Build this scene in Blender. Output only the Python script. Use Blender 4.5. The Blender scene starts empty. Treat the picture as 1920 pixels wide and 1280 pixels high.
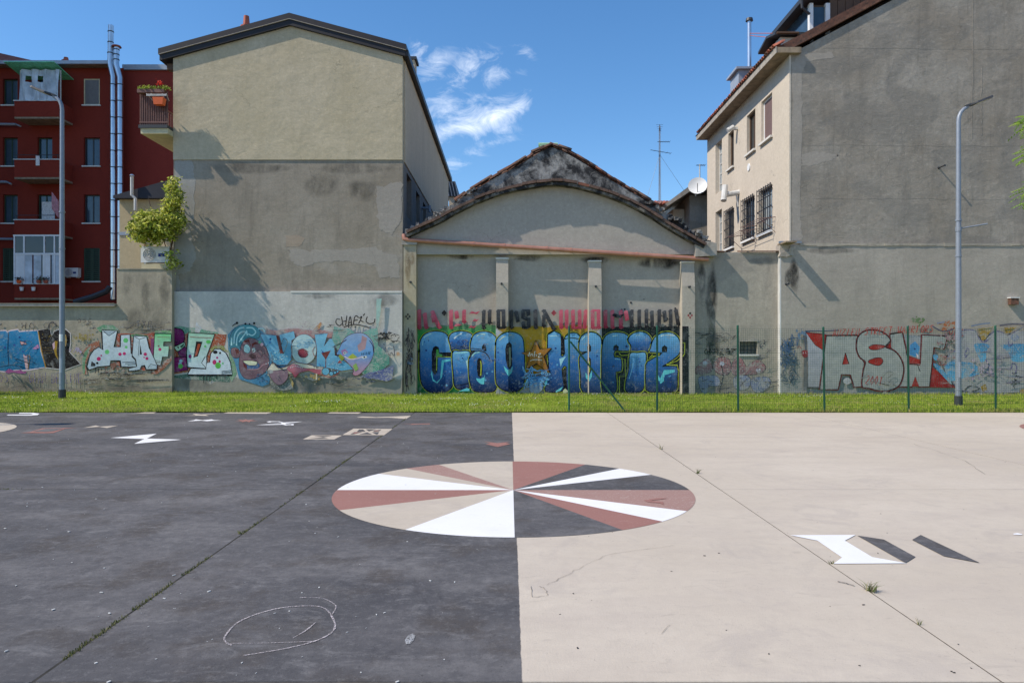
import bpy, math, random
import numpy as np
from mathutils import Vector, noise as mnoise
from mathutils.geometry import tessellate_polygon

random.seed(7)
sc = bpy.context.scene
col = sc.collection

# ------------------------------------------------------------------ camera
F = 1336.0          # focal length in photo pixels (1920 wide)
CX, CY = 955.0, 648.0
H = 1.56            # eye height
cam_d = bpy.data.cameras.new('camera')
cam_d.sensor_width = 36.0
cam_d.lens = 36.0 * F / 1920.0
cam_d.shift_x = (960 - CX) / 1920.0
cam_d.shift_y = (CY - 640) / 1920.0
cam_d.clip_end = 2000
cam = bpy.data.objects.new('camera', cam_d)
cam.location = (0, 0, H)
cam.rotation_euler = (math.radians(90), 0, 0)
col.objects.link(cam)
sc.camera = cam

# ------------------------------------------------------------------ light
LIGHT = Vector((3.15, 1.0, -3.65)).normalized()     # direction the sunlight travels
to_sun = -LIGHT
sun_el = math.asin(to_sun.z)
sun_az = math.atan2(to_sun.x, to_sun.y)           # clockwise from +Y
sd = bpy.data.lights.new('sun', 'SUN')
sd.energy = 4.3
sd.angle = math.radians(0.53)
sd.color = (1.0, 0.90, 0.755)
so = bpy.data.objects.new('sun', sd)
so.rotation_euler = to_sun.to_track_quat('Z', 'Y').to_euler()
so.location = (-30, -10, 40)
col.objects.link(so)

world = bpy.data.worlds.new('World')
sc.world = world
world.use_nodes = True
wn, wl = world.node_tree.nodes, world.node_tree.links
wn.clear()
w_out = wn.new('ShaderNodeOutputWorld')
w_bg = wn.new('ShaderNodeBackground')
w_bg.inputs['Strength'].default_value = 0.15
sky = wn.new('ShaderNodeTexSky')
sky.sky_type = 'NISHITA'
sky.sun_disc = False
sky.sun_elevation = sun_el
sky.sun_rotation = sun_az
sky.altitude = 120
sky.air_density = 1.0
sky.dust_density = 0.15
sky.ozone_density = 3.0
wl.new(w_bg.outputs[0], w_out.inputs[0])

def wmath(op, a, b=None, c=None, clamp=False):
    n = wn.new('ShaderNodeMath'); n.operation = op; n.use_clamp = clamp
    for i, v in enumerate((a, b, c)):
        if v is None: continue
        if isinstance(v, (int, float)): n.inputs[i].default_value = v
        else: wl.new(v, n.inputs[i])
    return n.outputs[0]

# fair-weather cloud wisps, laid out by direction in the sky (azimuth, height)
tc = wn.new('ShaderNodeTexCoord')
sep = wn.new('ShaderNodeSeparateXYZ'); wl.new(tc.outputs['Generated'], sep.inputs[0])
ysafe = wmath('MAXIMUM', sep.outputs[1], 0.05)
u_ = wmath('DIVIDE', sep.outputs[0], ysafe)
v_ = wmath('DIVIDE', sep.outputs[2], ysafe)
cmb = wn.new('ShaderNodeCombineXYZ'); wl.new(u_, cmb.inputs[0]); wl.new(v_, cmb.inputs[1])
rotv = wn.new('ShaderNodeMapping'); wl.new(cmb.outputs[0], rotv.inputs[0])
rotv.inputs['Rotation'].default_value = (0, 0, math.radians(-22))
rotv.inputs['Scale'].default_value = (0.85, 1.3, 1)
nz = wn.new('ShaderNodeTexNoise'); wl.new(rotv.outputs[0], nz.inputs['Vector'])
nz.inputs['Scale'].default_value = 21; nz.inputs['Detail'].default_value = 9
nz.inputs['Roughness'].default_value = 0.68; nz.inputs['Distortion'].default_value = 0.8
def blob(px, py, rx, ry, ang):
    cu, cv = (px - CX) / F, (CY - py) / F
    ca, sa = math.cos(ang), math.sin(ang)
    du = wmath('SUBTRACT', u_, cu); dv = wmath('SUBTRACT', v_, cv)
    a = wmath('ADD', wmath('MULTIPLY', du, ca), wmath('MULTIPLY', dv, sa))
    b = wmath('SUBTRACT', wmath('MULTIPLY', dv, ca), wmath('MULTIPLY', du, sa))
    a = wmath('DIVIDE', a, rx / F); b = wmath('DIVIDE', b, ry / F)
    r2 = wmath('ADD', wmath('MULTIPLY', a, a), wmath('MULTIPLY', b, b))
    return wmath('SUBTRACT', 1.0, wmath('SQRT', r2), clamp=True)
m = None
for (px, py, rx, ry, an, am) in ((900, 226, 150, 44, 0.42, 1.3), (835, 250, 90, 40, 0.2, 1.1), (820, 118, 75, 42, 0.5, 1.0), (885, 125, 85, 50, 0.1, 0.95), (920, 140, 50, 38, -0.3, 1.0), (845, 190, 100, 60, 0.3, 0.72), (970, 203, 62, 30, 0.2, 1.25),
                             (855, 295, 90, 44, 0.3, 0.7), (985, 98, 46, 24, -0.4, 0.5), (988, 130, 42, 20, 0.1, 0.48), (940, 245, 60, 18, 0.1, 0.6),
                             (925, 266, 70, 22, 0.2, 0.6), (1035, 165, 40, 16, 0.5, 0.3), (790, 95, 50, 35, 0.2, 0.6)):
    b = wmath('MULTIPLY', blob(px, py, rx, ry, an), am)
    m = b if m is None else wmath('MAXIMUM', m, b)
dens = wmath('ADD', wmath('MULTIPLY', m, 0.62), wmath('MULTIPLY', wmath('SUBTRACT', nz.outputs['Fac'], 0.60), 1.75))
dens = wmath('MULTIPLY', dens, 1.25, clamp=True)
front = wmath('GREATER_THAN', sep.outputs[1], 0.06)
dens = wmath('MULTIPLY', wmath('MULTIPLY', dens, front), wmath('MULTIPLY', m, 3.0, clamp=True), clamp=True)
mix = wn.new('ShaderNodeMix'); mix.data_type = 'RGBA'
wl.new(wmath('MULTIPLY', wmath('POWER', dens, 1.25), 0.85), mix.inputs[0])
tint = wn.new('ShaderNodeMix'); tint.data_type = 'RGBA'; tint.blend_type = 'MULTIPLY'
tint.inputs[0].default_value = 1.0
hsv = wn.new('ShaderNodeHueSaturation'); hsv.inputs['Saturation'].default_value = 1.22; wl.new(sky.outputs[0], hsv.inputs['Color'])
wl.new(hsv.outputs[0], tint.inputs[6]); tint.inputs[7].default_value = (1.0, 1.0, 1.0, 1)
wl.new(tint.outputs[2], mix.inputs[6])
mix.inputs[7].default_value = (7.6, 7.9, 8.4, 1)
wl.new(mix.outputs[2], w_bg.inputs['Color'])

sc.view_settings.view_transform = 'Standard'
sc.view_settings.look = 'None'
sc.view_settings.gamma = 1.0
sc.view_settings.exposure = 0.28
sc.view_settings.use_curve_mapping = False
sc.render.engine = 'CYCLES'

# ------------------------------------------------------------------ helpers
def lin(c):
    return tuple(((v / 255.0) / 12.92 if v / 255.0 <= 0.04045 else ((v / 255.0 + 0.055) / 1.055) ** 2.4) for v in c)

def P(px, py, Y):
    return Vector(((px - CX) * Y / F, Y, H - (py - CY) * Y / F))
def PX(px, Y): return (px - CX) * Y / F
def PZ(py, Y): return H - (py - CY) * Y / F
def G(px, py):
    Y = F * H / (py - CY)
    return ((px - CX) * Y / F, Y)

class MB:
    def __init__(s): s.v = []; s.f = []; s.c = []; s.mi = []
    def add(s, vs, fs, c=None, mi=0):
        o = len(s.v)
        s.v += [tuple(v) for v in vs]
        s.f += [tuple(i + o for i in f) for f in fs]
        s.mi += [mi] * len(fs)
        if c is not None:
            s.c += [c] * len(vs) if not isinstance(c, list) else c
        return s
    def box(s, x0, x1, y0, y1, z0, z1, c=None, mi=0):
        vs = [(x, y, z) for z in (z0, z1) for y in (y0, y1) for x in (x0, x1)]
        return s.add(vs, [(0, 2, 3, 1), (4, 5, 7, 6), (0, 1, 5, 4), (2, 6, 7, 3), (0, 4, 6, 2), (1, 3, 7, 5)], c, mi)
    def cyl(s, a, b, r, r2=None, n=10, cap=True, c=None, mi=0):
        a, b = Vector(a), Vector(b); r2 = r if r2 is None else r2
        d = (b - a).normalized(); t = Vector((0, 0, 1)) if abs(d.z) < 0.9 else Vector((1, 0, 0))
        e = d.cross(t).normalized(); g = d.cross(e)
        vs = []
        for q, rr in ((a, r), (b, r2)):
            for i in range(n):
                w = 2 * math.pi * i / n
                vs.append(q + e * (rr * math.cos(w)) + g * (rr * math.sin(w)))
        fs = [(i, (i + 1) % n, n + (i + 1) % n, n + i) for i in range(n)]
        if cap: fs += [tuple(range(n - 1, -1, -1)), tuple(range(n, 2 * n))]
        return s.add(vs, fs, c, mi)
    def tube(s, pts, r, n=8, c=None, mi=0, rs=None):
        pts = [Vector(p) for p in pts]; k = len(pts); vs = []
        for j, p in enumerate(pts):
            d = (pts[min(j + 1, k - 1)] - pts[max(j - 1, 0)]).normalized()
            t = Vector((0, 1, 0)) if abs(d.y) < 0.9 else Vector((1, 0, 0))
            e = d.cross(t).normalized(); g = d.cross(e); rr = rs[j] if rs else r
            vs += [p + e * (rr * math.cos(2 * math.pi * i / n)) + g * (rr * math.sin(2 * math.pi * i / n)) for i in range(n)]
        fs = [(j * n + i, j * n + (i + 1) % n, (j + 1) * n + (i + 1) % n, (j + 1) * n + i) for j in range(k - 1) for i in range(n)]
        fs += [tuple(range(n - 1, -1, -1)), tuple(range((k - 1) * n, k * n))]
        return s.add(vs, fs, c, mi)
    def prism(s, pts, f0, f1, c=None, mi=0):
        """closed 2D outline -> solid between f0(p) and f1(p)"""
        n = len(pts)
        vs = [f0(p) for p in pts] + [f1(p) for p in pts]
        tri = tessellate_polygon([[Vector((p[0], p[1], 0)) for p in pts]])
        fs = [tuple(t) for t in tri] + [tuple(i + n for i in t) for t in tri]
        fs += [(i, (i + 1) % n, n + (i + 1) % n, n + i) for i in range(n)]
        return s.add(vs, fs, c, mi)
    def xz(s, pts, y0, y1, c=None, mi=0):
        return s.prism(pts, lambda p: (p[0], y0, p[1]), lambda p: (p[0], y1, p[1]), c, mi)
    def yz(s, pts, x0, x1, c=None, mi=0):
        return s.prism(pts, lambda p: (x0, p[0], p[1]), lambda p: (x1, p[0], p[1]), c, mi)
    def xy(s, pts, z0, z1, c=None, mi=0):
        return s.prism(pts, lambda p: (p[0], p[1], z0), lambda p: (p[0], p[1], z1), c, mi)

ROOT = {}
def origin(o):
    while o is not None:
        if o.name in ROOT: return ROOT[o.name]
        o = o.parent
    return Vector((0, 0, 0))

def fix_normals(me):
    import bmesh
    bm = bmesh.new(); bm.from_mesh(me)
    bmesh.ops.recalc_face_normals(bm, faces=bm.faces[:])
    bm.to_mesh(me); bm.free()

def obj(name, mb, mat, parent=None, label=None, smooth=False, kind=None, normals=True):
    org = origin(parent)
    me = bpy.data.meshes.new(name)
    me.from_pydata([(v[0] - org.x, v[1] - org.y, v[2] - org.z) for v in mb.v], [], mb.f)
    mats = mat if isinstance(mat, (list, tuple)) else [mat]
    for m_ in mats: me.materials.append(m_)
    if len(mats) > 1: me.polygons.foreach_set('material_index', mb.mi)
    if mb.c and len(mb.c) == len(mb.v):
        at = me.color_attributes.new('Col', 'FLOAT_COLOR', 'POINT')
        at.data.foreach_set('color', np.array([(c[0], c[1], c[2], 1.0) for c in mb.c], dtype=np.float32).ravel())
    if normals: fix_normals(me)
    if smooth:
        me.polygons.foreach_set('use_smooth', [True] * len(me.polygons))
        try: me.set_sharp_from_angle(angle=math.radians(40))
        except Exception: pass
    o = bpy.data.objects.new(name, me)
    col.objects.link(o)
    if parent is not None: o.parent = parent
    if label: o['label'] = label
    if kind: o['kind'] = kind
    return o

def inst(name, me, parent, loc, rot=(0, 0, 0), scale=(1, 1, 1)):
    o = bpy.data.objects.new(name, me); col.objects.link(o)
    o.parent = parent; o.location = Vector(loc) - origin(parent)
    o.rotation_euler = rot; o.scale = scale
    return o

def mesh_only(name, mb, mat, smooth=False):
    me = bpy.data.meshes.new(name); me.from_pydata(mb.v, [], mb.f)
    for m_ in (mat if isinstance(mat, (list, tuple)) else [mat]): me.materials.append(m_)
    fix_normals(me)
    if smooth: me.polygons.foreach_set('use_smooth', [True] * len(me.polygons))
    return me

def thing(name, label, cat, loc, group=None, kind=None):
    o = bpy.data.objects.new(name, None); col.objects.link(o)
    o.location = loc; o.empty_display_size = 0.3
    if label: o['label'] = label
    if cat: o['category'] = cat
    if group: o['group'] = group
    if kind: o['kind'] = kind
    ROOT[o.name] = Vector(loc)
    return o

def tag(o, label, cat, group=None):
    o['label'] = label; o['category'] = cat
    if group: o['group'] = group
    return o

# ------------------------------------------------------------------ materials
class NT:
    def __init__(s, name):
        s.m = bpy.data.materials.new(name); s.m.use_nodes = True
        s.t = s.m.node_tree; s.n = s.t.nodes; s.l = s.t.links
        s.b = s.n['Principled BSDF']
    def new(s, t): return s.n.new(t)
    def put(s, sock, v):
        if hasattr(v, 'is_output') or isinstance(v, bpy.types.NodeSocket): s.l.new(v, sock)
        elif isinstance(v, (tuple, list)) and len(v) == 3 and sock.type == 'RGBA': sock.default_value = (*v, 1)
        else: sock.default_value = v
    def math(s, op, a, b=None, clamp=False):
        n = s.new('ShaderNodeMath'); n.operation = op; n.use_clamp = clamp
        s.put(n.inputs[0], a)
        if b is not None: s.put(n.inputs[1], b)
        return n.outputs[0]
    def pos(s, scale=(1, 1, 1), obj_space=False):
        if obj_space:
            g = s.new('ShaderNodeTexCoord').outputs['Object']
        else:
            g = s.new('ShaderNodeNewGeometry').outputs['Position']
        mp = s.new('ShaderNodeMapping'); s.l.new(g, mp.inputs[0]); mp.inputs['Scale'].default_value = scale
        return mp.outputs[0]
    def noise(s, scale, detail=4, rough=0.55, vec=None, dist=0.0):
        n = s.new('ShaderNodeTexNoise'); n.inputs['Scale'].default_value = scale
        n.inputs['Detail'].default_value = detail; n.inputs['Roughness'].default_value = rough
        n.inputs['Distortion'].default_value = dist
        s.l.new(vec if vec is not None else s.pos(), n.inputs['Vector'])
        return n.outputs['Fac']
    def ramp(s, fac, a, b, ca=0.0, cb=1.0):
        n = s.new('ShaderNodeMapRange'); n.clamp = True
        s.put(n.inputs[0], fac); n.inputs[1].default_value = a; n.inputs[2].default_value = b
        n.inputs[3].default_value = ca; n.inputs[4].default_value = cb
        return n.outputs[0]
    def mix(s, f, a, b, mode='MIX'):
        n = s.new('ShaderNodeMix'); n.data_type = 'RGBA'; n.blend_type = mode
        s.put(n.inputs[0], f); s.put(n.inputs[6], a); s.put(n.inputs[7], b)
        return n.outputs[2]
    def bump(s, h, strength=0.3, dist=0.02, prev=None):
        n = s.new('ShaderNodeBump'); n.inputs['Strength'].default_value = strength
        n.inputs['Distance'].default_value = dist; s.l.new(h, n.inputs['Height'])
        if prev is not None: s.l.new(prev, n.inputs['Normal'])
        s.l.new(n.outputs[0], s.b.inputs['Normal'])
        return n.outputs[0]
    def sepz(s, axis=2):
        g = s.new('ShaderNodeNewGeometry'); q = s.new('ShaderNodeSeparateXYZ'); s.l.new(g.outputs['Position'], q.inputs[0])
        return q.outputs[axis]
    def done(s, color, rough=0.85, spec=0.3, metal=0.0):
        s.put(s.b.inputs['Base Color'], color); s.put(s.b.inputs['Roughness'], rough)
        s.b.inputs['Specular IOR Level'].default_value = spec; s.b.inputs['Metallic'].default_value = metal
        return s.m

def plaster(name, c1, c2, dark=None, streak=0.35, undul=0.5, fine=0.35, patch=0.5, pcol=None, foot=None, und_scale=1.6):
    """weathered render: two tones, soot streaks, trowel relief, optional repairs and a worn foot"""
    warm = lambda q: (q[0] * 1.07, q[1] * 0.99, q[2] * 0.90)      # warm tint put into wall colours to offset the bluish sky light
    c1, c2 = warm(c1), warm(c2); dark = warm(dark) if dark else None; pcol = warm(pcol) if pcol else None
    t = NT(name)
    n1 = t.noise(0.55, 7, 0.6)
    c = t.mix(t.ramp(n1, 0.36, 0.66), c1, c2)
    n2 = t.noise(1.0, 7, 0.68, t.pos((1.9, 1.9, 0.38)), 0.25)
    d = dark or tuple(v * 0.45 for v in c1)
    c = t.mix(t.math('MULTIPLY', t.ramp(n2, 0.5, 0.78), streak), c, d)
    n7 = t.noise(0.95, 7, 0.7, None, 0.6)
    c = t.mix(t.math('MULTIPLY', t.ramp(n7, 0.54, 0.72), streak * 0.6), c, d)
    if pcol is not None:
        n3 = t.noise(0.42, 3, 0.45, t.pos((1, 1, 1.5)), 0.6)
        c = t.mix(t.math('MULTIPLY', t.ramp(n3, 0.56, 0.60), patch), c, pcol)
    n4 = t.noise(18, 4, 0.7)
    c = t.mix(t.ramp(n4, 0.3, 0.75, 0.0, 0.28), c, tuple(v * 0.6 for v in c1))
    # fine grit, thin drip lines and hairline crazing
    c = t.mix(t.ramp(t.noise(8.5, 10, 0.78), 0.38, 0.62, 0.0, 0.34), c, tuple(v * 0.62 for v in c1))
    c = t.mix(t.ramp(t.noise(9.0, 9, 0.78, t.pos((1, 1, 1.2))), 0.56, 0.66, 0.0, 0.30), c, tuple(min(.8, v * 1.35) for v in c2))
    c = t.mix(t.math('MULTIPLY', t.ramp(t.noise(1.0, 6, 0.7, t.pos((8.5, 8.5, 0.45))), 0.58, 0.72), streak * 0.55), c, tuple(v * 0.5 for v in c1))
    vo = t.new('ShaderNodeTexVoronoi'); vo.feature = 'DISTANCE_TO_EDGE'; vo.inputs['Scale'].default_value = 0.55
    wv = t.new('ShaderNodeVectorMath'); wv.operation = 'MULTIPLY_ADD'
    nv = t.new('ShaderNodeTexNoise'); nv.inputs['Scale'].default_value = 1.7; nv.inputs['Detail'].default_value = 6; t.l.new(t.pos(), nv.inputs['Vector'])
    t.l.new(nv.outputs['Color'], wv.inputs[0]); wv.inputs[1].default_value = (.9, .9, .9); t.l.new(t.pos(), wv.inputs[2]); t.l.new(wv.outputs[0], vo.inputs['Vector'])
    crk = t.math('MULTIPLY', t.ramp(vo.outputs['Distance'], 0.0045, 0.0, 0, 0.55), t.ramp(t.noise(0.5, 3, 0.5), 0.5, 0.6))
    c = t.mix(crk, c, tuple(v * 0.35 for v in c1))
    n6 = t.noise(5.5, 5, 0.7)
    c = t.mix(t.ramp(n6, 0.60, 0.74, 0.0, 0.35), c, tuple(v * 0.5 for v in c1))
    if foot is not None:
        z = t.sepz(); nf = t.noise(1.3, 6, 0.65)
        edge = t.math('SUBTRACT', t.math('ADD', foot[0], t.math('MULTIPLY', t.math('SUBTRACT', nf, 0.5), foot[1])), z)
        f = t.ramp(edge, -0.02, 0.05)
        c = t.mix(f, c, t.mix(t.noise(7, 6, 0.7), tuple(v * 0.55 for v in foot[2]), foot[2]))
    hb = t.noise(und_scale, 6, 0.6, t.pos((1, 1, 1.35)), 0.3)
    b1 = t.bump(hb, undul * 0.5, 0.06)
    b2 = t.bump(t.noise(34, 5, 0.7), fine, 0.012, b1)
    return t.done(c, 0.92, 0.15)

def flat(name, c, rough=0.6, var=0.15, scale=6, metal=0.0, bump=0.0, spec=0.4, dirt=0.0):
    t = NT(name)
    n = t.noise(scale, 5, 0.6)
    cc = t.mix(t.ramp(n, 0.3, 0.7), tuple(v * (1 - var) for v in c), tuple(min(1, v * (1 + var)) for v in c))
    if dirt:
        cc = t.mix(t.math('MULTIPLY', t.ramp(t.noise(2.2, 6, 0.7, t.pos((2, 2, .4))), 0.48, 0.75), dirt), cc, tuple(v * 0.35 + 0.01 for v in c))
    if bump: t.bump(t.noise(scale * 5, 4, 0.6), bump, 0.01)
    return t.done(cc, rough, spec, metal)

M = {}
M['beige'] = plaster('beige_render', (0.475, 0.435, 0.325), (0.535, 0.495, 0.395), streak=0.25, undul=1.0, fine=0.22, und_scale=1.2)
M['beige_side'] = plaster('beige_flank', (0.56, 0.49, 0.39), (0.62, 0.55, 0.45), streak=0.3, undul=0.3)
M['grey_mid'] = plaster('grey_cement_render', (0.27, 0.25, 0.215), (0.355, 0.34, 0.31), (0.12, 0.115, 0.105), streak=0.7, undul=0.6, pcol=(0.37, 0.365, 0.36), patch=0.5)
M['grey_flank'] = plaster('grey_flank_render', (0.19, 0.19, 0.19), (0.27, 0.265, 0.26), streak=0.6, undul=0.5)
M['white_plinth'] = plaster('pale_painted_plinth', (0.50, 0.515, 0.53), (0.60, 0.61, 0.615), (0.27, 0.275, 0.27), streak=0.5, undul=0.4, foot=(0.62, 1.1, (0.38, 0.35, 0.30)))
M['bound'] = plaster('boundary_concrete', (0.34, 0.32, 0.275), (0.43, 0.405, 0.35), (0.14, 0.14, 0.13), streak=0.65, undul=0.5, fine=0.6, foot=(0.30, 0.6, (0.32, 0.27, 0.22)))
M['shop'] = plaster('workshop_grey_paint', (0.385, 0.375, 0.36), (0.43, 0.42, 0.40), (0.25, 0.245, 0.235), streak=0.25, undul=0.4, fine=0.25)
M['buttress'] = plaster('buttress_render', (0.40, 0.39, 0.365), (0.45, 0.435, 0.40), (0.27, 0.26, 0.24), streak=0.3, undul=0.5)
M['buttress_ochre'] = plaster('ochre_stained_buttress', (0.44, 0.405, 0.30), (0.41, 0.40, 0.36), (0.22, 0.18, 0.11), streak=0.6, undul=0.5)
def soot():
    t = NT('sooty_parapet')
    n = t.noise(1.5, 8, 0.68, None, 0.4)
    c = t.mix(t.ramp(n, 0.43, 0.56), (0.025, 0.025, 0.027), (0.36, 0.35, 0.33))
    c = t.mix(t.ramp(t.noise(9, 6, 0.7), 0.35, 0.7, 0, 0.6), c, (0.06, 0.06, 0.06))
    t.bump(t.noise(12, 6, 0.7), 0.7, 0.03)
    return t.done(c, 0.95, 0.1)
M['soot'] = soot()
def soot_edge():
    t = NT('sooty_concrete_edge')
    n = t.noise(3.2, 8, 0.7)
    c = t.mix(t.ramp(n, 0.45, 0.62), (0.03, 0.03, 0.032), (0.21, 0.19, 0.165))
    t.bump(t.noise(16, 6, 0.7), 0.9, 0.04)
    return t.done(c, 0.95, 0.1)
M['soot_edge'] = soot_edge()
M['link'] = plaster('link_wall_render', (0.34, 0.33, 0.30), (0.44, 0.42, 0.38), (0.12, 0.12, 0.12), streak=0.6, undul=0.7, fine=0.6, pcol=(0.27, 0.27, 0.265), patch=0.5, foot=(0.35, 0.9, (0.36, 0.33, 0.28)))
M['right_up'] = plaster('right_gable_render', (0.265, 0.25, 0.225), (0.355, 0.35, 0.335), (0.145, 0.145, 0.14), streak=0.75, undul=1.0, fine=0.6, pcol=(0.20, 0.205, 0.205), patch=0.5, und_scale=1.9)
M['right_low'] = plaster('right_lower_render', (0.34, 0.33, 0.31), (0.42, 0.41, 0.39), (0.20, 0.20, 0.19), streak=0.5, undul=0.6, fine=0.4, foot=(0.55, 0.9, (0.40, 0.39, 0.36)))
M['cream'] = plaster('cream_render', (0.535, 0.51, 0.465), (0.59, 0.565, 0.525), (0.42, 0.38, 0.32), streak=0.22, undul=0.2, fine=0.25)  # the cream walls' own colour
M['red'] = plaster('red_facade', (0.19, 0.030, 0.021), (0.215, 0.036, 0.026), (0.12, 0.02, 0.016), streak=0.2, undul=0.05, fine=0.1)
M['red2'] = plaster('red_side_volume', (0.22, 0.037, 0.030), (0.245, 0.043, 0.034), streak=0.15, undul=0.05, fine=0.1)
M['annex'] = plaster('annex_yellow_render', (0.46, 0.40, 0.27), (0.50, 0.45, 0.32), streak=0.2, undul=0.2)
M['brown_metal'] = flat('brown_verge_metal', (0.030, 0.022, 0.020), 0.45, 0.15, 3, spec=0.4)
M['brown_metal2'] = flat('dark_verge_board', (0.016, 0.014, 0.018), 0.6)
M['trim'] = flat('verge_drip_trim', (0.30, 0.26, 0.21), 0.5)
M['steel'] = flat('bright_steel', (0.62, 0.64, 0.68), 0.28, 0.1, 2.0, metal=0.85, dirt=0.35)
M['galv'] = flat('galvanised_pole', (0.23, 0.26, 0.31), 0.5, 0.08, 8, metal=0.25)
M['dark_metal'] = flat('dark_metal', (0.035, 0.037, 0.042), 0.5)
M['lens'] = flat('lamp_lens', (0.55, 0.54, 0.40), 0.25, 0.05)
M['lead'] = flat('grey_sheet_metal', (0.33, 0.36, 0.42), 0.45, 0.12, 3, metal=0.2)
M['gutter'] = flat('gutter_blue_grey', (0.28, 0.33, 0.40), 0.5, 0.1)
M['pipe'] = flat('copper_pipe', (0.50, 0.235, 0.17), 0.36, 0.14, 4, metal=0.35, dirt=0.3)
M['green_post'] = flat('green_post_paint', (0.006, 0.075, 0.042), 0.45, 0.15, 5)
M['wire'] = flat('green_wire', (0.012, 0.060, 0.035), 0.5)
M['concrete'] = flat('concrete', (0.34, 0.31, 0.27), 0.9, 0.25, 5, bump=0.4, dirt=0.6)
M['soffit'] = flat('soffit_concrete', (0.26, 0.20, 0.14), 0.9, 0.3, 4, bump=0.2, dirt=0.7)
M['soffit_yel'] = flat('balcony_soffit', (0.52, 0.46, 0.30), 0.9, 0.15, 4)
M['white'] = flat('white_paint', (0.72, 0.73, 0.74), 0.6, 0.06, 4)
M['white_dirty'] = flat('aged_white_paint', (0.55, 0.55, 0.54), 0.6, 0.12, 4, dirt=0.4)
M['stone_sill'] = flat('stone_sill', (0.62, 0.60, 0.56), 0.8, 0.08)
M['glass'] = flat('dark_window_glass', (0.018, 0.024, 0.030), 0.08, 0.2, 2, spec=0.6)
M['glass_blue'] = flat('blue_window_glass', (0.035, 0.06, 0.085), 0.1, 0.2, 2, spec=0.6)
M['pale_glass'] = flat('frosted_glass', (0.30, 0.34, 0.36), 0.2, 0.15, 2, spec=0.5)
M['frame_brown'] = flat('brown_window_frame', (0.10, 0.055, 0.03), 0.6)
M['shutter_brown'] = flat('brown_roller_shutter', (0.18, 0.115, 0.105), 0.6, 0.1)
M['shutter_grey'] = flat('grey_roller_shutter', (0.17, 0.16, 0.16), 0.6, 0.1)
M['shutter_green'] = flat('green_shutter', (0.025, 0.05, 0.03), 0.6, 0.15)
M['bars'] = flat('black_iron', (0.02, 0.02, 0.028), 0.5)
M['dark_roof'] = flat('dark_slate_roof', (0.014, 0.017, 0.030), 0.7)
M['room'] = flat('interior_shade_black', (0.012, 0.011, 0.011), 0.9)
def tilemat(name, a, b, moss=0.4):
    t = NT(name)
    n = t.noise(3.5, 5, 0.6); n2 = t.noise(14, 5, 0.7)
    c = t.mix(t.ramp(n, 0.35, 0.65), a, b)
    c = t.mix(t.math('MULTIPLY', t.ramp(n2, 0.45, 0.65), moss), c, (0.045, 0.040, 0.036))
    t.bump(n2, 0.4, 0.01)
    return t.done(c, 0.9, 0.15)
M['tile'] = tilemat('terracotta_tile', (0.11, 0.055, 0.04), (0.20, 0.10, 0.07), 0.85)
M['tile_red'] = tilemat('red_roof_tile', (0.34, 0.09, 0.055), (0.42, 0.15, 0.10), 0.35)
M['tile_rust'] = tilemat('rusty_roof_tile', (0.19, 0.075, 0.05), (0.27, 0.12, 0.08), 0.8)
M['brick_dark'] = tilemat('weathered_cornice_brick', (0.115, 0.075, 0.06), (0.19, 0.115, 0.09), 0.7)
M['terracotta'] = flat('terracotta', (0.40, 0.11, 0.07), 0.8, 0.2)
M['orange'] = flat('orange_plastic', (0.75, 0.13, 0.03), 0.5, 0.1)
M['green_metal'] = flat('pale_green_metal', (0.30, 0.48, 0.30), 0.5, 0.15)
M['green_awning'] = flat('green_corrugated_sheet', (0.16, 0.66, 0.42), 0.4, 0.2)
M['plastic'] = flat('clear_plastic_sheet', (0.42, 0.48, 0.55), 0.3, 0.35, 1.7)
M['ac_white'] = flat('ac_casing_white', (0.62, 0.62, 0.62), 0.5, 0.06)
M['ac_grille'] = flat('ac_fan_grille', (0.33, 0.32, 0.33), 0.6, 0.2, 20)
M['ac_blue'] = flat('ac_blue_label', (0.01, 0.03, 0.19), 0.5)
M['cloth_pink'] = flat('pink_laundry', (0.45, 0.22, 0.25), 0.9, 0.3, 6)
M['cloth_white'] = flat('white_patterned_cloth', (0.6, 0.58, 0.58), 0.9, 0.4, 30)
M['rail_brown'] = flat('brown_railing', (0.16, 0.075, 0.06), 0.6)

# painted colours carried on the pieces themselves, with spray mottle and chipping
def paintmat(name, wear=0.35, chipcol=(0.36, 0.35, 0.33), mott=0.25, chip=0.62):
    t = NT(name)
    a = t.new('ShaderNodeAttribute'); a.attribute_name = 'Col'
    c = a.outputs['Color']
    c = t.mix(t.ramp(t.noise(2.6, 6, 0.65), 0.42, 0.7, 0, mott), c, t.mix(1.0, c, (0.45, 0.5, 0.6), 'MULTIPLY'))
    c = t.mix(t.ramp(t.noise(4.2, 5, 0.7), 0.5, 0.75, 0, mott * 0.9), c, t.mix(0.35, c, (0.75, 0.8, 0.8)))
    c = t.mix(t.ramp(t.noise(3.4, 8, 0.75, None, 0.5), chip - .01, chip + .05, 0, wear * 0.75), c, chipcol)
    c = t.mix(t.ramp(t.noise(12, 9, 0.8), 0.40, 0.62, 0.0, 0.32), c, t.mix(1.0, c, (0.5, 0.5, 0.52), 'MULTIPLY'))
    c = t.mix(t.ramp(t.noise(22, 6, 0.75), chip, chip + 0.06, 0, wear), c, chipcol)
    t.bump(t.noise(30, 5, 0.7), 0.3, 0.012, t.bump(t.noise(1.6, 5, 0.55, t.pos((1, 1, 2.3))), 0.2, 0.06))
    return t.done(c, 0.85, 0.2)
M['spray'] = paintmat('spray_paint', 0.6, mott=0.4, chip=0.59)
M['spray_worn'] = paintmat('worn_spray_paint', 0.85, (0.40, 0.39, 0.36), 0.4, 0.53)
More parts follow.
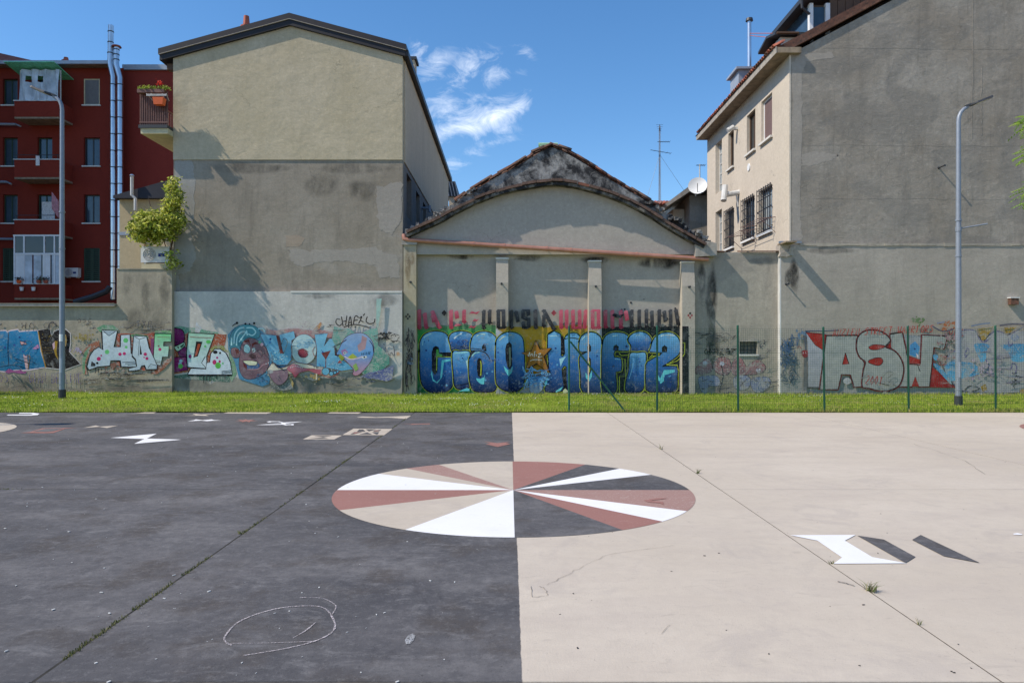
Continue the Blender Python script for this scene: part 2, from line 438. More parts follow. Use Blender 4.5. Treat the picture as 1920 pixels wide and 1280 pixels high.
# ------------------------------------------------------------------ ground, court, lawn
SPLIT = 0.061
def dark_court(t):
    c = t.mix(t.ramp(t.noise(0.5, 6, 0.6), 0.36, 0.66), (0.062, 0.062, 0.069), (0.142, 0.136, 0.140))
    c = t.mix(t.ramp(t.noise(0.9, 7, 0.65, t.pos((0.6, 1.5, 1))), 0.50, 0.66, 0, 0.7), c, (0.175, 0.168, 0.170))
    c = t.mix(t.ramp(t.noise(1.7, 6, 0.65), 0.50, 0.64, 0, 0.75), c, (0.068, 0.058, 0.052))
    c = t.mix(t.ramp(t.noise(3.2, 7, 0.7, t.pos((0.9, 1.5, 1)), 1.0), 0.55, 0.66, 0, 0.5), c, (0.21, 0.205, 0.21))
    c = t.mix(t.ramp(t.noise(0.7, 7, 0.7, None, 1.2), 0.40, 0.33, 0, 0.55), c, (0.045, 0.045, 0.052))
    c = t.mix(t.ramp(t.noise(60, 3, 0.8), 0.62, 0.72, 0, 0.55), c, (0.20, 0.20, 0.21))
    c = t.mix(t.ramp(t.noise(9, 10, 0.8), 0.40, 0.60, 0, 0.5), c, (0.052, 0.052, 0.058))
    c = t.mix(t.ramp(t.noise(16, 10, 0.85), 0.52, 0.62, 0, 0.40), c, (0.19, 0.187, 0.19))
    return t.mix(t.ramp(t.noise(42, 3, 0.8), 0.30, 0.40, 0.6, 0), c, (0.025, 0.025, 0.028))
def beige_court(t):
    c = t.mix(t.ramp(t.noise(0.35, 5, 0.6), 0.35, 0.65), (0.470, 0.410, 0.340), (0.530, 0.468, 0.395))
    c = t.mix(t.ramp(t.noise(1.2, 6, 0.6, t.pos((0.6, 1.6, 1))), 0.48, 0.68, 0, 0.6), c, (0.435, 0.378, 0.325))
    c = t.mix(t.ramp(t.noise(4.5, 7, 0.75, t.pos((0.7, 2, 1)), 0.8), 0.58, 0.70, 0, 0.4), c, (0.30, 0.265, 0.23))
    c = t.mix(t.ramp(t.noise(8, 10, 0.8), 0.42, 0.62, 0, 0.22), c, (0.36, 0.315, 0.27))
    c = t.mix(t.ramp(t.noise(0.9, 8, 0.7, None, 1.5), 0.54, 0.63, 0, 0.38), c, (0.38, 0.335, 0.30))
    c = t.mix(t.ramp(t.noise(2.6, 9, 0.8, t.pos((0.5, 1.6, 1)), 2.0), 0.60, 0.66, 0, 0.35), c, (0.29, 0.255, 0.225))
    return t.mix(t.ramp(t.noise(48, 3, 0.8), 0.64, 0.70, 0, 0.55), c, (0.24, 0.21, 0.18))
def courtmat():
    t = NT('painted_court_concrete')
    x = t.sepz(0)
    wob = t.math('MULTIPLY', t.math('SUBTRACT', t.noise(6, 4, 0.7), 0.5), 0.018)
    f = t.ramp(t.math('ADD', x, wob), SPLIT - 0.003, SPLIT + 0.003)
    c = t.mix(f, dark_court(t), beige_court(t))
    t.bump(t.noise(70, 4, 0.7), 0.28, 0.007, t.bump(t.noise(2.2, 5, 0.6), 0.3, 0.02))
    return t.done(c, 0.82, 0.25)
M['court'] = courtmat()
def courtpaint(name, fn_or_c, wear, wearc, spec=0.25):
    t = NT(name)
    c = fn_or_c(t) if callable(fn_or_c) else t.mix(t.ramp(t.noise(0.8, 6, 0.6), 0.35, 0.65), tuple(v * 0.95 for v in fn_or_c), fn_or_c)
    c = t.mix(t.ramp(t.noise(5.0, 9, 0.8, t.pos((0.8, 1.6, 1))), 0.57, 0.66, 0, wear * 0.8), c, wearc)
    c = t.mix(t.ramp(t.noise(1.3, 6, 0.7), 0.45, 0.7, 0, 0.25), c, t.mix(1.0, c, (0.78, 0.77, 0.75), 'MULTIPLY'))
    c = t.mix(t.ramp(t.noise(45, 4, 0.85), 0.58, 0.66, 0, wear), c, wearc)
    t.bump(t.noise(70, 4, 0.7), 0.25, 0.006)
    return t.done(c, 0.8, spec)
M['p_white'] = courtpaint('court_white', (0.74, 0.74, 0.76), 0.3, (0.5, 0.5, 0.5))
M['p_pink'] = courtpaint('court_pink', (0.290, 0.145, 0.125), 0.55, (0.42, 0.30, 0.27))
M['p_pinkworn'] = courtpaint('court_pink_worn', (0.315, 0.195, 0.170), 1.0, (0.47, 0.41, 0.37))
M['p_dark'] = courtpaint('court_dark', dark_court, 0.15, (0.3, 0.3, 0.3))
M['p_beige'] = courtpaint('court_beige', beige_court, 0.2, (0.3, 0.28, 0.25))
def chalkmat(name, c, thr):
    t = NT(name); out = [n for n in t.n if n.type == 'OUTPUT_MATERIAL'][0]
    t.done(c, 0.95, 0.1); tr = t.new('ShaderNodeBsdfTransparent'); ms = t.new('ShaderNodeMixShader')
    t.l.new(t.math('MULTIPLY', t.ramp(t.noise(120, 5, 0.8), thr - .06, thr + .06), t.ramp(t.noise(7, 4, 0.7), .3, .55, .45, 1)), ms.inputs[0])
    t.l.new(tr.outputs[0], ms.inputs[1]); t.l.new(t.b.outputs[0], ms.inputs[2]); t.l.new(ms.outputs[0], out.inputs[0]); return t.m
M['chalk'] = chalkmat('white_chalk', (0.55, 0.50, 0.52), 0.50)
M['smudge'] = chalkmat('chalk_smudge', (0.40, 0.41, 0.43), 0.47)
def stainmat(name, c, amt, sc=2.4, an=(1.6, 1.6, .7)):
    t = NT(name); out = [n for n in t.n if n.type == 'OUTPUT_MATERIAL'][0]
    t.done(c, 0.95, 0.1); tr = t.new('ShaderNodeBsdfTransparent'); ms = t.new('ShaderNodeMixShader')
    a = t.new('ShaderNodeAttribute'); a.attribute_name = 'Col'; sp = t.new('ShaderNodeSeparateColor'); t.l.new(a.outputs['Color'], sp.inputs[0])
    f = t.math('MULTIPLY', t.ramp(t.noise(sc, 8, 0.72, t.pos(an), 0.5), .34, .68), sp.outputs[0])
    t.l.new(t.math('MULTIPLY', f, amt, True), ms.inputs[0])
    t.l.new(tr.outputs[0], ms.inputs[1]); t.l.new(t.b.outputs[0], ms.inputs[2]); t.l.new(ms.outputs[0], out.inputs[0]); return t.m
M['stain'] = stainmat('soot_stain', (0.075, 0.072, 0.066), 0.42, 1.5)
M['stain_wall'] = stainmat('damp_stain', (0.105, 0.098, 0.085), 0.42, 0.9, (1.2, 1.2, .8))
M['stain_strong'] = stainmat('black_soot_streak', (0.045, 0.042, 0.04), 0.95, 2.2)
M['stain_pale'] = stainmat('lime_bloom', (0.42, 0.42, 0.41), 0.25, 1.0)
M['stain_rust'] = stainmat('rust_stain', (0.22, 0.13, 0.05), 0.6)
M['crack'] = flat('crack_dirt', (0.17, 0.145, 0.12), 0.95, 0.4, 30)
M['crack_dk'] = flat('crack_dark', (0.03, 0.03, 0.032), 0.95, 0.4, 30)
def soilmat():
    t = NT('soil'); c = t.mix(t.noise(4, 6, 0.7), (0.035, 0.03, 0.024), (0.09, 0.075, 0.055))
    return t.done(c, 0.95, 0.1)
M['soil'] = soilmat()
def lawnmat():
    t = NT('lawn_turf')
    c = t.mix(t.ramp(t.noise(3, 6, 0.7), 0.35, 0.65), (0.14, 0.20, 0.02), (0.27, 0.35, 0.035))
    c = t.mix(t.ramp(t.noise(1.1, 5, 0.6), 0.6, 0.75, 0, 0.6), c, (0.19, 0.15, 0.075))
    t.bump(t.noise(30, 5, 0.7), 0.8, 0.05)
    return t.done(c, 0.9, 0.15)
M['lawn'] = lawnmat()
def blademat(name):
    t = NT(name); a = t.new('ShaderNodeAttribute'); a.attribute_name = 'Col'
    t.b.inputs['Subsurface Weight'].default_value = 0.0
    tr = t.new('ShaderNodeBsdfTranslucent'); t.l.new(a.outputs['Color'], tr.inputs['Color'])
    ms = t.new('ShaderNodeMixShader'); ms.inputs[0].default_value = 0.35
    t.done(a.outputs['Color'], 0.6, 0.3)
    out = [n for n in t.n if n.type == 'OUTPUT_MATERIAL'][0]
    t.l.new(t.b.outputs[0], ms.inputs[1]); t.l.new(tr.outputs[0], ms.inputs[2]); t.l.new(ms.outputs[0], out.inputs[0])
    return t.m
M['blade'] = blademat('grass_blade')
M['leaf'] = blademat('leaf')

g = MB().box(-320, 320, -120, 420, -0.6, -0.13)
o = obj('ground', g, M['soil']); o['kind'] = 'structure'

LAWN_Y0, LAWN_Y1 = 16.69, 22.6
court = thing('court', None, None, (0, 0, 0), kind='structure')
xj = [-24.7, -20.2, -15.7, -11.2, -2.215, 2.29, 6.75, 11.2, 15.7, 20.2, 24.7]
yj = [-10.0, -5.57, -1.13, 3.31, 7.75, 12.19, 16.64]
for i in range(len(xj) - 1):
    for j in range(len(yj) - 1):
        gl = 0.009 if abs(xj[i] + 2.215) < .01 else 0.0055
        gr = 0.009 if abs(xj[i + 1] + 2.215) < .01 else 0.0055
        a, b_, c_, d_ = xj[i] + gl, xj[i + 1] - gr, yj[j] + 0.004, yj[j + 1] - 0.004
        mb = MB(); e = 0.0015; dz = random.uniform(-0.0015, 0.0015)
        vs = [(a, c_, -0.12), (b_, c_, -0.12), (b_, d_, -0.12), (a, d_, -0.12),
              (a, c_, -e), (b_, c_, -e), (b_, d_, -e), (a, d_, -e),
              (a + e, c_ + e, dz), (b_ - e, c_ + e, dz), (b_ - e, d_ - e, dz), (a + e, d_ - e, dz)]
        fs = [(0, 1, 5, 4), (1, 2, 6, 5), (2, 3, 7, 6), (3, 0, 4, 7), (4, 5, 9, 8), (5, 6, 10, 9), (6, 7, 11, 10), (7, 4, 8, 11), (8, 9, 10, 11)]
        mb.add(vs, fs)
        obj('slab', mb, M['court'], court)
M['joint'] = flat('joint_dirt', (0.10, 0.085, 0.065), 0.95, 0.5, 20)
M['joint_dk'] = flat('joint_dirt_dark', (0.030, 0.028, 0.024), 0.95, 0.5, 20)
for x in xj[1:-1]: obj('joint_filler', MB().box(x - .013, x + .013, yj[0], yj[-1] - .004, -.1, -.0022), M['joint_dk' if x < 0 else 'joint'], court)
for y in yj[1:-1]: obj('joint_filler', MB().box(xj[0], xj[-1], y - .0035, y + .0035, -.1, -.0030), M['joint'], court)

lawn = MB()
nx, ny = 90, 12
vs = []
def lawn_z(x, y):
    t_ = (y - LAWN_Y0) / (LAWN_Y1 - LAWN_Y0)
    return 0.012 + 0.05 * t_ + 0.10 * t_ * max(0.0, min(1.0, (-3 - x) / 8)) + 0.02 * mnoise.noise(Vector((x * .7, y * .7, 0)))
for j in range(ny + 1):
    for i in range(nx + 1):
        x = -32 + 64 * i / nx; y = LAWN_Y0 + (LAWN_Y1 - LAWN_Y0) * j / ny
        vs.append((x, y, lawn_z(x, y)))
fs = [(j * (nx + 1) + i, j * (nx + 1) + i + 1, (j + 1) * (nx + 1) + i + 1, (j + 1) * (nx + 1) + i) for j in range(ny) for i in range(nx)]
lawn.add(vs, fs)
o = obj('lawn', lawn, M['lawn'], normals=False); o['kind'] = 'structure'

def grass_patch(name, pts, hmin, hmax, wid, palette, seed=1, flop=0.6):
    """pts: array (n,3) of blade feet; one bent two-segment blade each"""
    rs = np.random.RandomState(seed); n = len(pts)
    ang = rs.uniform(0, 2 * math.pi, n); h = rs.uniform(hmin, hmax, n); w = wid * rs.uniform(0.6, 1.3, n)
    le = h * rs.uniform(0.1, flop, n); la = rs.uniform(0, 2 * math.pi, n)
    dx, dy = np.cos(ang) * w, np.sin(ang) * w
    lx, ly = np.cos(la) * le, np.sin(la) * le
    V = np.zeros((n, 5, 3))
    V[:, 0] = pts + np.stack([-dx, -dy, np.zeros(n)], 1)
    V[:, 1] = pts + np.stack([dx, dy, np.zeros(n)], 1)
    V[:, 2] = pts + np.stack([dx * .7 + lx * .35, dy * .7 + ly * .35, h * .6], 1)
    V[:, 3] = pts + np.stack([-dx * .7 + lx * .35, -dy * .7 + ly * .35, h * .6], 1)
    V[:, 4] = pts + np.stack([lx, ly, h], 1)
    base = np.arange(n)[:, None] * 5
    q = (base + np.array([0, 1, 2, 3])).ravel(); tr = (base + np.array([3, 2, 4])).ravel()
    loops = np.concatenate([q, tr]); starts = np.concatenate([np.arange(n) * 4, 4 * n + np.arange(n) * 3])
    me = bpy.data.meshes.new(name)
    me.vertices.add(n * 5); me.vertices.foreach_set('co', V.ravel())
    me.loops.add(len(loops)); me.loops.foreach_set('vertex_index', loops)
    me.polygons.add(2 * n); me.polygons.foreach_set('loop_start', starts)
    me.update(calc_edges=True)
    pal = np.array(palette); ci = rs.randint(0, len(pal), n)
    c = pal[ci] * rs.uniform(0.75, 1.25, (n, 1))
    if n > 5000:      # dry and lush patches
        f1 = np.array([mnoise.noise(Vector((p[0] * .9, p[1] * 1.6, 2))) + .5 * mnoise.noise(Vector((p[0] * 3.1, p[1] * 4, 7))) for p in pts])
        dry = np.clip((f1 - .12) * 2.2, 0, .75)[:, None]; lush = np.clip((-f1 - .15) * 2.0, 0, .7)[:, None]
        c = c * (1 - dry) + np.array([[.40, .36, .13]]) * dry; c = c * (1 - lush) + np.array([[.11, .19, .02]]) * lush
    c = np.repeat(c, 5, axis=0); c = np.concatenate([c, np.ones((len(c), 1))], 1).astype(np.float32)
    at = me.color_attributes.new('Col', 'FLOAT_COLOR', 'POINT'); at.data.foreach_set('color', c.ravel())
    me.materials.append(M['blade'])
    o = bpy.data.objects.new(name, me); col.objects.link(o)
    return o

rs = np.random.RandomState(3)
N = 150000
bx = rs.uniform(-17.5, 17.5, N); by = LAWN_Y0 + (rs.uniform(0, 1, N)) * (22.2 - LAWN_Y0)
dens_n = np.array([mnoise.noise(Vector((x * .8, y * .8, 5))) for x, y in zip(bx[::1], by[::1])])
keep = dens_n > rs.uniform(-0.75, 0.22, N)
bx, by = bx[keep], by[keep]
bz = np.array([lawn_z(x, y) for x, y in zip(bx, by)]) - 0.005
o = grass_patch('grass_blades', np.stack([bx, by, bz], 1), 0.02, 0.066, 0.006,
                [(0.27, 0.38, 0.025), (0.35, 0.46, 0.035), (0.20, 0.30, 0.02), (0.42, 0.50, 0.06), (0.42, 0.39, 0.11), (0.12, 0.20, 0.02)], 5)
o['kind'] = 'stuff'; o['label'] = 'short green lawn grass between the court and the walls'; o['category'] = 'grass'
# taller ragged grass along the foot of the walls and the court edge
N = 9000
ex = rs.uniform(-17, 17, N); ey = np.where(rs.uniform(0, 1, N) < 0.55, rs.normal(21.78, 0.10, N), LAWN_Y0 - .03 + np.abs(rs.normal(0, 0.06, N)) * (0.4 + 1.2 * np.abs(np.sin(ex * 1.7) * np.sin(ex * .63 + 1))))
ez = np.array([lawn_z(x, y) for x, y in zip(ex, ey)]) - 0.005
o = grass_patch('tall_grass_fringe', np.stack([ex, ey, ez], 1), 0.04, 0.12, 0.006, [(0.24, 0.33, 0.035), (0.32, 0.40, 0.05), (0.40, 0.36, 0.12)], 9)
o['kind'] = 'stuff'; o['label'] = 'taller ragged grass along the foot of the walls'; o['category'] = 'grass'
# daisies
mb = MB()
for cl in range(46):
    cx_, cy_ = random.uniform(-14, 14), random.uniform(17.2, 21.5)
    if cl < 16: cx_, cy_ = random.choice([(7.0, 20.6), (7.6, 20.4), (3.0, 21.2), (-2.0, 19.5), (-5, 18.5)]); cx_ += random.gauss(0, .5)
    for k in range(random.randint(3, 14)):
        x, y = cx_ + random.gauss(0, 0.25), cy_ + random.gauss(0, 0.15)
        z = lawn_z(x, y) + random.uniform(0.06, 0.11); r = random.uniform(0.010, 0.017)
        mb.add([(x + r * math.cos(a), y + r * math.sin(a), z + 0.3 * r * math.sin(a * 2)) for a in [i * math.pi / 3 for i in range(6)]], [(0, 1, 2, 3, 4, 5)])
o = obj('daisies', mb, M['white'], normals=False, kind='stuff'); o['label'] = 'scattered tiny white daisies in the lawn'; o['category'] = 'daisies'

# --- painted figures on the court
ZL = [0.0035]
def court_poly(name, pts, mat, z=None, label=None):
    """pts in ground metres"""
    z = ZL[0] if z is None else z
    mb = MB(); n = len(pts)
    tri = tessellate_polygon([[Vector((p[0], p[1], 0)) for p in pts]])
    fs = []
    for t_ in tri:
        a, b_, c_ = (pts[i] for i in t_)
        cr = (b_[0] - a[0]) * (c_[1] - a[1]) - (b_[1] - a[1]) * (c_[0] - a[0])
        fs.append(tuple(t_) if cr > 0 else tuple(reversed(t_)))
    mb.add([(p[0], p[1], z) for p in pts], fs)
    return obj(name, mb, M[mat], court, label, normals=False)
def zt(ox, oy, s):
    return lambda pts: [G(ox + x / s, oy + y / s) for x, y in pts]
T1, T2, T3, T7 = zt(0, 740, 3.84), zt(400, 740, 3.3103), zt(600, 850, 2.6667), zt(1400, 960, 3.6923)
Tp = zt(0, 0, 1)

# the big pie circle
cc = (0.043, 7.70); R = 1.905
def ang_of(zx, zy):
    x, y = T3([(zx, zy)])[0]
    return math.atan2(y - cc[1], x - cc[0])
seq = [((962, 42), 'p_pink'), ((1315, 60), 'p_dark'), ((1487, 78), 'p_white'), ((1640, 108), 'p_dark'), ((1840, 184), 'p_pinkworn'),
       ((1828, 288), 'p_white'), ((1720, 342), 'p_pink'), ((1520, 386), 'p_dark'), ((973, 427), 'p_white'), ((410, 388), 'p_beige'),
       ((92, 285), 'p_pink'), ((78, 182), 'p_white'), ((280, 100), 'p_beige'), ((435, 76), 'p_pinkworn'), ((600, 58), 'p_beige')]
angs = [ang_of(*s_[0]) for s_ in seq]
angs[0] = math.pi / 2; angs[4] = 0.0; angs[8] = -math.pi / 2; angs[11] = math.pi
for i, (q, mat) in enumerate(seq):
    a0, a1 = angs[i], angs[(i + 1) % len(seq)]
    while a1 > a0: a1 -= 2 * math.pi
    k = max(2, int(abs(a1 - a0) / 0.05))
    pts = [cc] + [(cc[0] + R * math.cos(a0 + (a1 - a0) * t_ / k), cc[1] + R * math.sin(a0 + (a1 - a0) * t_ / k)) for t_ in range(k + 1)]
    court_poly('painted_wedge', pts, mat)
def disc(c, r, a0=0, a1=2 * math.pi, k=48): return [(c[0] + r * math.cos(a0 + (a1 - a0) * i / k), c[1] + r * math.sin(a0 + (a1 - a0) * i / k)) for i in range(k)]
court_poly('painted_disc', disc((-11.04, 12.72), 1.85), 'p_beige')
court_poly('painted_disc', disc((11.40, 12.75), 1.85), 'p_pink')
# white and slate folded-ribbon figure
court_poly('painted_ribbon', T7([(300, 160), (755, 158), (680, 198), (870, 312), (1110, 355), (600, 358), (660, 315), (490, 198)]), 'p_white')
court_poly('painted_ribbon', T7([(765, 162), (950, 190), (1168, 310), (1100, 352)]), 'p_dark')
court_poly('painted_ribbon', T7([(1205, 158), (1615, 352), (1365, 305), (1145, 192)]), 'p_dark')
court_poly('painted_spot', T7([(1843, 150), (1875, 145), (1905, 152), (1910, 157), (1880, 158), (1850, 156)]), 'p_white')
# glyphs on the dark half
court_poly('painted_bolt', T1([(795, 310), (1128, 280), (1058, 315), (1308, 323), (965, 353), (1040, 318)]), 'p_white')
court_poly('painted_horseshoe', T1([(45, 148), (60, 143), (215, 143), (240, 140), (225, 136), (135, 136), (140, 130), (240, 130), (285, 136), (270, 146), (215, 150)]), 'p_white')
court_poly('painted_diamond', T1([(145, 274), (215, 268), (305, 241), (555, 238), (470, 244), (385, 275), (320, 277)]), 'p_pink')
court_poly('painted_diamond', T1([(235, 266), (330, 245), (455, 244), (380, 264), (330, 268)]), 'p_dark', 0.0065)
court_poly('painted_bowtie', T1([(600, 238), (690, 221), (720, 229), (850, 222), (770, 239), (716, 231)]), 'p_beige')
court_poly('painted_glyph', T1([(965, 133), (1068, 124), (1095, 115), (1215, 112), (1145, 119), (1105, 134)]), 'p_beige')
court_poly('painted_glyph', T1([(1310, 152), (1410, 147), (1385, 136), (1450, 142), (1585, 135), (1480, 145), (1505, 153), (1430, 150)]), 'p_beige')
court_poly('painted_glyph', T1([(1350, 191), (1395, 183), (1410, 177), (1460, 183), (1525, 177), (1540, 182), (1600, 185), (1530, 187), (1490, 190), (1450, 186)]), 'p_white')
court_poly('painted_parallelogram', T2([(60, 115), (120, 103), (392, 102), (330, 118)]), 'p_beige')
court_poly('painted_parallelogram', T2([(705, 115), (740, 105), (775, 109), (850, 109), (930, 105), (900, 117)]), 'p_beige')
court_poly('painted_splash', T2([(130, 166), (170, 162), (150, 153), (185, 157), (200, 151), (215, 157), (262, 153), (235, 160), (275, 164), (230, 164), (225, 171), (205, 165), (175, 171), (180, 165)]), 'p_pink')
court_poly('painted_glyph', T2([(887, 141), (920, 135), (960, 136), (1010, 139), (1060, 137), (1228, 130), (1196, 150), (1090, 142), (1010, 143), (960, 143)]), 'p_beige')
for pl in ([(262, 188), (330, 183), (420, 181), (425, 177), (340, 171), (330, 167), (350, 164), (410, 165), (435, 172), (555, 166), (520, 171), (445, 178), (500, 182), (498, 189), (450, 190), (430, 185), (360, 187)],):
    court_poly('painted_scroll', T2(pl), 'p_white')
court_poly('painted_scroll', T2([(352, 168), (400, 168), (425, 174), (415, 175), (360, 171)]), 'p_dark', 0.0065)
court_poly('painted_scroll', T2([(445, 182), (485, 184), (482, 187), (455, 187)]), 'p_dark', 0.0065)
court_poly('painted_flag', T2([(800, 250), (870, 210), (1112, 212), (1060, 251)]), 'p_beige')
for pl in ([(850, 246), (875, 232), (925, 232), (870, 246)], [(890, 230), (905, 216), (930, 216), (945, 229)], [(945, 215), (1010, 215), (965, 228)],
           [(1000, 222), (1042, 217), (1030, 226), (990, 230)], [(985, 234), (1028, 232), (1020, 246), (1010, 247)], [(905, 246), (955, 234), (985, 247)]):
    court_poly('painted_flag', T2(pl), 'p_dark', 0.0065)
court_poly('painted_flag', T2([(862, 240), (885, 234), (910, 234), (880, 243)]), 'p_pink', 0.0095)
court_poly('painted_flag', T2([(1000, 227), (1030, 221), (1025, 226), (1000, 230)]), 'p_pink', 0.0095)
court_poly('painted_pennant', T2([(555, 277), (610, 251), (800, 252), (750, 277)]), 'p_beige')
court_poly('painted_pennant', T2([(625, 256), (735, 256), (685, 264)]), 'p_dark', 0.0065)
court_poly('painted_pennant', T2([(595, 273), (680, 266), (715, 273)]), 'p_dark', 0.0065)
court_poly('painted_dash', T2([(1165, 180), (1260, 180), (1345, 178), (1345, 183), (1270, 184), (1220, 187), (1235, 182)]), 'p_pink')
court_poly('painted_chevron', T2([(1680, 290), (1765, 300), (1845, 291), (1815, 299), (1845, 306), (1765, 324), (1690, 307), (1720, 301)]), 'p_pink')
court_poly('painted_mark', T3([(1618, 236), (1680, 226), (1740, 226), (1700, 232), (1650, 238), (1715, 244), (1720, 260), (1700, 250), (1640, 246)]), 'p_pink', 0.0075)

def ground_line(name, pts, w, mat, z=0.0055, jit=0.0):
    """ribbon along ground points (metres)"""
    pts = [Vector((p[0], p[1])) for p in pts]; mb = MB(); n = len(pts)
    L_, R_ = [], []
    for i, p in enumerate(pts):
        d = (pts[min(i + 1, n - 1)] - pts[max(i - 1, 0)]).normalized(); q = Vector((-d.y, d.x))
        ww = w * (1 + random.uniform(-jit, jit)) / 2
        L_.append(p + q * ww); R_.append(p - q * ww)
    vs = [(p.x, p.y, z) for p in L_] + [(p.x, p.y, z) for p in R_]
    mb.add(vs, [(n + i, n + i + 1, i + 1, i) for i in range(n - 1)])
    return obj(name, mb, M[mat], court, normals=False)
def catmull(pts, k=6, closed=False):
    n = len(pts); out = []
    rng = range(n if closed else n - 1)
    for i in rng:
        p0, p1, p2, p3 = (pts[(i + j) % n] if closed else pts[max(0, min(n - 1, i + j))] for j in (-1, 0, 1, 2))
        for t_ in range(k):
            t = t_ / k
            out.append(tuple(0.5 * ((2 * p1[c]) + (-p0[c] + p2[c]) * t + (2 * p0[c] - 5 * p1[c] + 4 * p2[c] - p3[c]) * t * t + (-p0[c] + 3 * p1[c] - 3 * p2[c] + p3[c]) * t ** 3) for c in (0, 1)))
    if not closed: out.append(tuple(pts[-1][:2]))
    return out
T5 = zt(380, 1080, 3.3103)
ground_line('chalk_line', catmull(T5([(180, 432), (140, 408), (142, 370), (215, 292), (340, 237), (500, 197), (680, 187), (760, 205), (800, 250), (822, 312), (790, 360), (690, 408), (500, 455), (250, 496)])), 0.0095, 'chalk', jit=0.45)
ground_line('chalk_line', catmull(T5([(172, 420), (400, 418), (690, 408)])), 0.005, 'chalk', 0.0058, jit=0.4)
ground_line('chalk_line', catmull(T5([(600, 134), (740, 140), (815, 175), (826, 200), (803, 240)])), 0.006, 'chalk', jit=0.4)
ground_line('chalk_line', catmull(T5([(560, 387), (640, 340), (700, 290)])), 0.008, 'chalk', jit=0.4)
court_poly('chalk_smudge', T5([(1255, 400), (1275, 372), (1300, 358), (1320, 372), (1310, 400), (1290, 422), (1262, 424)]), 'smudge', 0.0055)
T6 = zt(960, 980, 4.0)
def wob(pts, a=0.012, k=5):
    q = []
    for i in range(len(pts) - 1):
        for t_ in range(k):
            t = t_ / k
            q.append((pts[i][0] * (1 - t) + pts[i + 1][0] * t + random.gauss(0, a), pts[i][1] * (1 - t) + pts[i + 1][1] * t + random.gauss(0, a)))
    q.append(pts[-1]); return q
ground_line('crack', wob(T6([(255, 470), (420, 390), (540, 320), (720, 240), (960, 205), (1210, 172)]), 0.006), 0.0022, 'crack', jit=0.6)
ground_line('crack', wob(T6([(140, 475), (150, 560), (265, 552), (245, 490), (200, 478)]), 0.004), 0.003, 'crack', jit=0.6)
ground_line('crack', wob(T6([(1115, 835), (1185, 770)]), 0.003), 0.0022, 'crack', jit=0.6)
T8 = zt(1100, 740, 2.3415)
ground_line('crack', wob(T8([(1430, 215), (1560, 255), (1660, 290), (1750, 350)]), 0.012), 0.004, 'crack', jit=0.5)
ground_line('twig', wob(T7([(625, 483), (690, 496), (745, 515)]), 0.002), 0.010, 'crack', 0.008, jit=0.5)

# moss and weeds rooted in the joints
pts = []
for k in range(2300):
    y = 3.0 + 13.5 * random.random() ** 1.6
    if mnoise.noise(Vector((0, y * 1.7, 3))) < 0.0: continue
    pts.append((-2.215 + random.gauss(0, 0.011), y, -0.006))
for k in range(260):
    x = random.uniform(-9, -4.5)
    if mnoise.noise(Vector((x * 2.1, 0, 8))) > 0.15: pts.append((x, 7.75 + random.gauss(0, 0.01), -0.006))
o = grass_patch('joint_moss', np.array(pts), 0.008, 0.028, 0.004, [(0.12, 0.13, 0.04), (0.17, 0.17, 0.06), (0.09, 0.10, 0.035), (0.22, 0.20, 0.10)], 4)
o['kind'] = 'stuff'; o['label'] = 'moss and tiny weeds growing in the slab joints'; o['category'] = 'moss'
tufts = [(1632, 1108, 0.085, 34, 'spiky grass tuft in the joint below the white ribbon figure'),
         (1309, 887, 0.07, 16, 'small weed in the joint right of the painted circle'),
         (1240, 842, 0.09, 14, 'tiny weed in the joint beyond the painted circle'),
         (1559, 1056, 0.045, 8, 'tiny weed at the tip of the white ribbon figure'),
         (1724, 1170, 0.04, 8, 'thin weed in the joint further along from the grass tuft'),
         (450, 1000, 0.035, 22, 'flat green weed clump in the dark court joint')]
for (px, py, hh, n, lab) in tufts:
    x, y = G(px, py)
    p_ = np.array([(x + random.gauss(0, hh * .16), y + random.gauss(0, hh * .12), -0.004) for _ in range(n)])
    o = grass_patch('weed_tuft', p_, hh * 0.5, hh, 0.0035, [(0.10, 0.13, 0.04), (0.16, 0.18, 0.07), (0.28, 0.24, 0.13)], px, 1.3)
    tag(o, lab, 'weed', 'weeds in the court joints')
# litter flecks
mb = MB()
def fleck(mb, x, y, s, z=0.0):
    a = random.uniform(0, 6.28); ca, sa = math.cos(a), math.sin(a)
    l_, w_ = s * random.uniform(0.8, 2.0), s * random.uniform(0.4, 0.9); h_ = s * random.uniform(0.15, 0.4)
    c4 = [(x + ca * i * l_ - sa * j * w_, y + sa * i * l_ + ca * j * w_) for i, j in ((-.5, -.5), (.5, -.5), (.5, .5), (-.5, .5))]
    mb.add([(p[0], p[1], z + 0.002) for p in c4] + [(p[0], p[1], z + 0.002 + h_) for p in c4], [(4, 5, 6, 7), (0, 1, 5, 4), (1, 2, 6, 5), (2, 3, 7, 6), (3, 0, 4, 7)])
for k in range(190):
    Y = random.uniform(3.1, 14); x = random.uniform(-0.75, 0.0) * Y
    fleck(mb, x, Y, random.choice([0.004, 0.005, 0.006, 0.008, 0.012]))
for (px, py) in ((392, 1109), (30, 1098), (100, 1143), (190, 1111), (51, 949), (129, 997), (591, 1000), (180, 1243), (546, 887), (308, 1122), (745, 1278)):
    x, y = G(px, py); fleck(mb, x, y, 0.013)
o = obj('pale_litter', mb, M['white_dirty'], normals=False, kind='stuff'); o['label'] = 'tiny pale flecks of litter on the dark court'; o['category'] = 'litter'
mb = MB()
for k in range(120):
    Y = random.uniform(3.1, 15); x = random.uniform(0.05, 0.74) * Y
    fleck(mb, x, Y, random.choice([0.003, 0.004, 0.005, 0.007]))
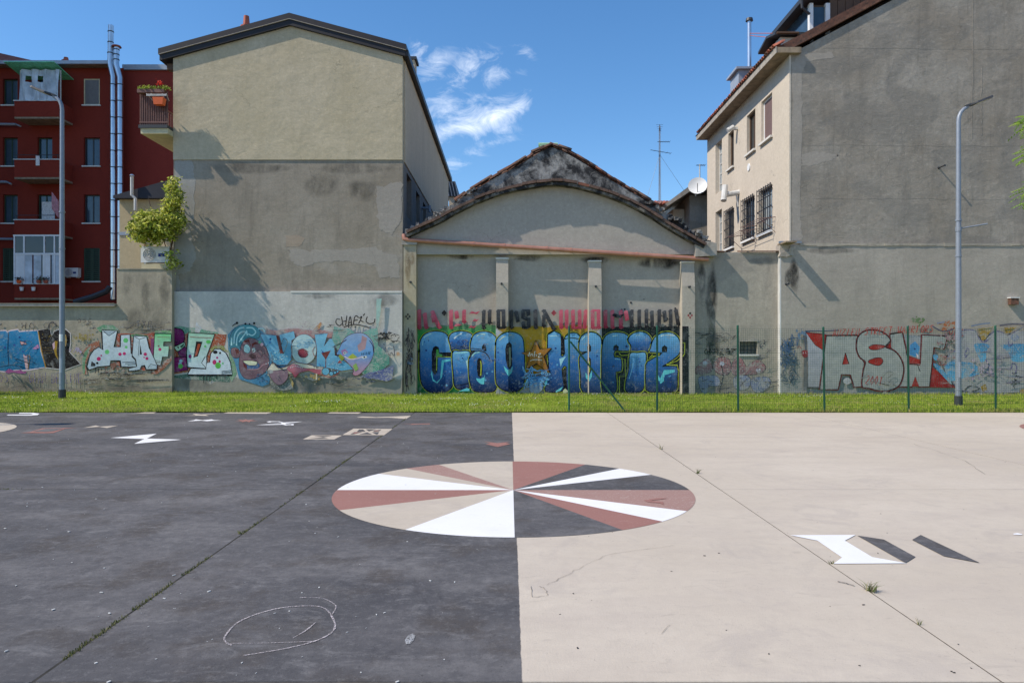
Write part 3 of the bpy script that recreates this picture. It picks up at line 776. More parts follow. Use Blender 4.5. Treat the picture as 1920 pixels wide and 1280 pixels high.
for (px, py) in ((1075, 1113), (1321, 1042), (1348, 1037), (1259, 1071), (1083, 1215), (1646, 1037), (1789, 1261), (1784, 1259), (1619, 1134)):
    x, y = G(px, py); fleck(mb, x, y, 0.009)
o = obj('dark_litter', mb, M['crack_dk'], normals=False, kind='stuff'); o['label'] = 'tiny dark specks of litter on the beige court'; o['category'] = 'litter'
# ------------------------------------------------------------------ building helpers
YB, YL, YPL, YP, YW, YK, YR, YRU = 21.72, 22.0, 21.87, 21.96, 22.30, 22.18, 22.0, 22.03

def bar3(mb, M3, u0, u1, v0, v1, d0, d1):
    vs = [M3(u, v, d) for v in (v0, v1) for d in (d0, d1) for u in (u0, u1)]
    mb.add(vs, [(0, 2, 3, 1), (4, 5, 7, 6), (0, 1, 5, 4), (2, 6, 7, 3), (0, 4, 6, 2), (1, 3, 7, 5)])

def holed_wall(M3, u0, u1, v0, v1, holes, depth=0.25):
    us = sorted({u0, u1, *[h[0] for h in holes], *[h[1] for h in holes]})
    vs_ = sorted({v0, v1, *[h[2] for h in holes], *[h[3] for h in holes]})
    mb = MB()
    inside = lambda u, v: any(h[0] < u < h[1] and h[2] < v < h[3] for h in holes)
    for i in range(len(us) - 1):
        for j in range(len(vs_) - 1):
            a, b_, c_, d_ = us[i], us[i + 1], vs_[j], vs_[j + 1]
            if inside((a + b_) / 2, (c_ + d_) / 2): continue
            mb.add([M3(a, c_, 0), M3(b_, c_, 0), M3(b_, d_, 0), M3(a, d_, 0)], [(0, 1, 2, 3)])
    for (a, b_, c_, d_) in holes:
        q = [(a, c_), (b_, c_), (b_, d_), (a, d_)]
        for i in range(4):
            p, r = q[i], q[(i + 1) % 4]
            mb.add([M3(p[0], p[1], 0), M3(r[0], r[1], 0), M3(r[0], r[1], depth), M3(p[0], p[1], depth)], [(0, 1, 2, 3)])
    return mb

def window(parent, M3, u0, u1, v0, v1, style, frame='white_dirty', pane='glass', depth=0.16, sill='stone_sill', mull=1, bars=False, sill_out=0.09):
    fw = 0.055
    mb = MB()
    bar3(mb, M3, u0, u0 + fw, v0, v1, depth - .03, depth + .04); bar3(mb, M3, u1 - fw, u1, v0, v1, depth - .03, depth + .04)
    bar3(mb, M3, u0 + fw, u1 - fw, v0, v0 + fw, depth - .03, depth + .04); bar3(mb, M3, u0 + fw, u1 - fw, v1 - fw, v1, depth - .03, depth + .04)
    for k in range(mull):
        c = u0 + (u1 - u0) * (k + 1) / (mull + 1)
        if style == 'glass': bar3(mb, M3, c - .03, c + .03, v0 + fw, v1 - fw, depth - .02, depth + .035)
    w = obj('window', mb, M[frame], parent)
    if style == 'glass':
        for k in range(mull + 1):
            a = u0 + fw + (u1 - u0 - 2 * fw) * k / (mull + 1) + .012; b_ = u0 + fw + (u1 - u0 - 2 * fw) * (k + 1) / (mull + 1) - .012
            p = MB(); bar3(p, M3, a, b_, v0 + fw, v1 - fw, depth + .005, depth + .012); obj('pane', p, M[pane], w)
    elif style == 'roller':
        n = max(6, int((v1 - v0) / 0.075)); dv = (v1 - v0 - 2 * fw) / n
        p = MB()
        for k in range(n): bar3(p, M3, u0 + fw, u1 - fw, v0 + fw + k * dv, v0 + fw + (k + .86) * dv, depth - .015, depth + .01)
        bar3(p, M3, u0 + fw, u1 - fw, v0 + fw, v1 - fw, depth + .012, depth + .02)
        obj('roller_shutter', p, M[pane], w)
    elif style == 'louvre':
        mid = (u0 + u1) / 2
        for a, b_ in ((u0 + .01, mid - .01), (mid + .01, u1 - .01)):
            p = MB()
            bar3(p, M3, a, a + .06, v0 + .02, v1 - .02, .02, .06); bar3(p, M3, b_ - .06, b_, v0 + .02, v1 - .02, .02, .06)
            n = int((v1 - v0) / 0.11)
            for k in range(n + 1):
                z_ = v0 + .04 + (v1 - v0 - .1) * k / n
                bar3(p, M3, a + .06, b_ - .06, z_, z_ + .07, .025, .05)
            obj('shutter', p, M[pane], w)
    # near-black sheet, the unlit room's shade put into its colour
    p = MB(); bar3(p, M3, u0, u1, v0, v1, depth + .05, depth + .06); obj('backing', p, M['room'], w)
    if sill:
        p = MB(); bar3(p, M3, u0 - .07, u1 + .07, v0 - .07, v0 - .002, -sill_out, depth - .03); obj('sill', p, M[sill], w)
    if bars:
        p = MB()
        n = 7
        for k in range(n): 
            c = u0 - .03 + (u1 - u0 + .06) * k / (n - 1); bar3(p, M3, c - .012, c + .012, v0 + .02, v1 + .04, -.085, -.065)
        for k in range(5):
            c = v0 + .05 + (v1 - v0 - .05) * k / 4; bar3(p, M3, u0 - .06, u1 + .06, c - .014, c + .014, -.064, -.048)
        for uu in (u0 - .05, u1 + .05):
            for k in (0.1, .5, .9):
                c = v0 + (v1 - v0) * k; bar3(p, M3, uu - .012, uu + .012, c - .012, c + .012, -.048, .0)
        obj('window_bars', p, M['bars'], w)
    return w

front = lambda Y: (lambda u, v, d: (u, Y + d, v))
west = lambda X: (lambda u, v, d: (X + d, u, v))      # wall facing -X
east = lambda X: (lambda u, v, d: (X - d, u, v))      # wall facing +X

# ------------------------------------------------------------------ boundary wall on the left
bw = thing('boundary_wall', 'low weathered concrete boundary wall with metal coping and blue and silver graffiti', 'wall', (-15, YB, 0))
xe = PX(322.5, YB); xs = PX(219, YB); zt0 = PZ(570, YB); zt1 = PZ(505, YB)
obj('wall', MB().box(-34, xs, YB, YB + 0.3, -0.1, zt0 - .06), M['bound'], bw)
obj('pillar_panel', MB().box(xs, xe, YB, YB + 0.35, -0.1, zt1), M['bound'], bw)
obj('coping', MB().box(-34, xs - .01, YB - 0.10, YB + 0.36, zt0 - .06, zt0 + .015), M['concrete'], bw)
mb = MB().box(-34, xs - .015, YB - 0.115, YB - 0.10, zt0 - .075, zt0 - .055); mb.box(-34, xs - .015, YB - 0.115, YB - 0.10, zt0 + .005, zt0 + .022)
obj('coping_trim', mb, M['trim'], bw)
obj('pillar_cap', MB().box(xs, xe, YB - .02, YB + .37, zt1, zt1 + .03), M['bound'], bw)

# ------------------------------------------------------------------ left gabled building
gb = thing('gabled_building', 'tall gabled building with beige upper wall over grey render and dark roof edge', 'building', (-6.8, YL, 0))
XL, XR = PX(325.5, YL), PX(755, YL)
zb = PZ(300, YL); zpl = PZ(546, YPL)
xr_, zr_ = PX(545, YL), 11.40
zl_e, zr_e = zr_ - .272 * (xr_ - XL), zr_ - .268 * (XR - xr_)
YBK = 38.2
obj('upper_wall', MB().xz([(XL, zb), (XR, zb), (XR, zr_e), (xr_, zr_), (XL, zl_e)], YL - .03, YL + .3), M['beige'], gb)
obj('middle_wall', MB().box(XL, XR, YL, YL + .3, zpl - .002, zb), M['grey_mid'], gb)
obj('plinth', MB().box(XL, XR, YPL, YL + .3, -0.1, zpl - .004), M['white_plinth'], gb)
mb = MB().box(PX(545, YPL), XR, YPL - .012, YPL + .05, zpl - .045, zpl + .012); obj('plinth_ledge', mb, M['stone_sill'], gb)
holes = [(22.85, 24.0, 5.72, 7.12), (25.15, 26.2, 5.72, 7.05), (27.2, 28.2, 5.72, 7.05), (30.0, 31.0, 5.72, 7.05)]
obj('flank_wall', holed_wall(east(XR), YL + .3, YBK, -0.1, zb, holes, .3), M['grey_flank'], gb)
obj('upper_flank_wall', MB().box(XR - .3, XR + .03, YL + .3, YBK, zb, zr_e), M['beige_side'], gb)
obj('rear_flank_wall', MB().box(XL, XL + .3, YL + .3, YBK, -.1, zl_e), M['beige_side'], gb)
obj('rear_wall', MB().xz([(XL, -.1), (XR, -.1), (XR, zr_e), (xr_, zr_), (XL, zl_e)], YBK, YBK + .3), M['beige_side'], gb)
for h in holes: window(gb, east(XR), *h, 'glass', 'dark_metal', 'glass', depth=.2, sill=None)
mb = MB().cyl((XR - .05, 26.65, 6.7), (XR + .3, 26.65, 6.7), .05); mb.cyl((XR + .3, 26.65, 6.55), (XR + .3, 26.65, 6.8), .06); obj('exhaust_vent', mb, M['galv'], gb)
# roof: two slabs with folded metal verge
YV = YL - .125
xl_o, xr_o = PX(299, YV), XR + .10
def rz(x): return zr_ - (.272 * (xr_ - x) if x < xr_ else .268 * (x - xr_))
def roof_band(z_lo, z_hi, y0, y1, xa=None, xb=None):
    xa = xl_o if xa is None else xa; xb = xr_o if xb is None else xb
    return [(xa, rz(xa) + z_lo), (xr_, rz(xr_) + z_lo), (xb, rz(xb) + z_lo), (xb, rz(xb) + z_hi), (xr_, rz(xr_) + z_hi), (xa, rz(xa) + z_hi)]
obj('roof', MB().xz(roof_band(.003, .30, 0, 0), YL - .03, YBK + .5), M['brown_metal2'], gb)
rf = obj('verge_board', MB().xz(roof_band(.0, .17, 0, 0), YV, YL - .031), M['brown_metal2'], gb)
obj('verge_flashing', MB().xz(roof_band(.19, .36, 0, 0, xl_o - .03, xr_o + .03), YV - .03, YL + .25), M['brown_metal'], gb)
obj('verge_trim', MB().xz(roof_band(.171, .189, 0, 0, xl_o - .02, xr_o + .02), YV - .035, YL - .04), M['trim'], gb)
obj('eave_gutter', MB().box(xr_o - .01, xr_o + .09, YL - .1, YBK + .5, rz(xr_o) + .02, rz(xr_o) + .20), M['brown_metal'], gb)
obj('rafter_end', MB().box(xl_o + .12, XL - .01, YL + .1, YL + .3, rz(xl_o) - .2, rz(xl_o) - .02), M['frame_brown'], gb)
def chimney_pot(parent, x, y, z0, h, r, mat='terracotta'):
    mb = MB().cyl((x, y, z0), (x, y, z0 + h * .72), r, r * .85, 10); mb.cyl((x, y, z0 + h * .72), (x, y, z0 + h * .8), r * 1.45, r * 1.5, 10); mb.cyl((x, y, z0 + h * .8), (x, y, z0 + h), r * .95, r * .7, 8)
    return obj('chimney_pot', mb, M[mat], parent)
chimney_pot(gb, PX(462, 24.0), 24.0, rz(PX(462, 24)) + .1, 1.72, .13)
mb = MB().box(XR - .95, XR - .35, 27.4, 28.0, rz(XR - .9), 12.55); obj('chimney', mb, M['beige_side'], gb)
obj('chimney_cap', MB().box(XR - 1.0, XR - .27, 27.35, 28.08, 12.55, 12.66), M['dark_metal'], gb)
# balcony running along the left flank, its end standing proud of the front
bx0, bx1 = PX(260, 21.62), XL - .004
yb0, yb1 = 21.60, 26.5
zs = PZ(240, yb0)
slab = obj('balcony_slab', MB().box(bx0, bx1, yb0, yb1, zs, zs + .10), M['dark_metal'], gb)
obj('balcony_soffit', MB().box(bx0 + .05, bx1, yb0 + .04, yb1, zs - .16, zs), M['soffit_yel'], gb)
rl = MB(); zt_ = PZ(172, yb0)
for i in range(13):
    x = bx0 + .04 + (bx1 - bx0 - .06) * i / 12; rl.box(x - .012, x + .012, yb0 + .03, yb0 + .05, zs + .1, zt_)
for i in range(30):
    y = yb0 + .08 + i * .16; rl.box(bx0 + .03, bx0 + .05, y - .012, y + .012, zs + .1, zt_)
for z_ in (zs + .18, zt_): rl.box(bx0 + .02, bx1, yb0 + .02, yb0 + .06, z_ - .02, z_ + .02); rl.box(bx0 + .02, bx0 + .06, yb0 + .06, yb1, z_ - .02, z_ + .02)
obj('balcony_railing', rl, M['rail_brown'], gb)
sp = MB(); sp.box(bx0 + .06, bx1, yb0 + .055, yb0 + .062, zs + .12, zt_ - .04); obj('railing_screen', sp, M['rail_brown'], gb)
obj('flank_awning', MB().add([(XL - .02, 23.0, PZ(118, 23)), (XL - .02, 25.5, PZ(118, 23)), (XL - .30, 23.0, PZ(150, 23)), (XL - .30, 25.5, PZ(150, 23)), (XL - .02, 23.0, PZ(122, 23)), (XL - .02, 25.5, PZ(122, 23)), (XL - .30, 23.0, PZ(160, 23)), (XL - .30, 25.5, PZ(160, 23))],
    [(0, 1, 3, 2), (4, 6, 7, 5), (0, 2, 6, 4), (1, 5, 7, 3), (2, 3, 7, 6)]), M['soffit_yel'], gb)
# repairs and cracks in the render of the front
def wall_patch(name, pts_px, Y, mat, parent, t=.003):
    obj(name, MB().xz([(PX(a, Y), PZ(b_, Y)) for a, b_ in pts_px], Y - t, Y + .01), M[mat], parent)
def ragged(pts, a=2.0, k=9):
    out = []
    for i in range(len(pts)):
        p, q = pts[i], pts[(i + 1) % len(pts)]
        for t_ in range(k): out.append((p[0] + (q[0] - p[0]) * t_ / k + random.gauss(0, a * .5), p[1] + (q[1] - p[1]) * t_ / k + random.gauss(0, a * .5)))
    return out
M['patch_pale'] = plaster('pale_repair_render', (0.325, 0.315, 0.30), (0.365, 0.355, 0.34), streak=0.2, undul=0.5)
M['patch_dark'] = plaster('old_repair_render', (0.30, 0.29, 0.26), (0.35, 0.335, 0.30), streak=0.3, undul=0.6)
M['patch_pink'] = plaster('brick_coloured_repair', (0.36, 0.30, 0.25), (0.35, 0.31, 0.265), streak=0.2, undul=0.6)
M['patch_blue'] = plaster('bluish_limewash', (0.325, 0.335, 0.34), (0.365, 0.372, 0.372), streak=0.2, undul=0.4)
wall_patch('render_patch', ragged([(541, 466), (600, 470), (700, 463), (745, 480), (750, 520), (712, 520), (700, 495), (640, 490), (600, 492), (565, 500), (545, 490)], 3), YL, 'patch_pale', gb)
wall_patch('render_patch', ragged([(536, 442), (560, 441), (572, 448), (560, 463), (537, 463)], 2), YL, 'patch_pink', gb)
wall_patch('limewash_strip', ragged([(327, 301), (361, 301), (366, 340), (364, 400), (358, 440), (368, 480), (355, 510), (335, 515), (338, 545), (327, 545)], 2), YL, 'patch_blue', gb)
wall_patch('render_patch', ragged([(706, 350), (753, 340), (753, 410), (735, 440), (712, 430), (705, 390)], 3), YL, 'patch_pale', gb, .005)

# planter on the balcony rail, hanging pot, climber and air conditioner
def leaves(mb, centres, n, spread, size, cols, rng):
    for _ in range(n):
        c = rng.choice(centres)
        p = Vector((c[0] + rng.gauss(0, spread[0]), c[1] + rng.gauss(0, spread[1]), c[2] + rng.gauss(0, spread[2])))
        s = size * rng.uniform(.6, 1.3)
        n_ = Vector((rng.gauss(0, .8), rng.gauss(-.5, .8), rng.gauss(.7, .6))).normalized()
        t_ = n_.cross(Vector((rng.gauss(0, 1), rng.gauss(0, 1), rng.gauss(0, 1)))).normalized(); b_ = n_.cross(t_)
        k = rng.uniform(.7, 1.3); cc_ = tuple(v * k for v in rng.choice(cols))
        mb.add([p - t_ * s, p - b_ * s * .45 + n_ * s * .1, p + t_ * s, p + b_ * s * .45 + n_ * s * .1], [(0, 1, 2, 3)], cc_)
rng = random.Random(11)
pb = thing('flower_box', 'long flower box with trailing green plants on the brown balcony rail', 'planter', (bx0 + .4, yb0, zt_))
obj('trough', MB().box(bx0 + .02, bx1 - .05, yb0 - .12, yb0 + .015, zt_ - .07, zt_ + .04), M['rail_brown'], pb)
mb = MB(); leaves(mb, [(bx0 + .1 + i * .1, yb0 - .06, zt_ + .08) for i in range(9)], 300, (.05, .05, .03), .04, [(.30, .38, .04), (.40, .48, .07), (.16, .22, .03)], rng)
obj('foliage', mb, M['leaf'], pb, normals=False)
mb = MB(); leaves(mb, [(bx1 - .2, yb0 - .06, zt_ + .22)], 30, (.05, .04, .04), .035, [(.8, .04, .01), (.6, .03, .01)], rng); obj('red_flowers', mb, M['leaf'], pb, normals=False)
hp = thing('hanging_pot', 'square orange pot hanging on a white rack from the balcony rail', 'flower pot', (bx0 + .55, yb0 - .15, zs + .6))
px_ = PX(297, 21.4)
mb = MB().add([(px_ - .13, 21.37, PZ(196, 21.4)), (px_ + .13, 21.37, PZ(196, 21.4)), (px_ + .13, 21.55, PZ(196, 21.4)), (px_ - .13, 21.55, PZ(196, 21.4)),
               (px_ - .16, 21.35, PZ(183, 21.4)), (px_ + .16, 21.35, PZ(183, 21.4)), (px_ + .16, 21.57, PZ(183, 21.4)), (px_ - .16, 21.57, PZ(183, 21.4))],
              [(0, 3, 2, 1), (0, 1, 5, 4), (1, 2, 6, 5), (2, 3, 7, 6), (3, 0, 4, 7)]); obj('pot', mb, M['orange'], hp)
mb = MB()
for dz in (0, .05, .1): mb.cyl((px_ - .34, 21.36, PZ(178, 21.4) - dz * .4), (px_ + .26, 21.36, PZ(178, 21.4) - dz * .4), .009, n=5)
for dx in (-.34, -.2, .13, .26): mb.cyl((px_ + dx, 21.36, PZ(178, 21.4) + .02), (px_ + dx * .8, 21.64, PZ(183, 21.4) - .03), .009, n=5)
obj('rack', mb, M['white_dirty'], hp)

vn = thing('climbing_vine', 'bushy yellow green climber hanging over the wall beside the grey render', 'vine', (PX(300, 21.7), 21.75, PZ(505, 21.72)))
mb = MB(); YVn = 21.55
cent = []
for _ in range(80): cent.append((PX(rng.uniform(260, 322), YVn), YVn + rng.uniform(-.55, .35), PZ(rng.uniform(404, 452), YVn)))
for _ in range(30): cent.append((PX(rng.uniform(314, 339), YVn), YVn + rng.uniform(-.35, .2), PZ(rng.uniform(365, 430), YVn)))
for _ in range(5): cent.append((PX(rng.uniform(321, 331), YVn), YVn + rng.uniform(-.1, .15), PZ(rng.uniform(340, 365), YVn)))
for _ in range(14): cent.append((PX(rng.uniform(254, 266), YVn), YVn + rng.uniform(-.3, .2), PZ(rng.uniform(422, 446), YVn)))
for _ in range(3): cent.append((PX(rng.uniform(319, 326), YVn), YVn + rng.uniform(-.1, .2), PZ(rng.uniform(462, 498), YVn)))
leaves(mb, cent, 7600, (.095, .11, .085), .062, [(.42, .46, .05), (.54, .55, .08), (.26, .32, .04), (.62, .60, .16), (.14, .18, .03)], rng)
obj('foliage', mb, M['leaf'], vn, normals=False)
mb = MB()
for k in range(5):
    a = P(rng.uniform(316, 323), 500, 21.95); pts = [a]
    tx, ty = rng.uniform(262, 330), rng.uniform(360, 440)
    for t_ in (.33, .66, 1): pts.append(Vector((a.x + (PX(tx, YVn) - a.x) * t_ + rng.gauss(0, .08), a.y - .25 * t_ * rng.random(), a.z + (PZ(ty, YVn) - a.z) * t_)))
    mb.tube(pts, .014, 5)
obj('stem', mb, M['frame_brown'], vn)

def air_conditioner(x0, x1, z0, z1, y, label, loc):
    t_ = thing('air_conditioner', label, 'air conditioner', loc, 'outdoor air conditioner units')
    obj('casing', MB().box(x0, x1, y, y + .3, z0, z1), M['ac_white'], t_)
    w = (x1 - x0); cx_ = x0 + w * .30; cz = (z0 + z1) / 2; r = (z1 - z0) * .40
    mb = MB().cyl((cx_, y - .012, cz), (cx_, y + .01, cz), r, n=24); gr = obj('fan_grille', mb, M['ac_grille'], t_)
    mb = MB()
    for k in range(4): rr = r * (k + 1) / 4.2; pts = [(cx_ + rr * math.cos(a * math.pi / 8), y - .018, cz + rr * math.sin(a * math.pi / 8)) for a in range(17)]; mb.tube(pts, .006, 4)
    obj('grille_ring', mb, M['ac_white'], gr)
    obj('label_plate', MB().box(x0 + w * .62, x0 + w * .86, y - .006, y, z0 + (z1 - z0) * .36, z0 + (z1 - z0) * .56), M['ac_blue'], t_)
    for k_ in (.1, .84): obj('foot', MB().box(x0 + w * k_, x0 + w * (k_ + .06), y + .02, y + .32, z0 - .05, z0), M['white_dirty'], t_)
    return t_
ya = 21.85
zac = PZ(492, ya)
air_conditioner(PX(264, ya), PX(317, ya), zac, PZ(462, ya), ya, 'white air conditioner on top of the wall under the climber', (PX(290, ya), ya, zt1))
obj('ac_bracket', MB().box(PX(266, ya), PX(318, ya), ya - .03, ya + .3, zt1 + .03, zac - .05), M['soffit_yel'], bw)

# ------------------------------------------------------------------ annex with dark roof
YA = 26.5
an = thing('annex', 'small yellow rendered annex with dark lean-to roof behind the wall', 'building', (PX(270, YA), YA, 0))
ax0, ax1 = PX(224, YA), PX(330, YA)
za = PZ(374, YA)
obj('wall', MB().box(ax0, ax1, YA, YA + 5, 0, za), M['annex'], an)
obj('string_course', MB().box(ax0 - .02, ax1, YA - .03, YA, PZ(441, YA), PZ(435, YA)), M['gutter'], an)
obj('corner_pipe', MB().box(ax0 + .75, ax0 + .95, YA - .09, YA - .001, 0.0, PZ(441, YA)), M['annex'], an)
obj('roof', MB().xz([(ax0 - .1, za), (ax1 + .3, za), (ax1 + .3, PZ(334, YA)), (ax0 - .1, PZ(369, YA))], YA - .25, YA + 5.2), M['dark_roof'], an)
pz = [(PX(263, YA), YA - .34, PZ(398, YA)), (PX(263, YA), YA - .34, PZ(376, YA)), (PX(257, YA), YA - .36, PZ(370, YA)), (PX(257, YA), YA - .36, PZ(334, YA))]
mb = MB().tube(pz, .06, 8); obj('vent_pipe', mb, M['white_dirty'], an)
mb = MB().cyl((pz[-1][0], pz[-1][1], pz[-1][2]), (pz[-1][0], pz[-1][1], pz[-1][2] + .05), .10, .04); obj('vent_cowl', mb, M['steel'], an)

# ------------------------------------------------------------------ red apartment block
YF = 40.0
rb = thing('apartment_building', 'dark red apartment block with stacked balconies behind the boundary wall', 'building', (PX(110, YF), YF, 0))
fx0, fx1 = PX(-60, YF), PX(232, YF); fz1 = PZ(128, YF)
wins = {}
rows = [(148, 197), (258, 311), (365, 418), (465, 527)]
cols_ = [(-58, -30), (5, 33), (70, 98), (157, 187)]
hl = []
for ri, (a, b_) in enumerate(rows):
    for ci, (c_, d_) in enumerate(cols_):
        if ri in (0, 3) and ci == 2: bb = b_ + 8
        else: bb = b_
        h = (PX(c_, YF), PX(d_, YF), PZ(bb, YF), PZ(a, YF)); hl.append(h); wins[ri, ci] = h
obj('facade_wall', holed_wall(front(YF), fx0, fx1, -.1, fz1, hl, .25), M['red'], rb)
obj('side_wall', MB().box(fx0, fx0 + .3, YF + .01, YF + 10, -.1, fz1), M['red'], rb)
obj('set_back_wall', MB().box(fx1 - .9, PX(330, YF) + 1.5, YF + .35, YF + 10, -.1, PZ(127, YF)), M['red2'], rb)
for (ri, ci), h in wins.items():
    if ci == 3 and ri == 0: window(rb, front(YF), *h, 'roller', 'soffit_yel', 'shutter_grey', depth=.05)
    elif ri == 3 and ci in (1, 3, 0): window(rb, front(YF), *h, 'louvre', 'shutter_green', 'shutter_green', depth=.2)
    elif ci == 3: window(rb, front(YF), *h, 'glass', 'dark_metal', 'glass_blue', depth=.18)
    else: window(rb, front(YF), *h, 'glass', 'shutter_green', 'glass_blue', depth=.18)
# balconies
YBa = 38.8
for (yt, yb_) in ((190, 221), (300, 334), (413, 441), (533, 560)):
    x0, x1 = PX(27, YBa), PX(111, YBa)
    sl = MB().box(x0, x1, YBa, YF, PZ(yb_ + 1, YBa) - .02, PZ(yb_, YBa) + .05); b1 = obj('balcony', sl, M['soffit'], rb)
    mb = MB().box(x0, x1, YBa - .01, YBa + .12, PZ(yb_, YBa) + .05, PZ(yt, YBa)); mb.box(x0, x0 + .12, YBa + .12, YF, PZ(yb_, YBa) + .05, PZ(yt, YBa)); mb.box(x1 - .12, x1, YBa + .12, YF, PZ(yb_, YBa) + .05, PZ(yt, YBa))
    obj('parapet', mb, M['red'], b1)
    mb = MB().box(x0 - .04, x1 + .04, YBa - .05, YBa + .16, PZ(yt, YBa), PZ(yt, YBa) + .05); obj('parapet_cap', mb, M['white_dirty'], b1)
    mb = MB().cyl((x0, YBa + .05, PZ(yt, YBa) + .28), (x1, YBa + .05, PZ(yt, YBa) + .28), .02, n=6); mb.cyl((x0 + .1, YBa + .05, PZ(yt, YBa)), (x0 + .1, YBa + .05, PZ(yt, YBa) + .28), .02, n=6); mb.cyl((x1 - .1, YBa + .05, PZ(yt, YBa)), (x1 - .1, YBa + .05, PZ(yt, YBa) + .28), .02, n=6)
    if 250 < yt < 450: obj('handrail', mb, M['dark_metal'], b1)
# top veranda: plastic sheets under a green awning
x0, x1 = PX(36, YBa), PX(113, YBa)
aw = MB()
nst = 16
for i in range(nst):
    a = PX(20, YBa) + (PX(114, YBa) - PX(20, YBa)) * i / nst; b_ = PX(20, YBa) + (PX(114, YBa) - PX(20, YBa)) * (i + .9) / nst
    aw.add([(a, YBa - .55, PZ(123, YBa)), (b_, YBa - .55, PZ(123, YBa)), (b_, YF - .02, PZ(134, YBa)), (a, YF - .02, PZ(134, YBa)), (a, YBa - .55, PZ(123, YBa) - .03), (b_, YBa - .55, PZ(123, YBa) - .03), (b_, YF - .02, PZ(134, YBa) - .03), (a, YF - .02, PZ(134, YBa) - .03)],
           [(0, 1, 2, 3), (7, 6, 5, 4), (0, 4, 5, 1), (1, 5, 6, 2), (2, 6, 7, 3), (3, 7, 4, 0)])
obj('awning', aw, M['green_awning'], rb)
sh = MB(); nn = 22
zt_a, zb_a = PZ(131, YBa), PZ(190, YBa)
for i in range(nn):
    u0_, u1_ = i / nn, (i + 1) / nn
    f = lambda u, k: (x0 + (x1 - x0) * u + .05 * math.sin(u * 30 + k), YBa - .02 + .08 * math.sin(u * 23 + k * 2.1) - .12 * k * (1 - k) , zb_a + (zt_a - zb_a) * k)
    for k in range(5):
        if k == 3 and i in (4, 5, 6, 10, 11, 12): continue
        sh.add([f(u0_, k / 5), f(u1_, k / 5), f(u1_, (k + 1) / 5), f(u0_, (k + 1) / 5)], [(0, 1, 2, 3)])
obj('plastic_sheet', sh, M['plastic'], rb, normals=False)
mb = MB()
for px in (37, 66, 88, 112): mb.box(PX(px, YBa) - .025, PX(px, YBa) + .025, YBa + .05, YBa + .1, zb_a, zt_a)
obj('veranda_post', mb, M['white_dirty'], rb)
# glazed veranda on the lower balcony
vx = [27, 45, 83, 102, 112]
v0, v1, vm = PZ(533, YBa), PZ(443, YBa), PZ(476, YBa)
gv = MB()
for px in vx: gv.box(PX(px, YBa) - .04, PX(px, YBa) + .04, YBa - .012, YBa + .06, v0, v1)
gv.box(PX(27, YBa) - .04, PX(112, YBa) + .04, YBa - .016, YBa + .064, vm - .05, vm + .05); gv.box(PX(27, YBa) - .06, PX(112, YBa) + .04, YBa - .02, YBa + .07, v1, v1 + .08)
ve = obj('glazed_veranda', gv, M['white'], rb)
for i in range(4):
    obj('pane', MB().box(PX(vx[i], YBa) + .041, PX(vx[i + 1], YBa) - .041, YBa + .02, YBa + .03, vm + .05, v1), M['glass'], ve)
for i in range(5):
    a = PX(27 + 85 * i / 5, YBa) + .05; b_ = PX(27 + 85 * (i + 1) / 5, YBa) - .03
    obj('panel', MB().box(a, b_, YBa + .01, YBa + .04, v0, vm - .05), M['plastic' if i % 3 else 'white'], ve)
mb = MB()
rng2 = random.Random(3)
obj('window_curtain', MB().box(PX(73, YBa + .9), PX(97, YBa + .9), YF - .05, YF - .03, PZ(415, YF), PZ(379, YF)), M['cloth_white'], rb)
lz = MB()
for i in range(6):
    a, b_ = PX(98 + i * 2.2, YBa), PX(98 + (i + 1) * 2.2, YBa)
    lz.add([(a, YBa - .05 + .04 * (i % 2), PZ(360 + i * 3, YBa)), (b_, YBa - .05 + .04 * ((i + 1) % 2), PZ(363 + i * 3, YBa)), (b_, YBa - .05 + .04 * ((i + 1) % 2), PZ(395 + i * 3, YBa)), (a, YBa - .05 + .04 * (i % 2), PZ(392 + i * 3, YBa))], [(0, 1, 2, 3)])
tag(obj('laundry', lz, M['cloth_pink'], normals=False), 'pink striped laundry hanging on a dark red balcony', 'laundry')
tag(obj('tea_towel', MB().box(PX(67, YBa - .08), PX(74, YBa - .08), YBa - .08, YBa - .06, PZ(311, YBa), PZ(293, YBa)), M['cloth_white']), 'white cloth draped over a dark red balcony parapet', 'cloth')
for (px, dz, mt, lab) in ((38, 0, 'orange', 'yellow orange potted plant on the balcony under the glazed veranda'), (75, 0, 'terracotta', 'terracotta pot with dark plant below the middle of the veranda'), (88, 0, 'terracotta', 'round terracotta pot at the right of the veranda ledge')):
    z0 = PZ(533, YBa) + .05; x = PX(px, YBa); y = YBa - .02
    t_ = thing('potted_plant', lab, 'potted plant', (x, y, z0), 'pots on the veranda ledge')
    obj('pot', MB().cyl((x, y - .1, z0), (x, y - .1, z0 + .16), .09, .13, 10), M[mt], t_)
    mb = MB(); leaves(mb, [(x, y - .1, z0 + .24)], 70, (.11, .08, .06), .05, [(.05, .07, .02), (.03, .05, .015), (.2, .05, .03)], rng2); obj('foliage', mb, M['leaf'], t_, normals=False)
for px, lab in ((44, 'small white planter hooked on the lower balcony below the orange potted plant'), (66, 'small white planter hooked on the lower balcony nearer the terracotta pots')):
    x = PX(px, YBa); z0 = PZ(542, YBa)
    t_ = thing('hanging_planter', lab, 'planter', (x, YBa - .14, z0 - .1), 'white planters on the balcony')
    obj('pot', MB().cyl((x, YBa - .14, z0 - .1), (x, YBa - .14, z0 + .1), .08, .11, 10), M['white'], t_)
    obj('hook', MB().tube([(x, YBa - .02, z0 + .3), (x, YBa - .10, z0 + .3), (x, YBa - .14, z0 + .08)], .012, 5), M['dark_metal'], t_)
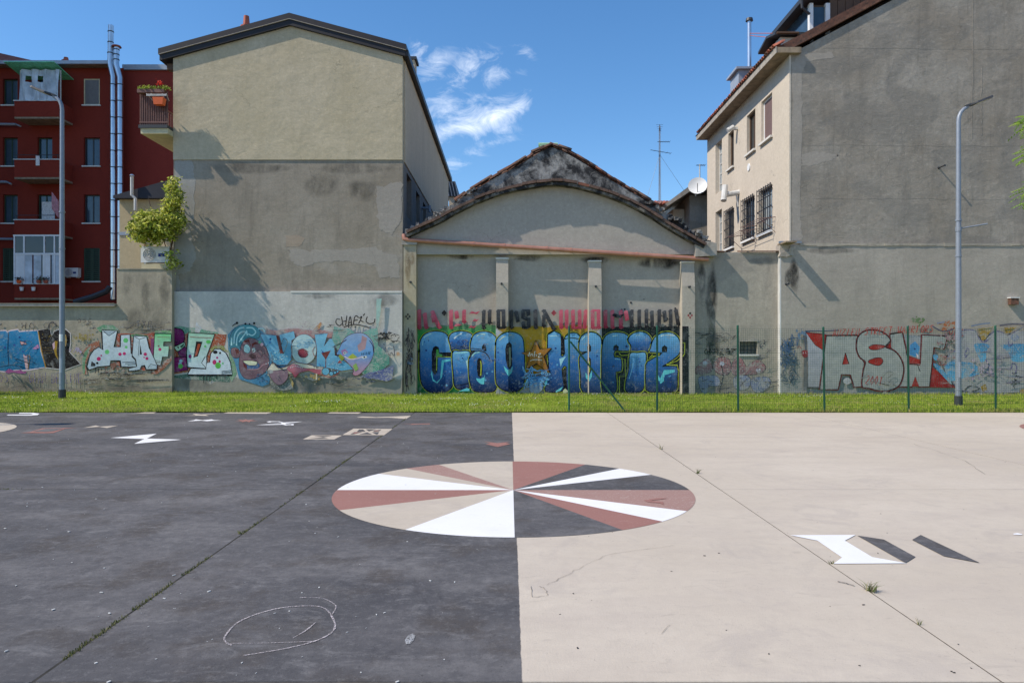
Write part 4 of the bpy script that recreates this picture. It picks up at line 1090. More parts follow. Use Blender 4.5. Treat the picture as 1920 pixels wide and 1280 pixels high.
# awning rolls and cables, roof edge, chimneys
for (px, py) in ((50, 239), (33, 346), (45, 452)):
    mb = MB().cyl((fx0, YF - .35, PZ(py - 3, YF)), (PX(px - 12, YF), YF - .35, PZ(py - 2, YF)), .07); mb.cyl((PX(px - 12, YF), YF - .35, PZ(py - 2, YF)), (PX(px, YF), YF - .5, PZ(py + 3, YF)), .05); mb.box(PX(-20, YF), PX(-18, YF), YF - .35, YF, PZ(py - 3, YF), PZ(py, YF))
    obj('awning_roll', mb, M['galv'], rb)
obj('eave', MB().box(fx0 - .3, fx1 - .4, YF - .55, YF + .3, fz1, fz1 + .12), M['soffit'], rb)
obj('eave_gutter', MB().box(fx0 - .3, fx1 - .4, YF - .68, YF - .552, fz1 - .02, fz1 + .17), M['lead'], rb)
obj('side_gutter', MB().box(fx1 - .2, PX(330, YF) + 1.5, YF + .2, YF + .349, PZ(128, YF), PZ(120, YF) + .05), M['gutter'], rb)
obj('roof', MB().add([(fx0 - .3, YF - .6, fz1 + .12), (PX(85, YF), YF - .6, fz1 + .12), (PX(85, YF), YF + 9, fz1 + .12), (fx0 - .3, YF + 9, fz1 + .12), (fx0 - .3, YF + 1.8, fz1 + 1.7), (PX(-60, YF), YF + 1.8, fz1 + 1.7), (PX(-60, YF), YF + 7, fz1 + 1.7), (fx0 - .3, YF + 7, fz1 + 1.7)],
    [(0, 1, 5, 4), (1, 2, 6, 5), (2, 3, 7, 6), (4, 5, 6, 7), (0, 4, 7, 3), (0, 3, 2, 1)]), M['tile_red'], rb)
obj('flat_roof', MB().box(PX(86, YF), fx1 - .16, YF + .31, YF + 9.5, fz1 - .05, fz1 + .1), M['dark_roof'], rb)
for px, h in ((86, .75), (124, .95)): chimney_pot(rb, PX(px, YF + 1), YF + 1, fz1 + .05, h, .16)
# twin steel flues clipped to the corner
YFl = 39.4
for (xt, yt, xa_, ya_, xb_, yb2, cap) in ((208, 48, 206.5, 120, 212, 144, 'cut'), (218.5, 88, 218, 122, 225, 146, 'hood')):
    pts = [P(xb_, 562, YFl), P(xb_, yb2, YFl), P(xa_, ya_, YFl), P(xt, yt, YFl)]
    mb = MB().tube(pts, .145, 12)
    fl = obj('flue_pipe', mb, M['steel'], rb, smooth=True)
    mb = MB()
    for k in range(14):
        q = P(xb_, 562 - 31 * k, YFl)
        if q.z < pts[1].z: mb.cyl((q.x, q.y, q.z - .025), (q.x, q.y, q.z + .025), .16, n=12)
    for k in range(1, 4):
        q = pts[2].lerp(pts[3], k / 3.6); mb.cyl((q.x, q.y, q.z - .025), (q.x, q.y, q.z + .025), .16, n=12)
    obj('pipe_clamp', mb, M['dark_metal'], fl)
    if cap == 'hood':
        q = pts[3]; obj('flue_hood', MB().cyl((q.x, q.y, q.z - .02), (q.x, q.y, q.z + .05), .26, .22, 14), M['terracotta'], fl)
obj('drain_pipe', MB().tube([P(140, 566, 38.5), P(175, 556, 38.5), P(200, 546, 38.5), P(206, 538, 38.5)], .16, 8), M['dark_metal'], rb)
air_conditioner(PX(122, 39.6), PX(146, 39.6), PZ(519, 39.6), PZ(502, 39.6), 39.6, 'small white air conditioner fixed to the dark red facade', (PX(134, 39.6), 39.6, PZ(519, 39.6)))

# unseen taller block, added off to the left to shade the red facade
tb = thing('shading_block', 'unseen tall grey block added to shade the red building', 'building', (-39, 36, 0))
hl = [(34.9 + 1.55 * c, 36.0 + 1.55 * c, 3.0 * r + 1.0, 3.0 * r + 2.4) for r in range(10) for c in range(3)]
obj('wall', holed_wall(east(-32.0), 34.0, 39.6, -.1, 31.0, hl, .2), M['grey_flank'], tb)
obj('core', MB().box(-46, -32.25, 34.0, 39.6, -.1, 31.0), M['grey_mid'], tb)
for h in hl: obj('window', MB().box(-32.22, -32.18, h[0], h[1], h[2], h[3]), M['glass'], tb)
obj('roof', MB().box(-46.2, -31.8, 33.8, 39.8, 31.0, 31.3), M['concrete'], tb)
# ------------------------------------------------------------------ workshop with arched gable
ws = thing('workshop', 'low grey workshop with arched gable, buttresses and big blue graffiti letters', 'building', (PX(1040, YP), YP, 0))
YGa = 22.09
zg = PZ(477, YGa)                      # underside of the projecting gable
wx0, wx1 = PX(755, YW), PX(1303, YW)
obj('panel_wall', MB().box(wx0 - .2, wx1 + .2, YW, YW + .3, -.1, zg + .4), M['shop'], ws)
R4 = lambda pts: [(720 + x / 3.0, 240 + y / 3.0) for x, y in pts]
arch_px = R4([(150, 612), (300, 535), (400, 480), (520, 420), (640, 375), (760, 345), (900, 322), (1000, 320), (1100, 335), (1240, 375), (1380, 430), (1500, 495), (1600, 560), (1700, 620), (1760, 655)])
arch = [(PX(a, YGa), PZ(b_, YGa)) for a, b_ in catmull(arch_px, 4)]
gable = [(arch[0][0], zg)] + arch + [(arch[-1][0], zg)]
obj('gable_wall', MB().xz(gable, YGa, YW - .001), M['shop'], ws)
obj('gable_wall_back', MB().xz([(a, b_ - .05) for a, b_ in gable[1:-1]] + [(gable[-1][0], zg + .3), (gable[0][0], zg + .3)], YW + .001, YW + .28), M['shop'], ws)
# raked sooty parapet behind the arch
rake_px = R4([(130, 594), (240, 514), (390, 430), (510, 347), (640, 272), (740, 220), (840, 160), (890, 128), (940, 108), (995, 126), (1080, 172), (1180, 232), (1290, 302), (1400, 366), (1520, 436), (1640, 520), (1760, 590), (1840, 645)])
YG = YGa + .08
rake = [(PX(a, YG), PZ(b_, YG)) for a, b_ in rake_px]
obj('parapet', MB().xz(rake + [(a, b_ - .02) for a, b_ in reversed([(PX(a, YG), PZ(b_, YG)) for a, b_ in catmull(arch_px, 4)])], YG, YG + .35), M['soot'], ws)
# arched cornice: dark band with a course of bricks lying on it
def offs(pts, d):
    out = []
    for i, p in enumerate(pts):
        a, b_ = Vector(pts[max(i - 1, 0)]), Vector(pts[min(i + 1, len(pts) - 1)]); t_ = (b_ - a).normalized(); out.append((p[0] - t_.y * d, p[1] + t_.x * d))
    return out
YC = YGa - .33
arch_c = [(PX(a, YC), PZ(b_, YC)) for a, b_ in catmull([(127 / 3 + 720, 240 + 612 / 3)] + arch_px[1:-1] + [(720 + 1800 / 3, 240 + 675 / 3)], 6)]
lo, hi = arch_c, offs(arch_c, .085)
obj('cornice_band', MB().xz(lo + hi[::-1], YC + .03, YG + .02), M['soot_edge'], ws)
L_ = [0]
for i in range(1, len(hi)): L_.append(L_[-1] + (Vector(hi[i]) - Vector(hi[i - 1])).length)
def at_len(pts, s):
    for i in range(1, len(L_)):
        if L_[i] >= s:
            t_ = (s - L_[i - 1]) / (L_[i] - L_[i - 1]); return (pts[i - 1][0] + (pts[i][0] - pts[i - 1][0]) * t_, pts[i - 1][1] + (pts[i][1] - pts[i - 1][1]) * t_)
    return pts[-1]
hi2 = offs(arch_c, .095); hi3 = offs(arch_c, .175)
s = 0.05; k = 0
rngb = random.Random(5)
while s < L_[-1] - .3:
    w = rngb.uniform(.30, .46); j = rngb.uniform(-.012, .02)
    q = [at_len(hi2, s), at_len(hi2, s + w - .015), at_len(hi3, s + w - .015), at_len(hi3, s)]
    q = [(a, b_ + j) for a, b_ in q]
    obj('cornice_brick', MB().xz(q, YC - rngb.uniform(-.01, .05), YG + .01), M['tile_rust' if k == 14 else 'brick_dark'], ws); s += w; k += 1
# rough mortar shoulders and end block
obj('end_block', MB().xz([(PX(1302, YP), PZ(482, YP)), (PX(1342, YP), PZ(480, YP)), (PX(1342, YP), PZ(457, YP)), (PX(1325, YP), PZ(453, YP)), (PX(1302, YP), PZ(455, YP))], YP - .12, YP + .4), M['concrete'], ws)
# buttresses
def buttress(x0, x1, ytop, mat):
    X0, X1 = PX(x0, YP), PX(x1, YP); zt_ = PZ(ytop, YP)
    mb = MB().yz([(YW - .001, -.1), (YP, -.1), (YP, zt_ - .75), (YP + .10, zt_ - .02), (YW - .001, zt_ - .02)], X0, X1)
    b1 = obj('buttress', mb, M[mat], ws)
    obj('buttress_cap', MB().box(X0 - .01, X1 + .01, YP + .07, YW - .002, zt_ - .018, zt_ + .025), M['stone_sill'], b1)
    return b1
for x0, x1, yt in ((930, 953, 484), (1104, 1128, 489), (1279, 1303, 491)): buttress(x0, x1, yt, 'buttress')
b1 = obj('buttress', MB().box(PX(756, YP) , PX(780, YP), YL + .0, YW, -.1, PZ(459, YP)), M['buttress_ochre'], ws)
obj('buttress_cap', MB().box(PX(753, YP), PX(782, YP), YL - .06, YW, PZ(459, YP), PZ(450, YP)), M['concrete'], b1)
# rainwater pipe sloping across the front
YPi = YGa - .13
a, b_ = P(757, 449, YPi), P(1328, 486, YPi)
pp = obj('rain_pipe', MB().tube([a + Vector((0, .2, .14)), a + Vector((0, .02, .12)), a + Vector((.02, 0, .02)), a + Vector((.12, 0, -.01)), b_], .068, 12), M['pipe'], ws, smooth=True)
for t_ in (.23, .33, .47, .55, .765):
    q = a.lerp(b_, t_); d = (b_ - a).normalized() * .03
    cl = MB().cyl(q - d, q + d, .080, n=12); cl.cyl(q, q + Vector((0, .14, .0)), .014, n=6); obj('pipe_collar', cl, M['pipe'], pp)
# barrel tiles along the rakes and the roof behind
def barrel(l=.42, r0=.085, r1=.07, n=7):
    mb = MB(); vs = []
    for (x, r) in ((0, r0), (l, r1)):
        for t_ in (0, .016):
            for i in range(n): w_ = math.pi * i / (n - 1); vs.append((x, (r - t_) * math.cos(w_), (r - t_) * math.sin(w_)))
    fs = []
    for i in range(n - 1):
        fs += [(i, i + 1, 2 * n + i + 1, 2 * n + i), (n + i + 1, n + i, 3 * n + i, 3 * n + i + 1), (i + 1, i, n + i, n + i + 1), (2 * n + i, 2 * n + i + 1, 3 * n + i + 1, 3 * n + i)]
    mb.add(vs, fs); return mb
tile_me = [mesh_only('barrel_tile', barrel(), M['tile'], True), mesh_only('barrel_tile', barrel(.40, .09, .072), M['tile_rust'], True), mesh_only('barrel_tile', barrel(.43, .085, .07), M['brick_dark'], True)]
rt = random.Random(8)
apex = rake[8]
rf = obj('roof', MB().xz([(rake[3][0] - 1.6, rake[3][1] - .95), apex, (rake[14][0] + 1.3, rake[14][1] - .95), (rake[14][0] + 1.3, rake[14][1] - 1.05), (apex[0], apex[1] - .12), (rake[3][0] - 1.6, rake[3][1] - 1.05)], YG + .34, 39), M['tile'], ws)
for side in (-1, 1):
    path = [rake[8 + side * i] for i in range(0, 7 if side > 0 else 7)]
    for row in range(3):
        s = 0.0; prev = Vector(path[0])
        tot = sum((Vector(path[i + 1]) - Vector(path[i])).length for i in range(len(path) - 1))
        while s < tot - .2:
            acc = 0
            for i in range(len(path) - 1):
                p0, p1 = Vector(path[i]), Vector(path[i + 1]); ln = (p1 - p0).length
                if acc + ln >= s: q = p0.lerp(p1, (s - acc) / ln); d = (p1 - p0).normalized(); break
                acc += ln
            ang = math.atan2(-d.y, d.x)
            # tile lies along the slope, lower end outwards
            me = rt.choice(tile_me[:1] + tile_me + tile_me[2:])
            low = Vector((q.x + d.x * .36, YG + .02 + row * .19 + rt.uniform(-.02, .02), q.y + d.y * .36 + .03 + rt.uniform(-.01, .06)))
            up = -Vector((d.x, 0, d.y))
            yaw = 0 if up.x > 0 else math.pi
            pitch = -math.atan2(up.z, abs(up.x)) - .05
            inst('roof_tile', me, ws, low, (rt.uniform(-.1, .1), pitch, yaw + rt.uniform(-.03, .03)))
            s += rt.uniform(.27, .36)
for k in range(12): inst('ridge_tile', tile_me[k % 2], ws, (apex[0], YG - .06 + k * .34, apex[1] + .02), (0, 0, math.pi / 2))
mb = MB().box(PX(1012, 22.6), PX(1046, 22.6), 22.5, 23.1, PZ(276, 22.6), PZ(271, 22.6)); mb.cyl((PX(1010, 22.6), 22.7, PZ(271, 22.6)), (PX(1046, 22.6), 22.7, PZ(271, 22.6)), .08, n=10)
obj('ridge_flashing', mb, M['green_metal'], ws)
# loose mortar rubble lying along the shoulders of the roof
mb = MB()
for k in range(150):
    i = rt.uniform(0, 3.2) if rt.random() < .5 else rt.uniform(13.6, 17)
    i0 = int(i); p = Vector(rake[i0]).lerp(Vector(rake[min(i0 + 1, 17)]), i - i0); r = rt.uniform(.03, .09)
    c = Vector((p.x + rt.gauss(0, .05), YG + rt.uniform(-.15, .3), p.y + rt.uniform(-.05, .03)))
    vs = [c + Vector((rt.uniform(.5, 1) * r * sx, rt.uniform(.5, 1) * r * sy, rt.uniform(.4, .9) * r * sz)) for sz in (-1, 1) for sy in (-1, 1) for sx in (-1, 1)]
    mb.add(vs, [(0, 2, 3, 1), (4, 5, 7, 6), (0, 1, 5, 4), (2, 6, 7, 3), (0, 4, 6, 2), (1, 3, 7, 5)])
obj('mortar_rubble', mb, M['soot'], ws, kind='stuff')
# tie anchors
def anchor(parent, px, py, Y, l=.12, r=.02):
    q = P(px, py, Y); mb = MB().cyl((q.x, Y - l, q.z), (q.x, Y + .01, q.z), r, n=8); mb.cyl((q.x, Y - l - .02, q.z), (q.x, Y - l, q.z), r * 1.5, n=8); mb.cyl((q.x, Y - .01, q.z), (q.x, Y + .005, q.z), r * 1.8, n=8)
    obj('tie_anchor', mb, M['dark_metal'], parent)
anchor(ws, 940.5, 532, YP); anchor(ws, 1117, 537, YP, .07); anchor(ws, 1292, 538, YP); anchor(ws, 770, 529, YL + .0, .09)

# ------------------------------------------------------------------ link wall
lk = thing('link_wall', 'short stained wall with barred vent between the workshop and the big gable', 'wall', (PX(1380, YK), YK, 0))
lx0, lx1 = PX(1303, YK), PX(1458.5, YK); lz1 = PZ(476, YK)
hv = (PX(1387, YK), PX(1420, YK), PZ(664, YK), PZ(640, YK))
obj('wall', holed_wall(front(YK), lx0 - .1, lx1, -.1, lz1, [hv], .28), M['link'], lk)
obj('wall_core', MB().box(lx0 - .1, lx1, YK + .29, YK + .35, -.1, lz1 - .01), M['link'], lk)
obj('wall_top', MB().box(lx0 - .1, lx1, YK + .001, YK + .35, lz1 - .009, lz1 + .05), M['concrete'], lk)
mb = MB().xz([(PX(1385, YK), PZ(640, YK)), (PX(1422, YK), PZ(640, YK)), (PX(1421, YK), PZ(635, YK)), (PX(1411, YK), PZ(633, YK)), (PX(1403, YK), PZ(638, YK))], YK - .012, YK + .1); obj('vent_lintel', mb, M['concrete'], lk)
mb = MB()
for i in range(5): x = hv[0] + (hv[1] - hv[0]) * (i + .5) / 5; mb.box(x - .01, x + .01, YK + .08, YK + .1, hv[2], hv[3])
for i in range(2): z = hv[2] + (hv[3] - hv[2]) * (i + 1) / 3; mb.box(hv[0], hv[1], YK + .101, YK + .115, z - .01, z + .01)
obj('vent_bars', mb, M['bars'], lk)
obj('vent_sill', MB().box(hv[0] - .02, hv[1] + .04, YK - .03, YK + .1, hv[2] - .05, hv[2] - .001), M['stone_sill'], lk)
for i in range(11):
    a = PX(1388 + i * 8, YK); b_ = PX(1388 + i * 8 + 7.4, YK)
    obj('coping_tile', MB().add([(a, YK - .10, lz1 + .052), (b_, YK - .10, lz1 + .052), (b_, YK + .3, lz1 + .10), (a, YK + .3, lz1 + .10), (a, YK - .10, lz1 + .085), (b_, YK - .10, lz1 + .085), (b_, YK + .3, lz1 + .14), (a, YK + .3, lz1 + .14)],
        [(0, 3, 2, 1), (4, 5, 6, 7), (0, 1, 5, 4), (1, 2, 6, 5), (2, 3, 7, 6), (3, 0, 4, 7)]), M['tile'], lk)
for i in range(4): obj('coping_tile', MB().box(PX(1343 + i * 4, YK), PX(1346.6 + i * 4, YK), YK - .06, YK + .25, lz1 + .052, lz1 + .09), M['tile'], lk)

# ------------------------------------------------------------------ right building
rg = thing('gable_building', 'huge blank grey gable wall with cream side wall and tiled eave', 'building', (13, YR, 0))
XW = PX(1480.5, YRU)                # corner of the cream west wall
XE = XW + 16.0
zsp = PZ(458, YR); zc = 10.55
sl = .53
obj('lower_wall', MB().box(lx1, XE, YR, YR + .35, -.1, zsp), M['right_low'], rg)
mb = MB().box(XW, XE, YR - .03, YR + .2, zsp - .05, zsp + .05)
ledge = MB(); n = 60
prev = None
for i in range(n):
    a = XW + .3 + (XE - XW - .3) * i / n; b_ = XW + .3 + (XE - XW - .3) * (i + 1) / n
    h = .05 + .035 * mnoise.noise(Vector((a * 1.3, 2, 0))); d = .022 + .012 * mnoise.noise(Vector((a * 2.1, 7, 0)))
    ledge.box(a, b_, YR - d, YR + .02, zsp - h, zsp + h * .6)
obj('mortar_ledge', ledge, M['link'], rg)
gab = [(XW, zsp + .001), (XE, zsp + .001), (XE, zc + sl * 8), (XW + 8, zc + sl * 8), (XW, zc)]
gab = [(XW, zsp + .001), (XE, zsp + .001), (XE, zc), (XW + 8, zc + sl * 8), (XW, zc)]
obj('gable_wall', MB().xz(gab, YRU, YRU + .35), M['right_up'], rg)
YE = 30.9
ww = [(23.5, 24.5, 8.49, 9.92), (25.1, 26.0, 8.5, 9.92), (27.5, 28.2, 8.5, 9.92), (29.05, 29.95, 7.9, 10.0), (23.5, 24.7, 5.38, 6.9), (25.2, 26.4, 5.4, 6.9), (27.5, 28.5, 5.4, 6.9), (29.05, 29.95, 5.0, 7.15)]
obj('west_wall', holed_wall(west(XW), YRU + .35, YE, -.1, zc, ww, .22), M['cream'], rg)
obj('corner_quoin', MB().box(XW - .008, XW + .04, YRU - .006, YRU + .351, zsp, zc - .01), M['cream'], rg)
obj('rear_wall', MB().xz([(XW, -.1), (XE, -.1), (XE, zc), (XW + 8, zc + sl * 8), (XW, zc)], YE, YE + .3), M['cream'], rg)
obj('east_wall', MB().box(XE - .3, XE, YRU + .35, YE, -.1, zc), M['cream'], rg)
obj('lower_return', MB().box(lx1 - .004, lx1 + .03, YR - .002, YK, -.1, PZ(480, YR)), M['white_dirty'], rg)  # sunlit brightness of this left-facing return put into its white colour
for i, h in enumerate(ww):
    if i == 0: window(rg, west(XW), *h, 'roller', 'white', 'shutter_brown', depth=.12)
    elif i in (1, 2): window(rg, west(XW), *h, 'glass', 'frame_brown', 'glass', depth=.14)
    elif i in (3, 7): 
        w = window(rg, west(XW), *h, 'glass', 'white_dirty', 'pale_glass', depth=.2, mull=0, sill=None)
        mb = MB()
        for k in range(1, 5): z = h[2] + (h[3] - h[2]) * k / 5; bar3(mb, west(XW), h[0], h[1], z - .02, z + .02, .18, .21)
        obj('glazing_bar', mb, M['white_dirty'], w)
    else: window(rg, west(XW), *h, 'glass', 'dark_metal', 'pale_glass' if i == 4 else 'glass', depth=.15, bars=True, sill='white')
# eave: concrete slab, tiles and roof
XO = XW - .46
obj('eave_slab', MB().box(XO, XW + .3, YRU - .16, YE + .3, zc + .0, zc + .17), M['soffit'], rg)
obj('eave_edge', MB().box(XO - .02, XO, YRU - .17, YE + .3, zc - .01, zc + .19), M['concrete'], rg)
rp = [(XO - .05, zc + .19), (XW + 8, zc + .19 + sl * (8 + .46 + .05)), (XE + .4, zc + .19), (XE + .4, zc + .05), (XW + 8, zc + sl * (8 + .46 + .05)), (XO + .3, zc + .171)]
obj('roof', MB().xz(rp, YRU + .1, YE + .4), M['tile'], rg)
obj('verge', MB().xz([(XO + .35, zc + .20), (XW + 8, zc + .23 + sl * (8.1)), (XW + 8, zc + .12 + sl * (8.1)), (XO + .45, zc + .14)], YRU - .08, YRU + .099), M['tile'], rg)
et = mesh_only('eave_tile', barrel(.4, .08, .075, 6), M['tile'], True)
et2 = mesh_only('eave_tile', barrel(.4, .08, .075, 6), M['tile_red'], True)
for i in range(50):
    y = YRU - .05 + i * .18
    inst('eave_tile', rt.choice((et, et2)), rg, (XO - .07 + rt.uniform(-.015, .015), y, zc + .20), (0, -.49, 0))
# gutter ledge and bracket at the corner
obj('corner_bracket', MB().box(PX(1462, 21.9), PX(1504, 21.9), YR - .06, YR - .0, PZ(456, 21.95), PZ(452, 21.95)), M['galv'], rg)
mb = MB().box(PX(1462, YR), XW + .02, YR - .48, YR + .2, PZ(461, YR) + .04, PZ(461, YR) + .085); obj('flashing_sheet', mb, M['soffit'], rg)
obj('broken_masonry', MB().xz(ragged([(PX(1461, YR) , PZ(482, YR)), (PX(1486, YR), PZ(480, YR)), (PX(1491, YR), PZ(464, YR)), (PX(1480, YR), PZ(462, YR)), (PX(1479, YR), PZ(472, YR)), (PX(1462, YR), PZ(474, YR))], .02, 4), YR - .05, YR + .1), M['concrete'], rg)
anchor(rg, 1474, 533, YR, .17); anchor(rg, 1760, 315, YRU, .30, .022)
q = P(1897, 566, YR); mb = MB().box(q.x - .12, q.x + .12, YR - .14, YR, q.z - .09, q.z + .11); vb = obj('vent_box', mb, M['tile'], rg)
obj('vent_cap', MB().box(q.x - .14, q.x + .14, YR - .16, YR, q.z + .112, q.z + .135), M['white'], vb)
wall_patch('render_patch', ragged([(1486, 120), (1500, 100), (1560, 98), (1565, 108), (1512, 116), (1503, 140), (1503, 260), (1500, 400), (1504, 450), (1486, 452)], 2), YRU, 'patch_pale', rg)
wall_patch('render_patch', ragged([(1503, 290), (1530, 284), (1572, 292), (1560, 300), (1525, 310), (1503, 312)], 2), YRU, 'patch_pale', rg)
for (xa, ya, xb, yb) in ((1824, 0, 1823, 260), (1841, 125, 1840, 255), (1500, 90, 1915, 93), (1505, 272, 1915, 274), (1520, 372, 1915, 374)):
    pts = wob([(xa, ya), (xb, yb)], .6, 24); mb = MB()
    for i in range(len(pts) - 1):
        (a0, b0), (a1, b1_) = pts[i], pts[i + 1]
        if abs(xb - xa) > abs(yb - ya):
            mb.xz([(PX(a0, YRU), PZ(b0 + .4, YRU)), (PX(a1, YRU), PZ(b1_ + .4, YRU)), (PX(a1, YRU), PZ(b1_ - .4, YRU)), (PX(a0, YRU), PZ(b0 - .4, YRU))], YRU - .003, YRU + .01)
        else:
            mb.xz([(PX(a0 - .6, YRU), PZ(b0, YRU)), (PX(a0 + .6, YRU), PZ(b0, YRU)), (PX(a1 + .6, YRU), PZ(b1_, YRU)), (PX(a1 - .6, YRU), PZ(b1_, YRU))], YRU - .005, YRU + .01)
    obj('render_seam', mb, M['right_up'], rg)
# fittings on the cream wall
mb = MB().tube([(XW + .05, 26.9, 7.35), (XW - .55, 26.9, 7.25)], .10, 10); mb.cyl((XW - .62, 26.75, 7.0), (XW - .5, 26.95, 7.6), .11, n=10); mb.cyl((XW - .1, 26.9, 7.3), (XW - .02, 26.9, 6.8), .03, n=6)
obj('flue_outlet', mb, M['white_dirty'], rg)
mb = MB().box(XW - .35, XW, 27.0, 27.12, 9.75, 9.85); mb.cyl((XW - .38, 27.06, 9.72), (XW - .14, 27.06, 9.86), .09, n=8); obj('wall_lamp', mb, M['white_dirty'], rg)
obj('wall_plate', MB().cyl((XW - .03, 25.75, 8.0), (XW + .0, 25.75, 8.0), .13, n=14), M['white'], rg)
mb = MB()
for (ya_, yb_, zz) in ((23.2, 24.9, 5.75), (25.0, 26.5, 5.65)):
    for dx in (.1, .25, .4, .55): mb.cyl((XW - dx, ya_, zz - dx * .1), (XW - dx, yb_, zz - dx * .1), .008, n=5)
    for y in (ya_, yb_): mb.cyl((XW, y, zz), (XW - .6, y, zz - .06), .014, n=5); mb.cyl((XW, y, zz - .5), (XW - .5, y, zz - .05), .010, n=5)
obj('drying_rack', mb, M['shutter_brown'], rg)
# roof chimney with steel flue, two dormers
def zroof(x): return zc + .19 + sl * (x - XO + .05)
cb0, cb1, cy0, cy1 = PX(1385, 26.5), PX(1424, 26.5), 26.5, 27.5
ch = obj('chimney', MB().box(cb0, cb1, cy0, cy1, zroof(cb0) - .1, PZ(131, 26.5)), M['lead'], rg)
obj('chimney_cap', MB().box(cb0 - .12, cb1 + .25, cy0 - .12, cy1 + .12, PZ(131, 26.5), PZ(127, 26.5)), M['lead'], ch)
fx = PX(1405, 27.0)
obj('chimney_flue', MB().cyl((fx, 27, PZ(127, 26.5)), (fx, 27, PZ(40, 27)), .075, n=12), M['steel'], ch)
obj('flue_cowl', MB().cyl((fx, 27, PZ(40, 27)), (fx, 27, PZ(35, 27)), .14, .12, n=12), M['dark_metal'], ch)
mb = MB().cyl((fx, 27, PZ(63, 27)), (PX(1458, 24), 24.2, PZ(58, 24)), .012, n=5); mb.cyl((fx, 27, PZ(67, 27)), (PX(1458, 24), 24.2, PZ(67, 24)), .012, n=5); obj('stay_rod', mb, M['terracotta'], ch)
dx0 = PX(1463, 23.6); dz1 = PZ(70, 23.6)
d1 = obj('dormer', MB().box(dx0, dx0 + 2.2, 23.6, 24.8, zroof(dx0) - .1, dz1), M['white_dirty'], rg)
obj('dormer_roof', MB().yz([(23.4, dz1), (24.2, dz1 + .2), (25.0, dz1), (25.0, dz1 + .08), (24.2, dz1 + .28), (23.4, dz1 + .08)], dx0 - .25, dx0 + 2.6), M['dark_metal'], d1)
obj('dormer_gutter', MB().tube([(dx0 - .2, 23.36, dz1 + .04), (dx0 + .5, 23.36, dz1 + .04), (dx0 + .55, 23.5, dz1 - .2)], .04, 6), M['frame_brown'], d1)
obj('dormer_window', MB().box(dx0 - .012, dx0 + .02, 23.8, 24.6, dz1 - .62, dz1 - .12), M['glass_blue'], d1)
ex0 = PX(1518, 22.9); ez1 = PZ(6, 22.9)
d2 = obj('dormer', MB().box(ex0 + .1, ex0 + 3.2, 23.06, 25.6, zroof(ex0) - .2, ez1), M['frame_brown'], rg)
for (a, b_, c, d) in ((ex0, ex0 + .12, 22.9, 23.05), (ex0 + .52, ex0 + .66, 22.9, 23.05), (ex0, ex0 + .12, 25.61, 25.8)): obj('dormer_post', MB().box(a, b_, c, d, zroof(ex0) - .2, ez1), M['white'], d2)
obj('pane', MB().box(ex0 + .121, ex0 + .519, 22.98, 23.0, zroof(ex0) - .1, ez1 - .1), M['glass_blue'], d2)
obj('pane', MB().box(ex0 + .03, ex0 + .06, 23.051, 25.6, zroof(ex0) - .1, ez1), M['glass_blue'], d2)
mb = MB()
for k in range(9): mb.box(ex0 + .665 + k * .25, ex0 + .665 + k * .25 + .235, 22.92, 22.97, zroof(ex0), ez1 + .9)
obj('side_cladding', mb, M['frame_brown'], d2)
obj('dormer_roof', MB().xz([(ex0 - .30, ez1), (ex0 + 3.2, ez1 + 1.0), (ex0 + 3.2, ez1 + 1.15), (ex0 - .30, ez1 + .15)], 22.7, 26.0), M['dark_metal'], d2)
obj('dormer_gutter', MB().tube([(ex0 - .32, 22.75, ez1 + .02), (ex0 - .30, 22.76, ez1 - .22), (ex0 - .02, 22.85, ez1 - .38)], .045, 6), M['dark_metal'], d2)

# ------------------------------------------------------------------ things behind
rh = thing('rear_house', 'small grey rendered house with flat concrete eave behind the workshop roof', 'house', (9.2, 33, 0))
rx = PX(1293, 33)
obj('wall', MB().box(rx, rx + 2.5, 33, 36, 0, PZ(366, 33)), M['grey_mid'], rh)
obj('side_wall', MB().box(PX(1262, 34), rx - .001, 34, 36, 0, PZ(392, 34)), M['cream'], rh)
obj('roof', MB().add([(rx - 1.2, 32.7, PZ(385, 33)), (rx - .1, 32.6, PZ(352, 33)), (rx + 2.5, 32.6, PZ(352, 33)), (rx + 2.5, 36.4, PZ(352, 33)), (rx - .1, 36.4, PZ(352, 33)), (rx - 1.2, 36.4, PZ(385, 33)),
    (rx - 1.1, 32.7, PZ(389, 33)), (rx, 32.6, PZ(360, 33)), (rx + 2.5, 32.6, PZ(360, 33)), (rx + 2.5, 36.4, PZ(360, 33)), (rx, 36.4, PZ(360, 33)), (rx - 1.1, 36.4, PZ(389, 33))],
    [(0, 1, 4, 5), (1, 2, 3, 4), (11, 10, 7, 6), (10, 9, 8, 7), (0, 6, 7, 1), (1, 7, 8, 2), (2, 8, 9, 3), (3, 9, 10, 4), (4, 10, 11, 5), (5, 11, 6, 0)]), M['concrete'], rh)
sd_ = thing('satellite_dish', 'white satellite dish on the small rear house beside the cream wall', 'satellite dish', (PX(1307, 32.4), 32.6, PZ(366, 32.4)))
c = P(1308, 350, 32.3); ax = Vector((-.25, -.92, .32)).normalized()
e1 = ax.cross(Vector((0, 0, 1))).normalized(); e2 = ax.cross(e1); r = .42; mb = MB(); vs = []
for k in range(5):
    rr = r * k / 4
    for i in range(20): w_ = i * math.pi / 10; vs.append(c + e1 * (rr * math.cos(w_)) + e2 * (rr * math.sin(w_)) + ax * (.10 * (k / 4) ** 2))
for i in range(20): w_ = i * math.pi / 10; vs.append(c + e1 * (r * 1.0 * math.cos(w_)) + e2 * (r * math.sin(w_)) + ax * .08)
for i in range(20): w_ = i * math.pi / 10; vs.append(c + e1 * (.02 * math.cos(w_)) + e2 * (.02 * math.sin(w_)) - ax * .03)
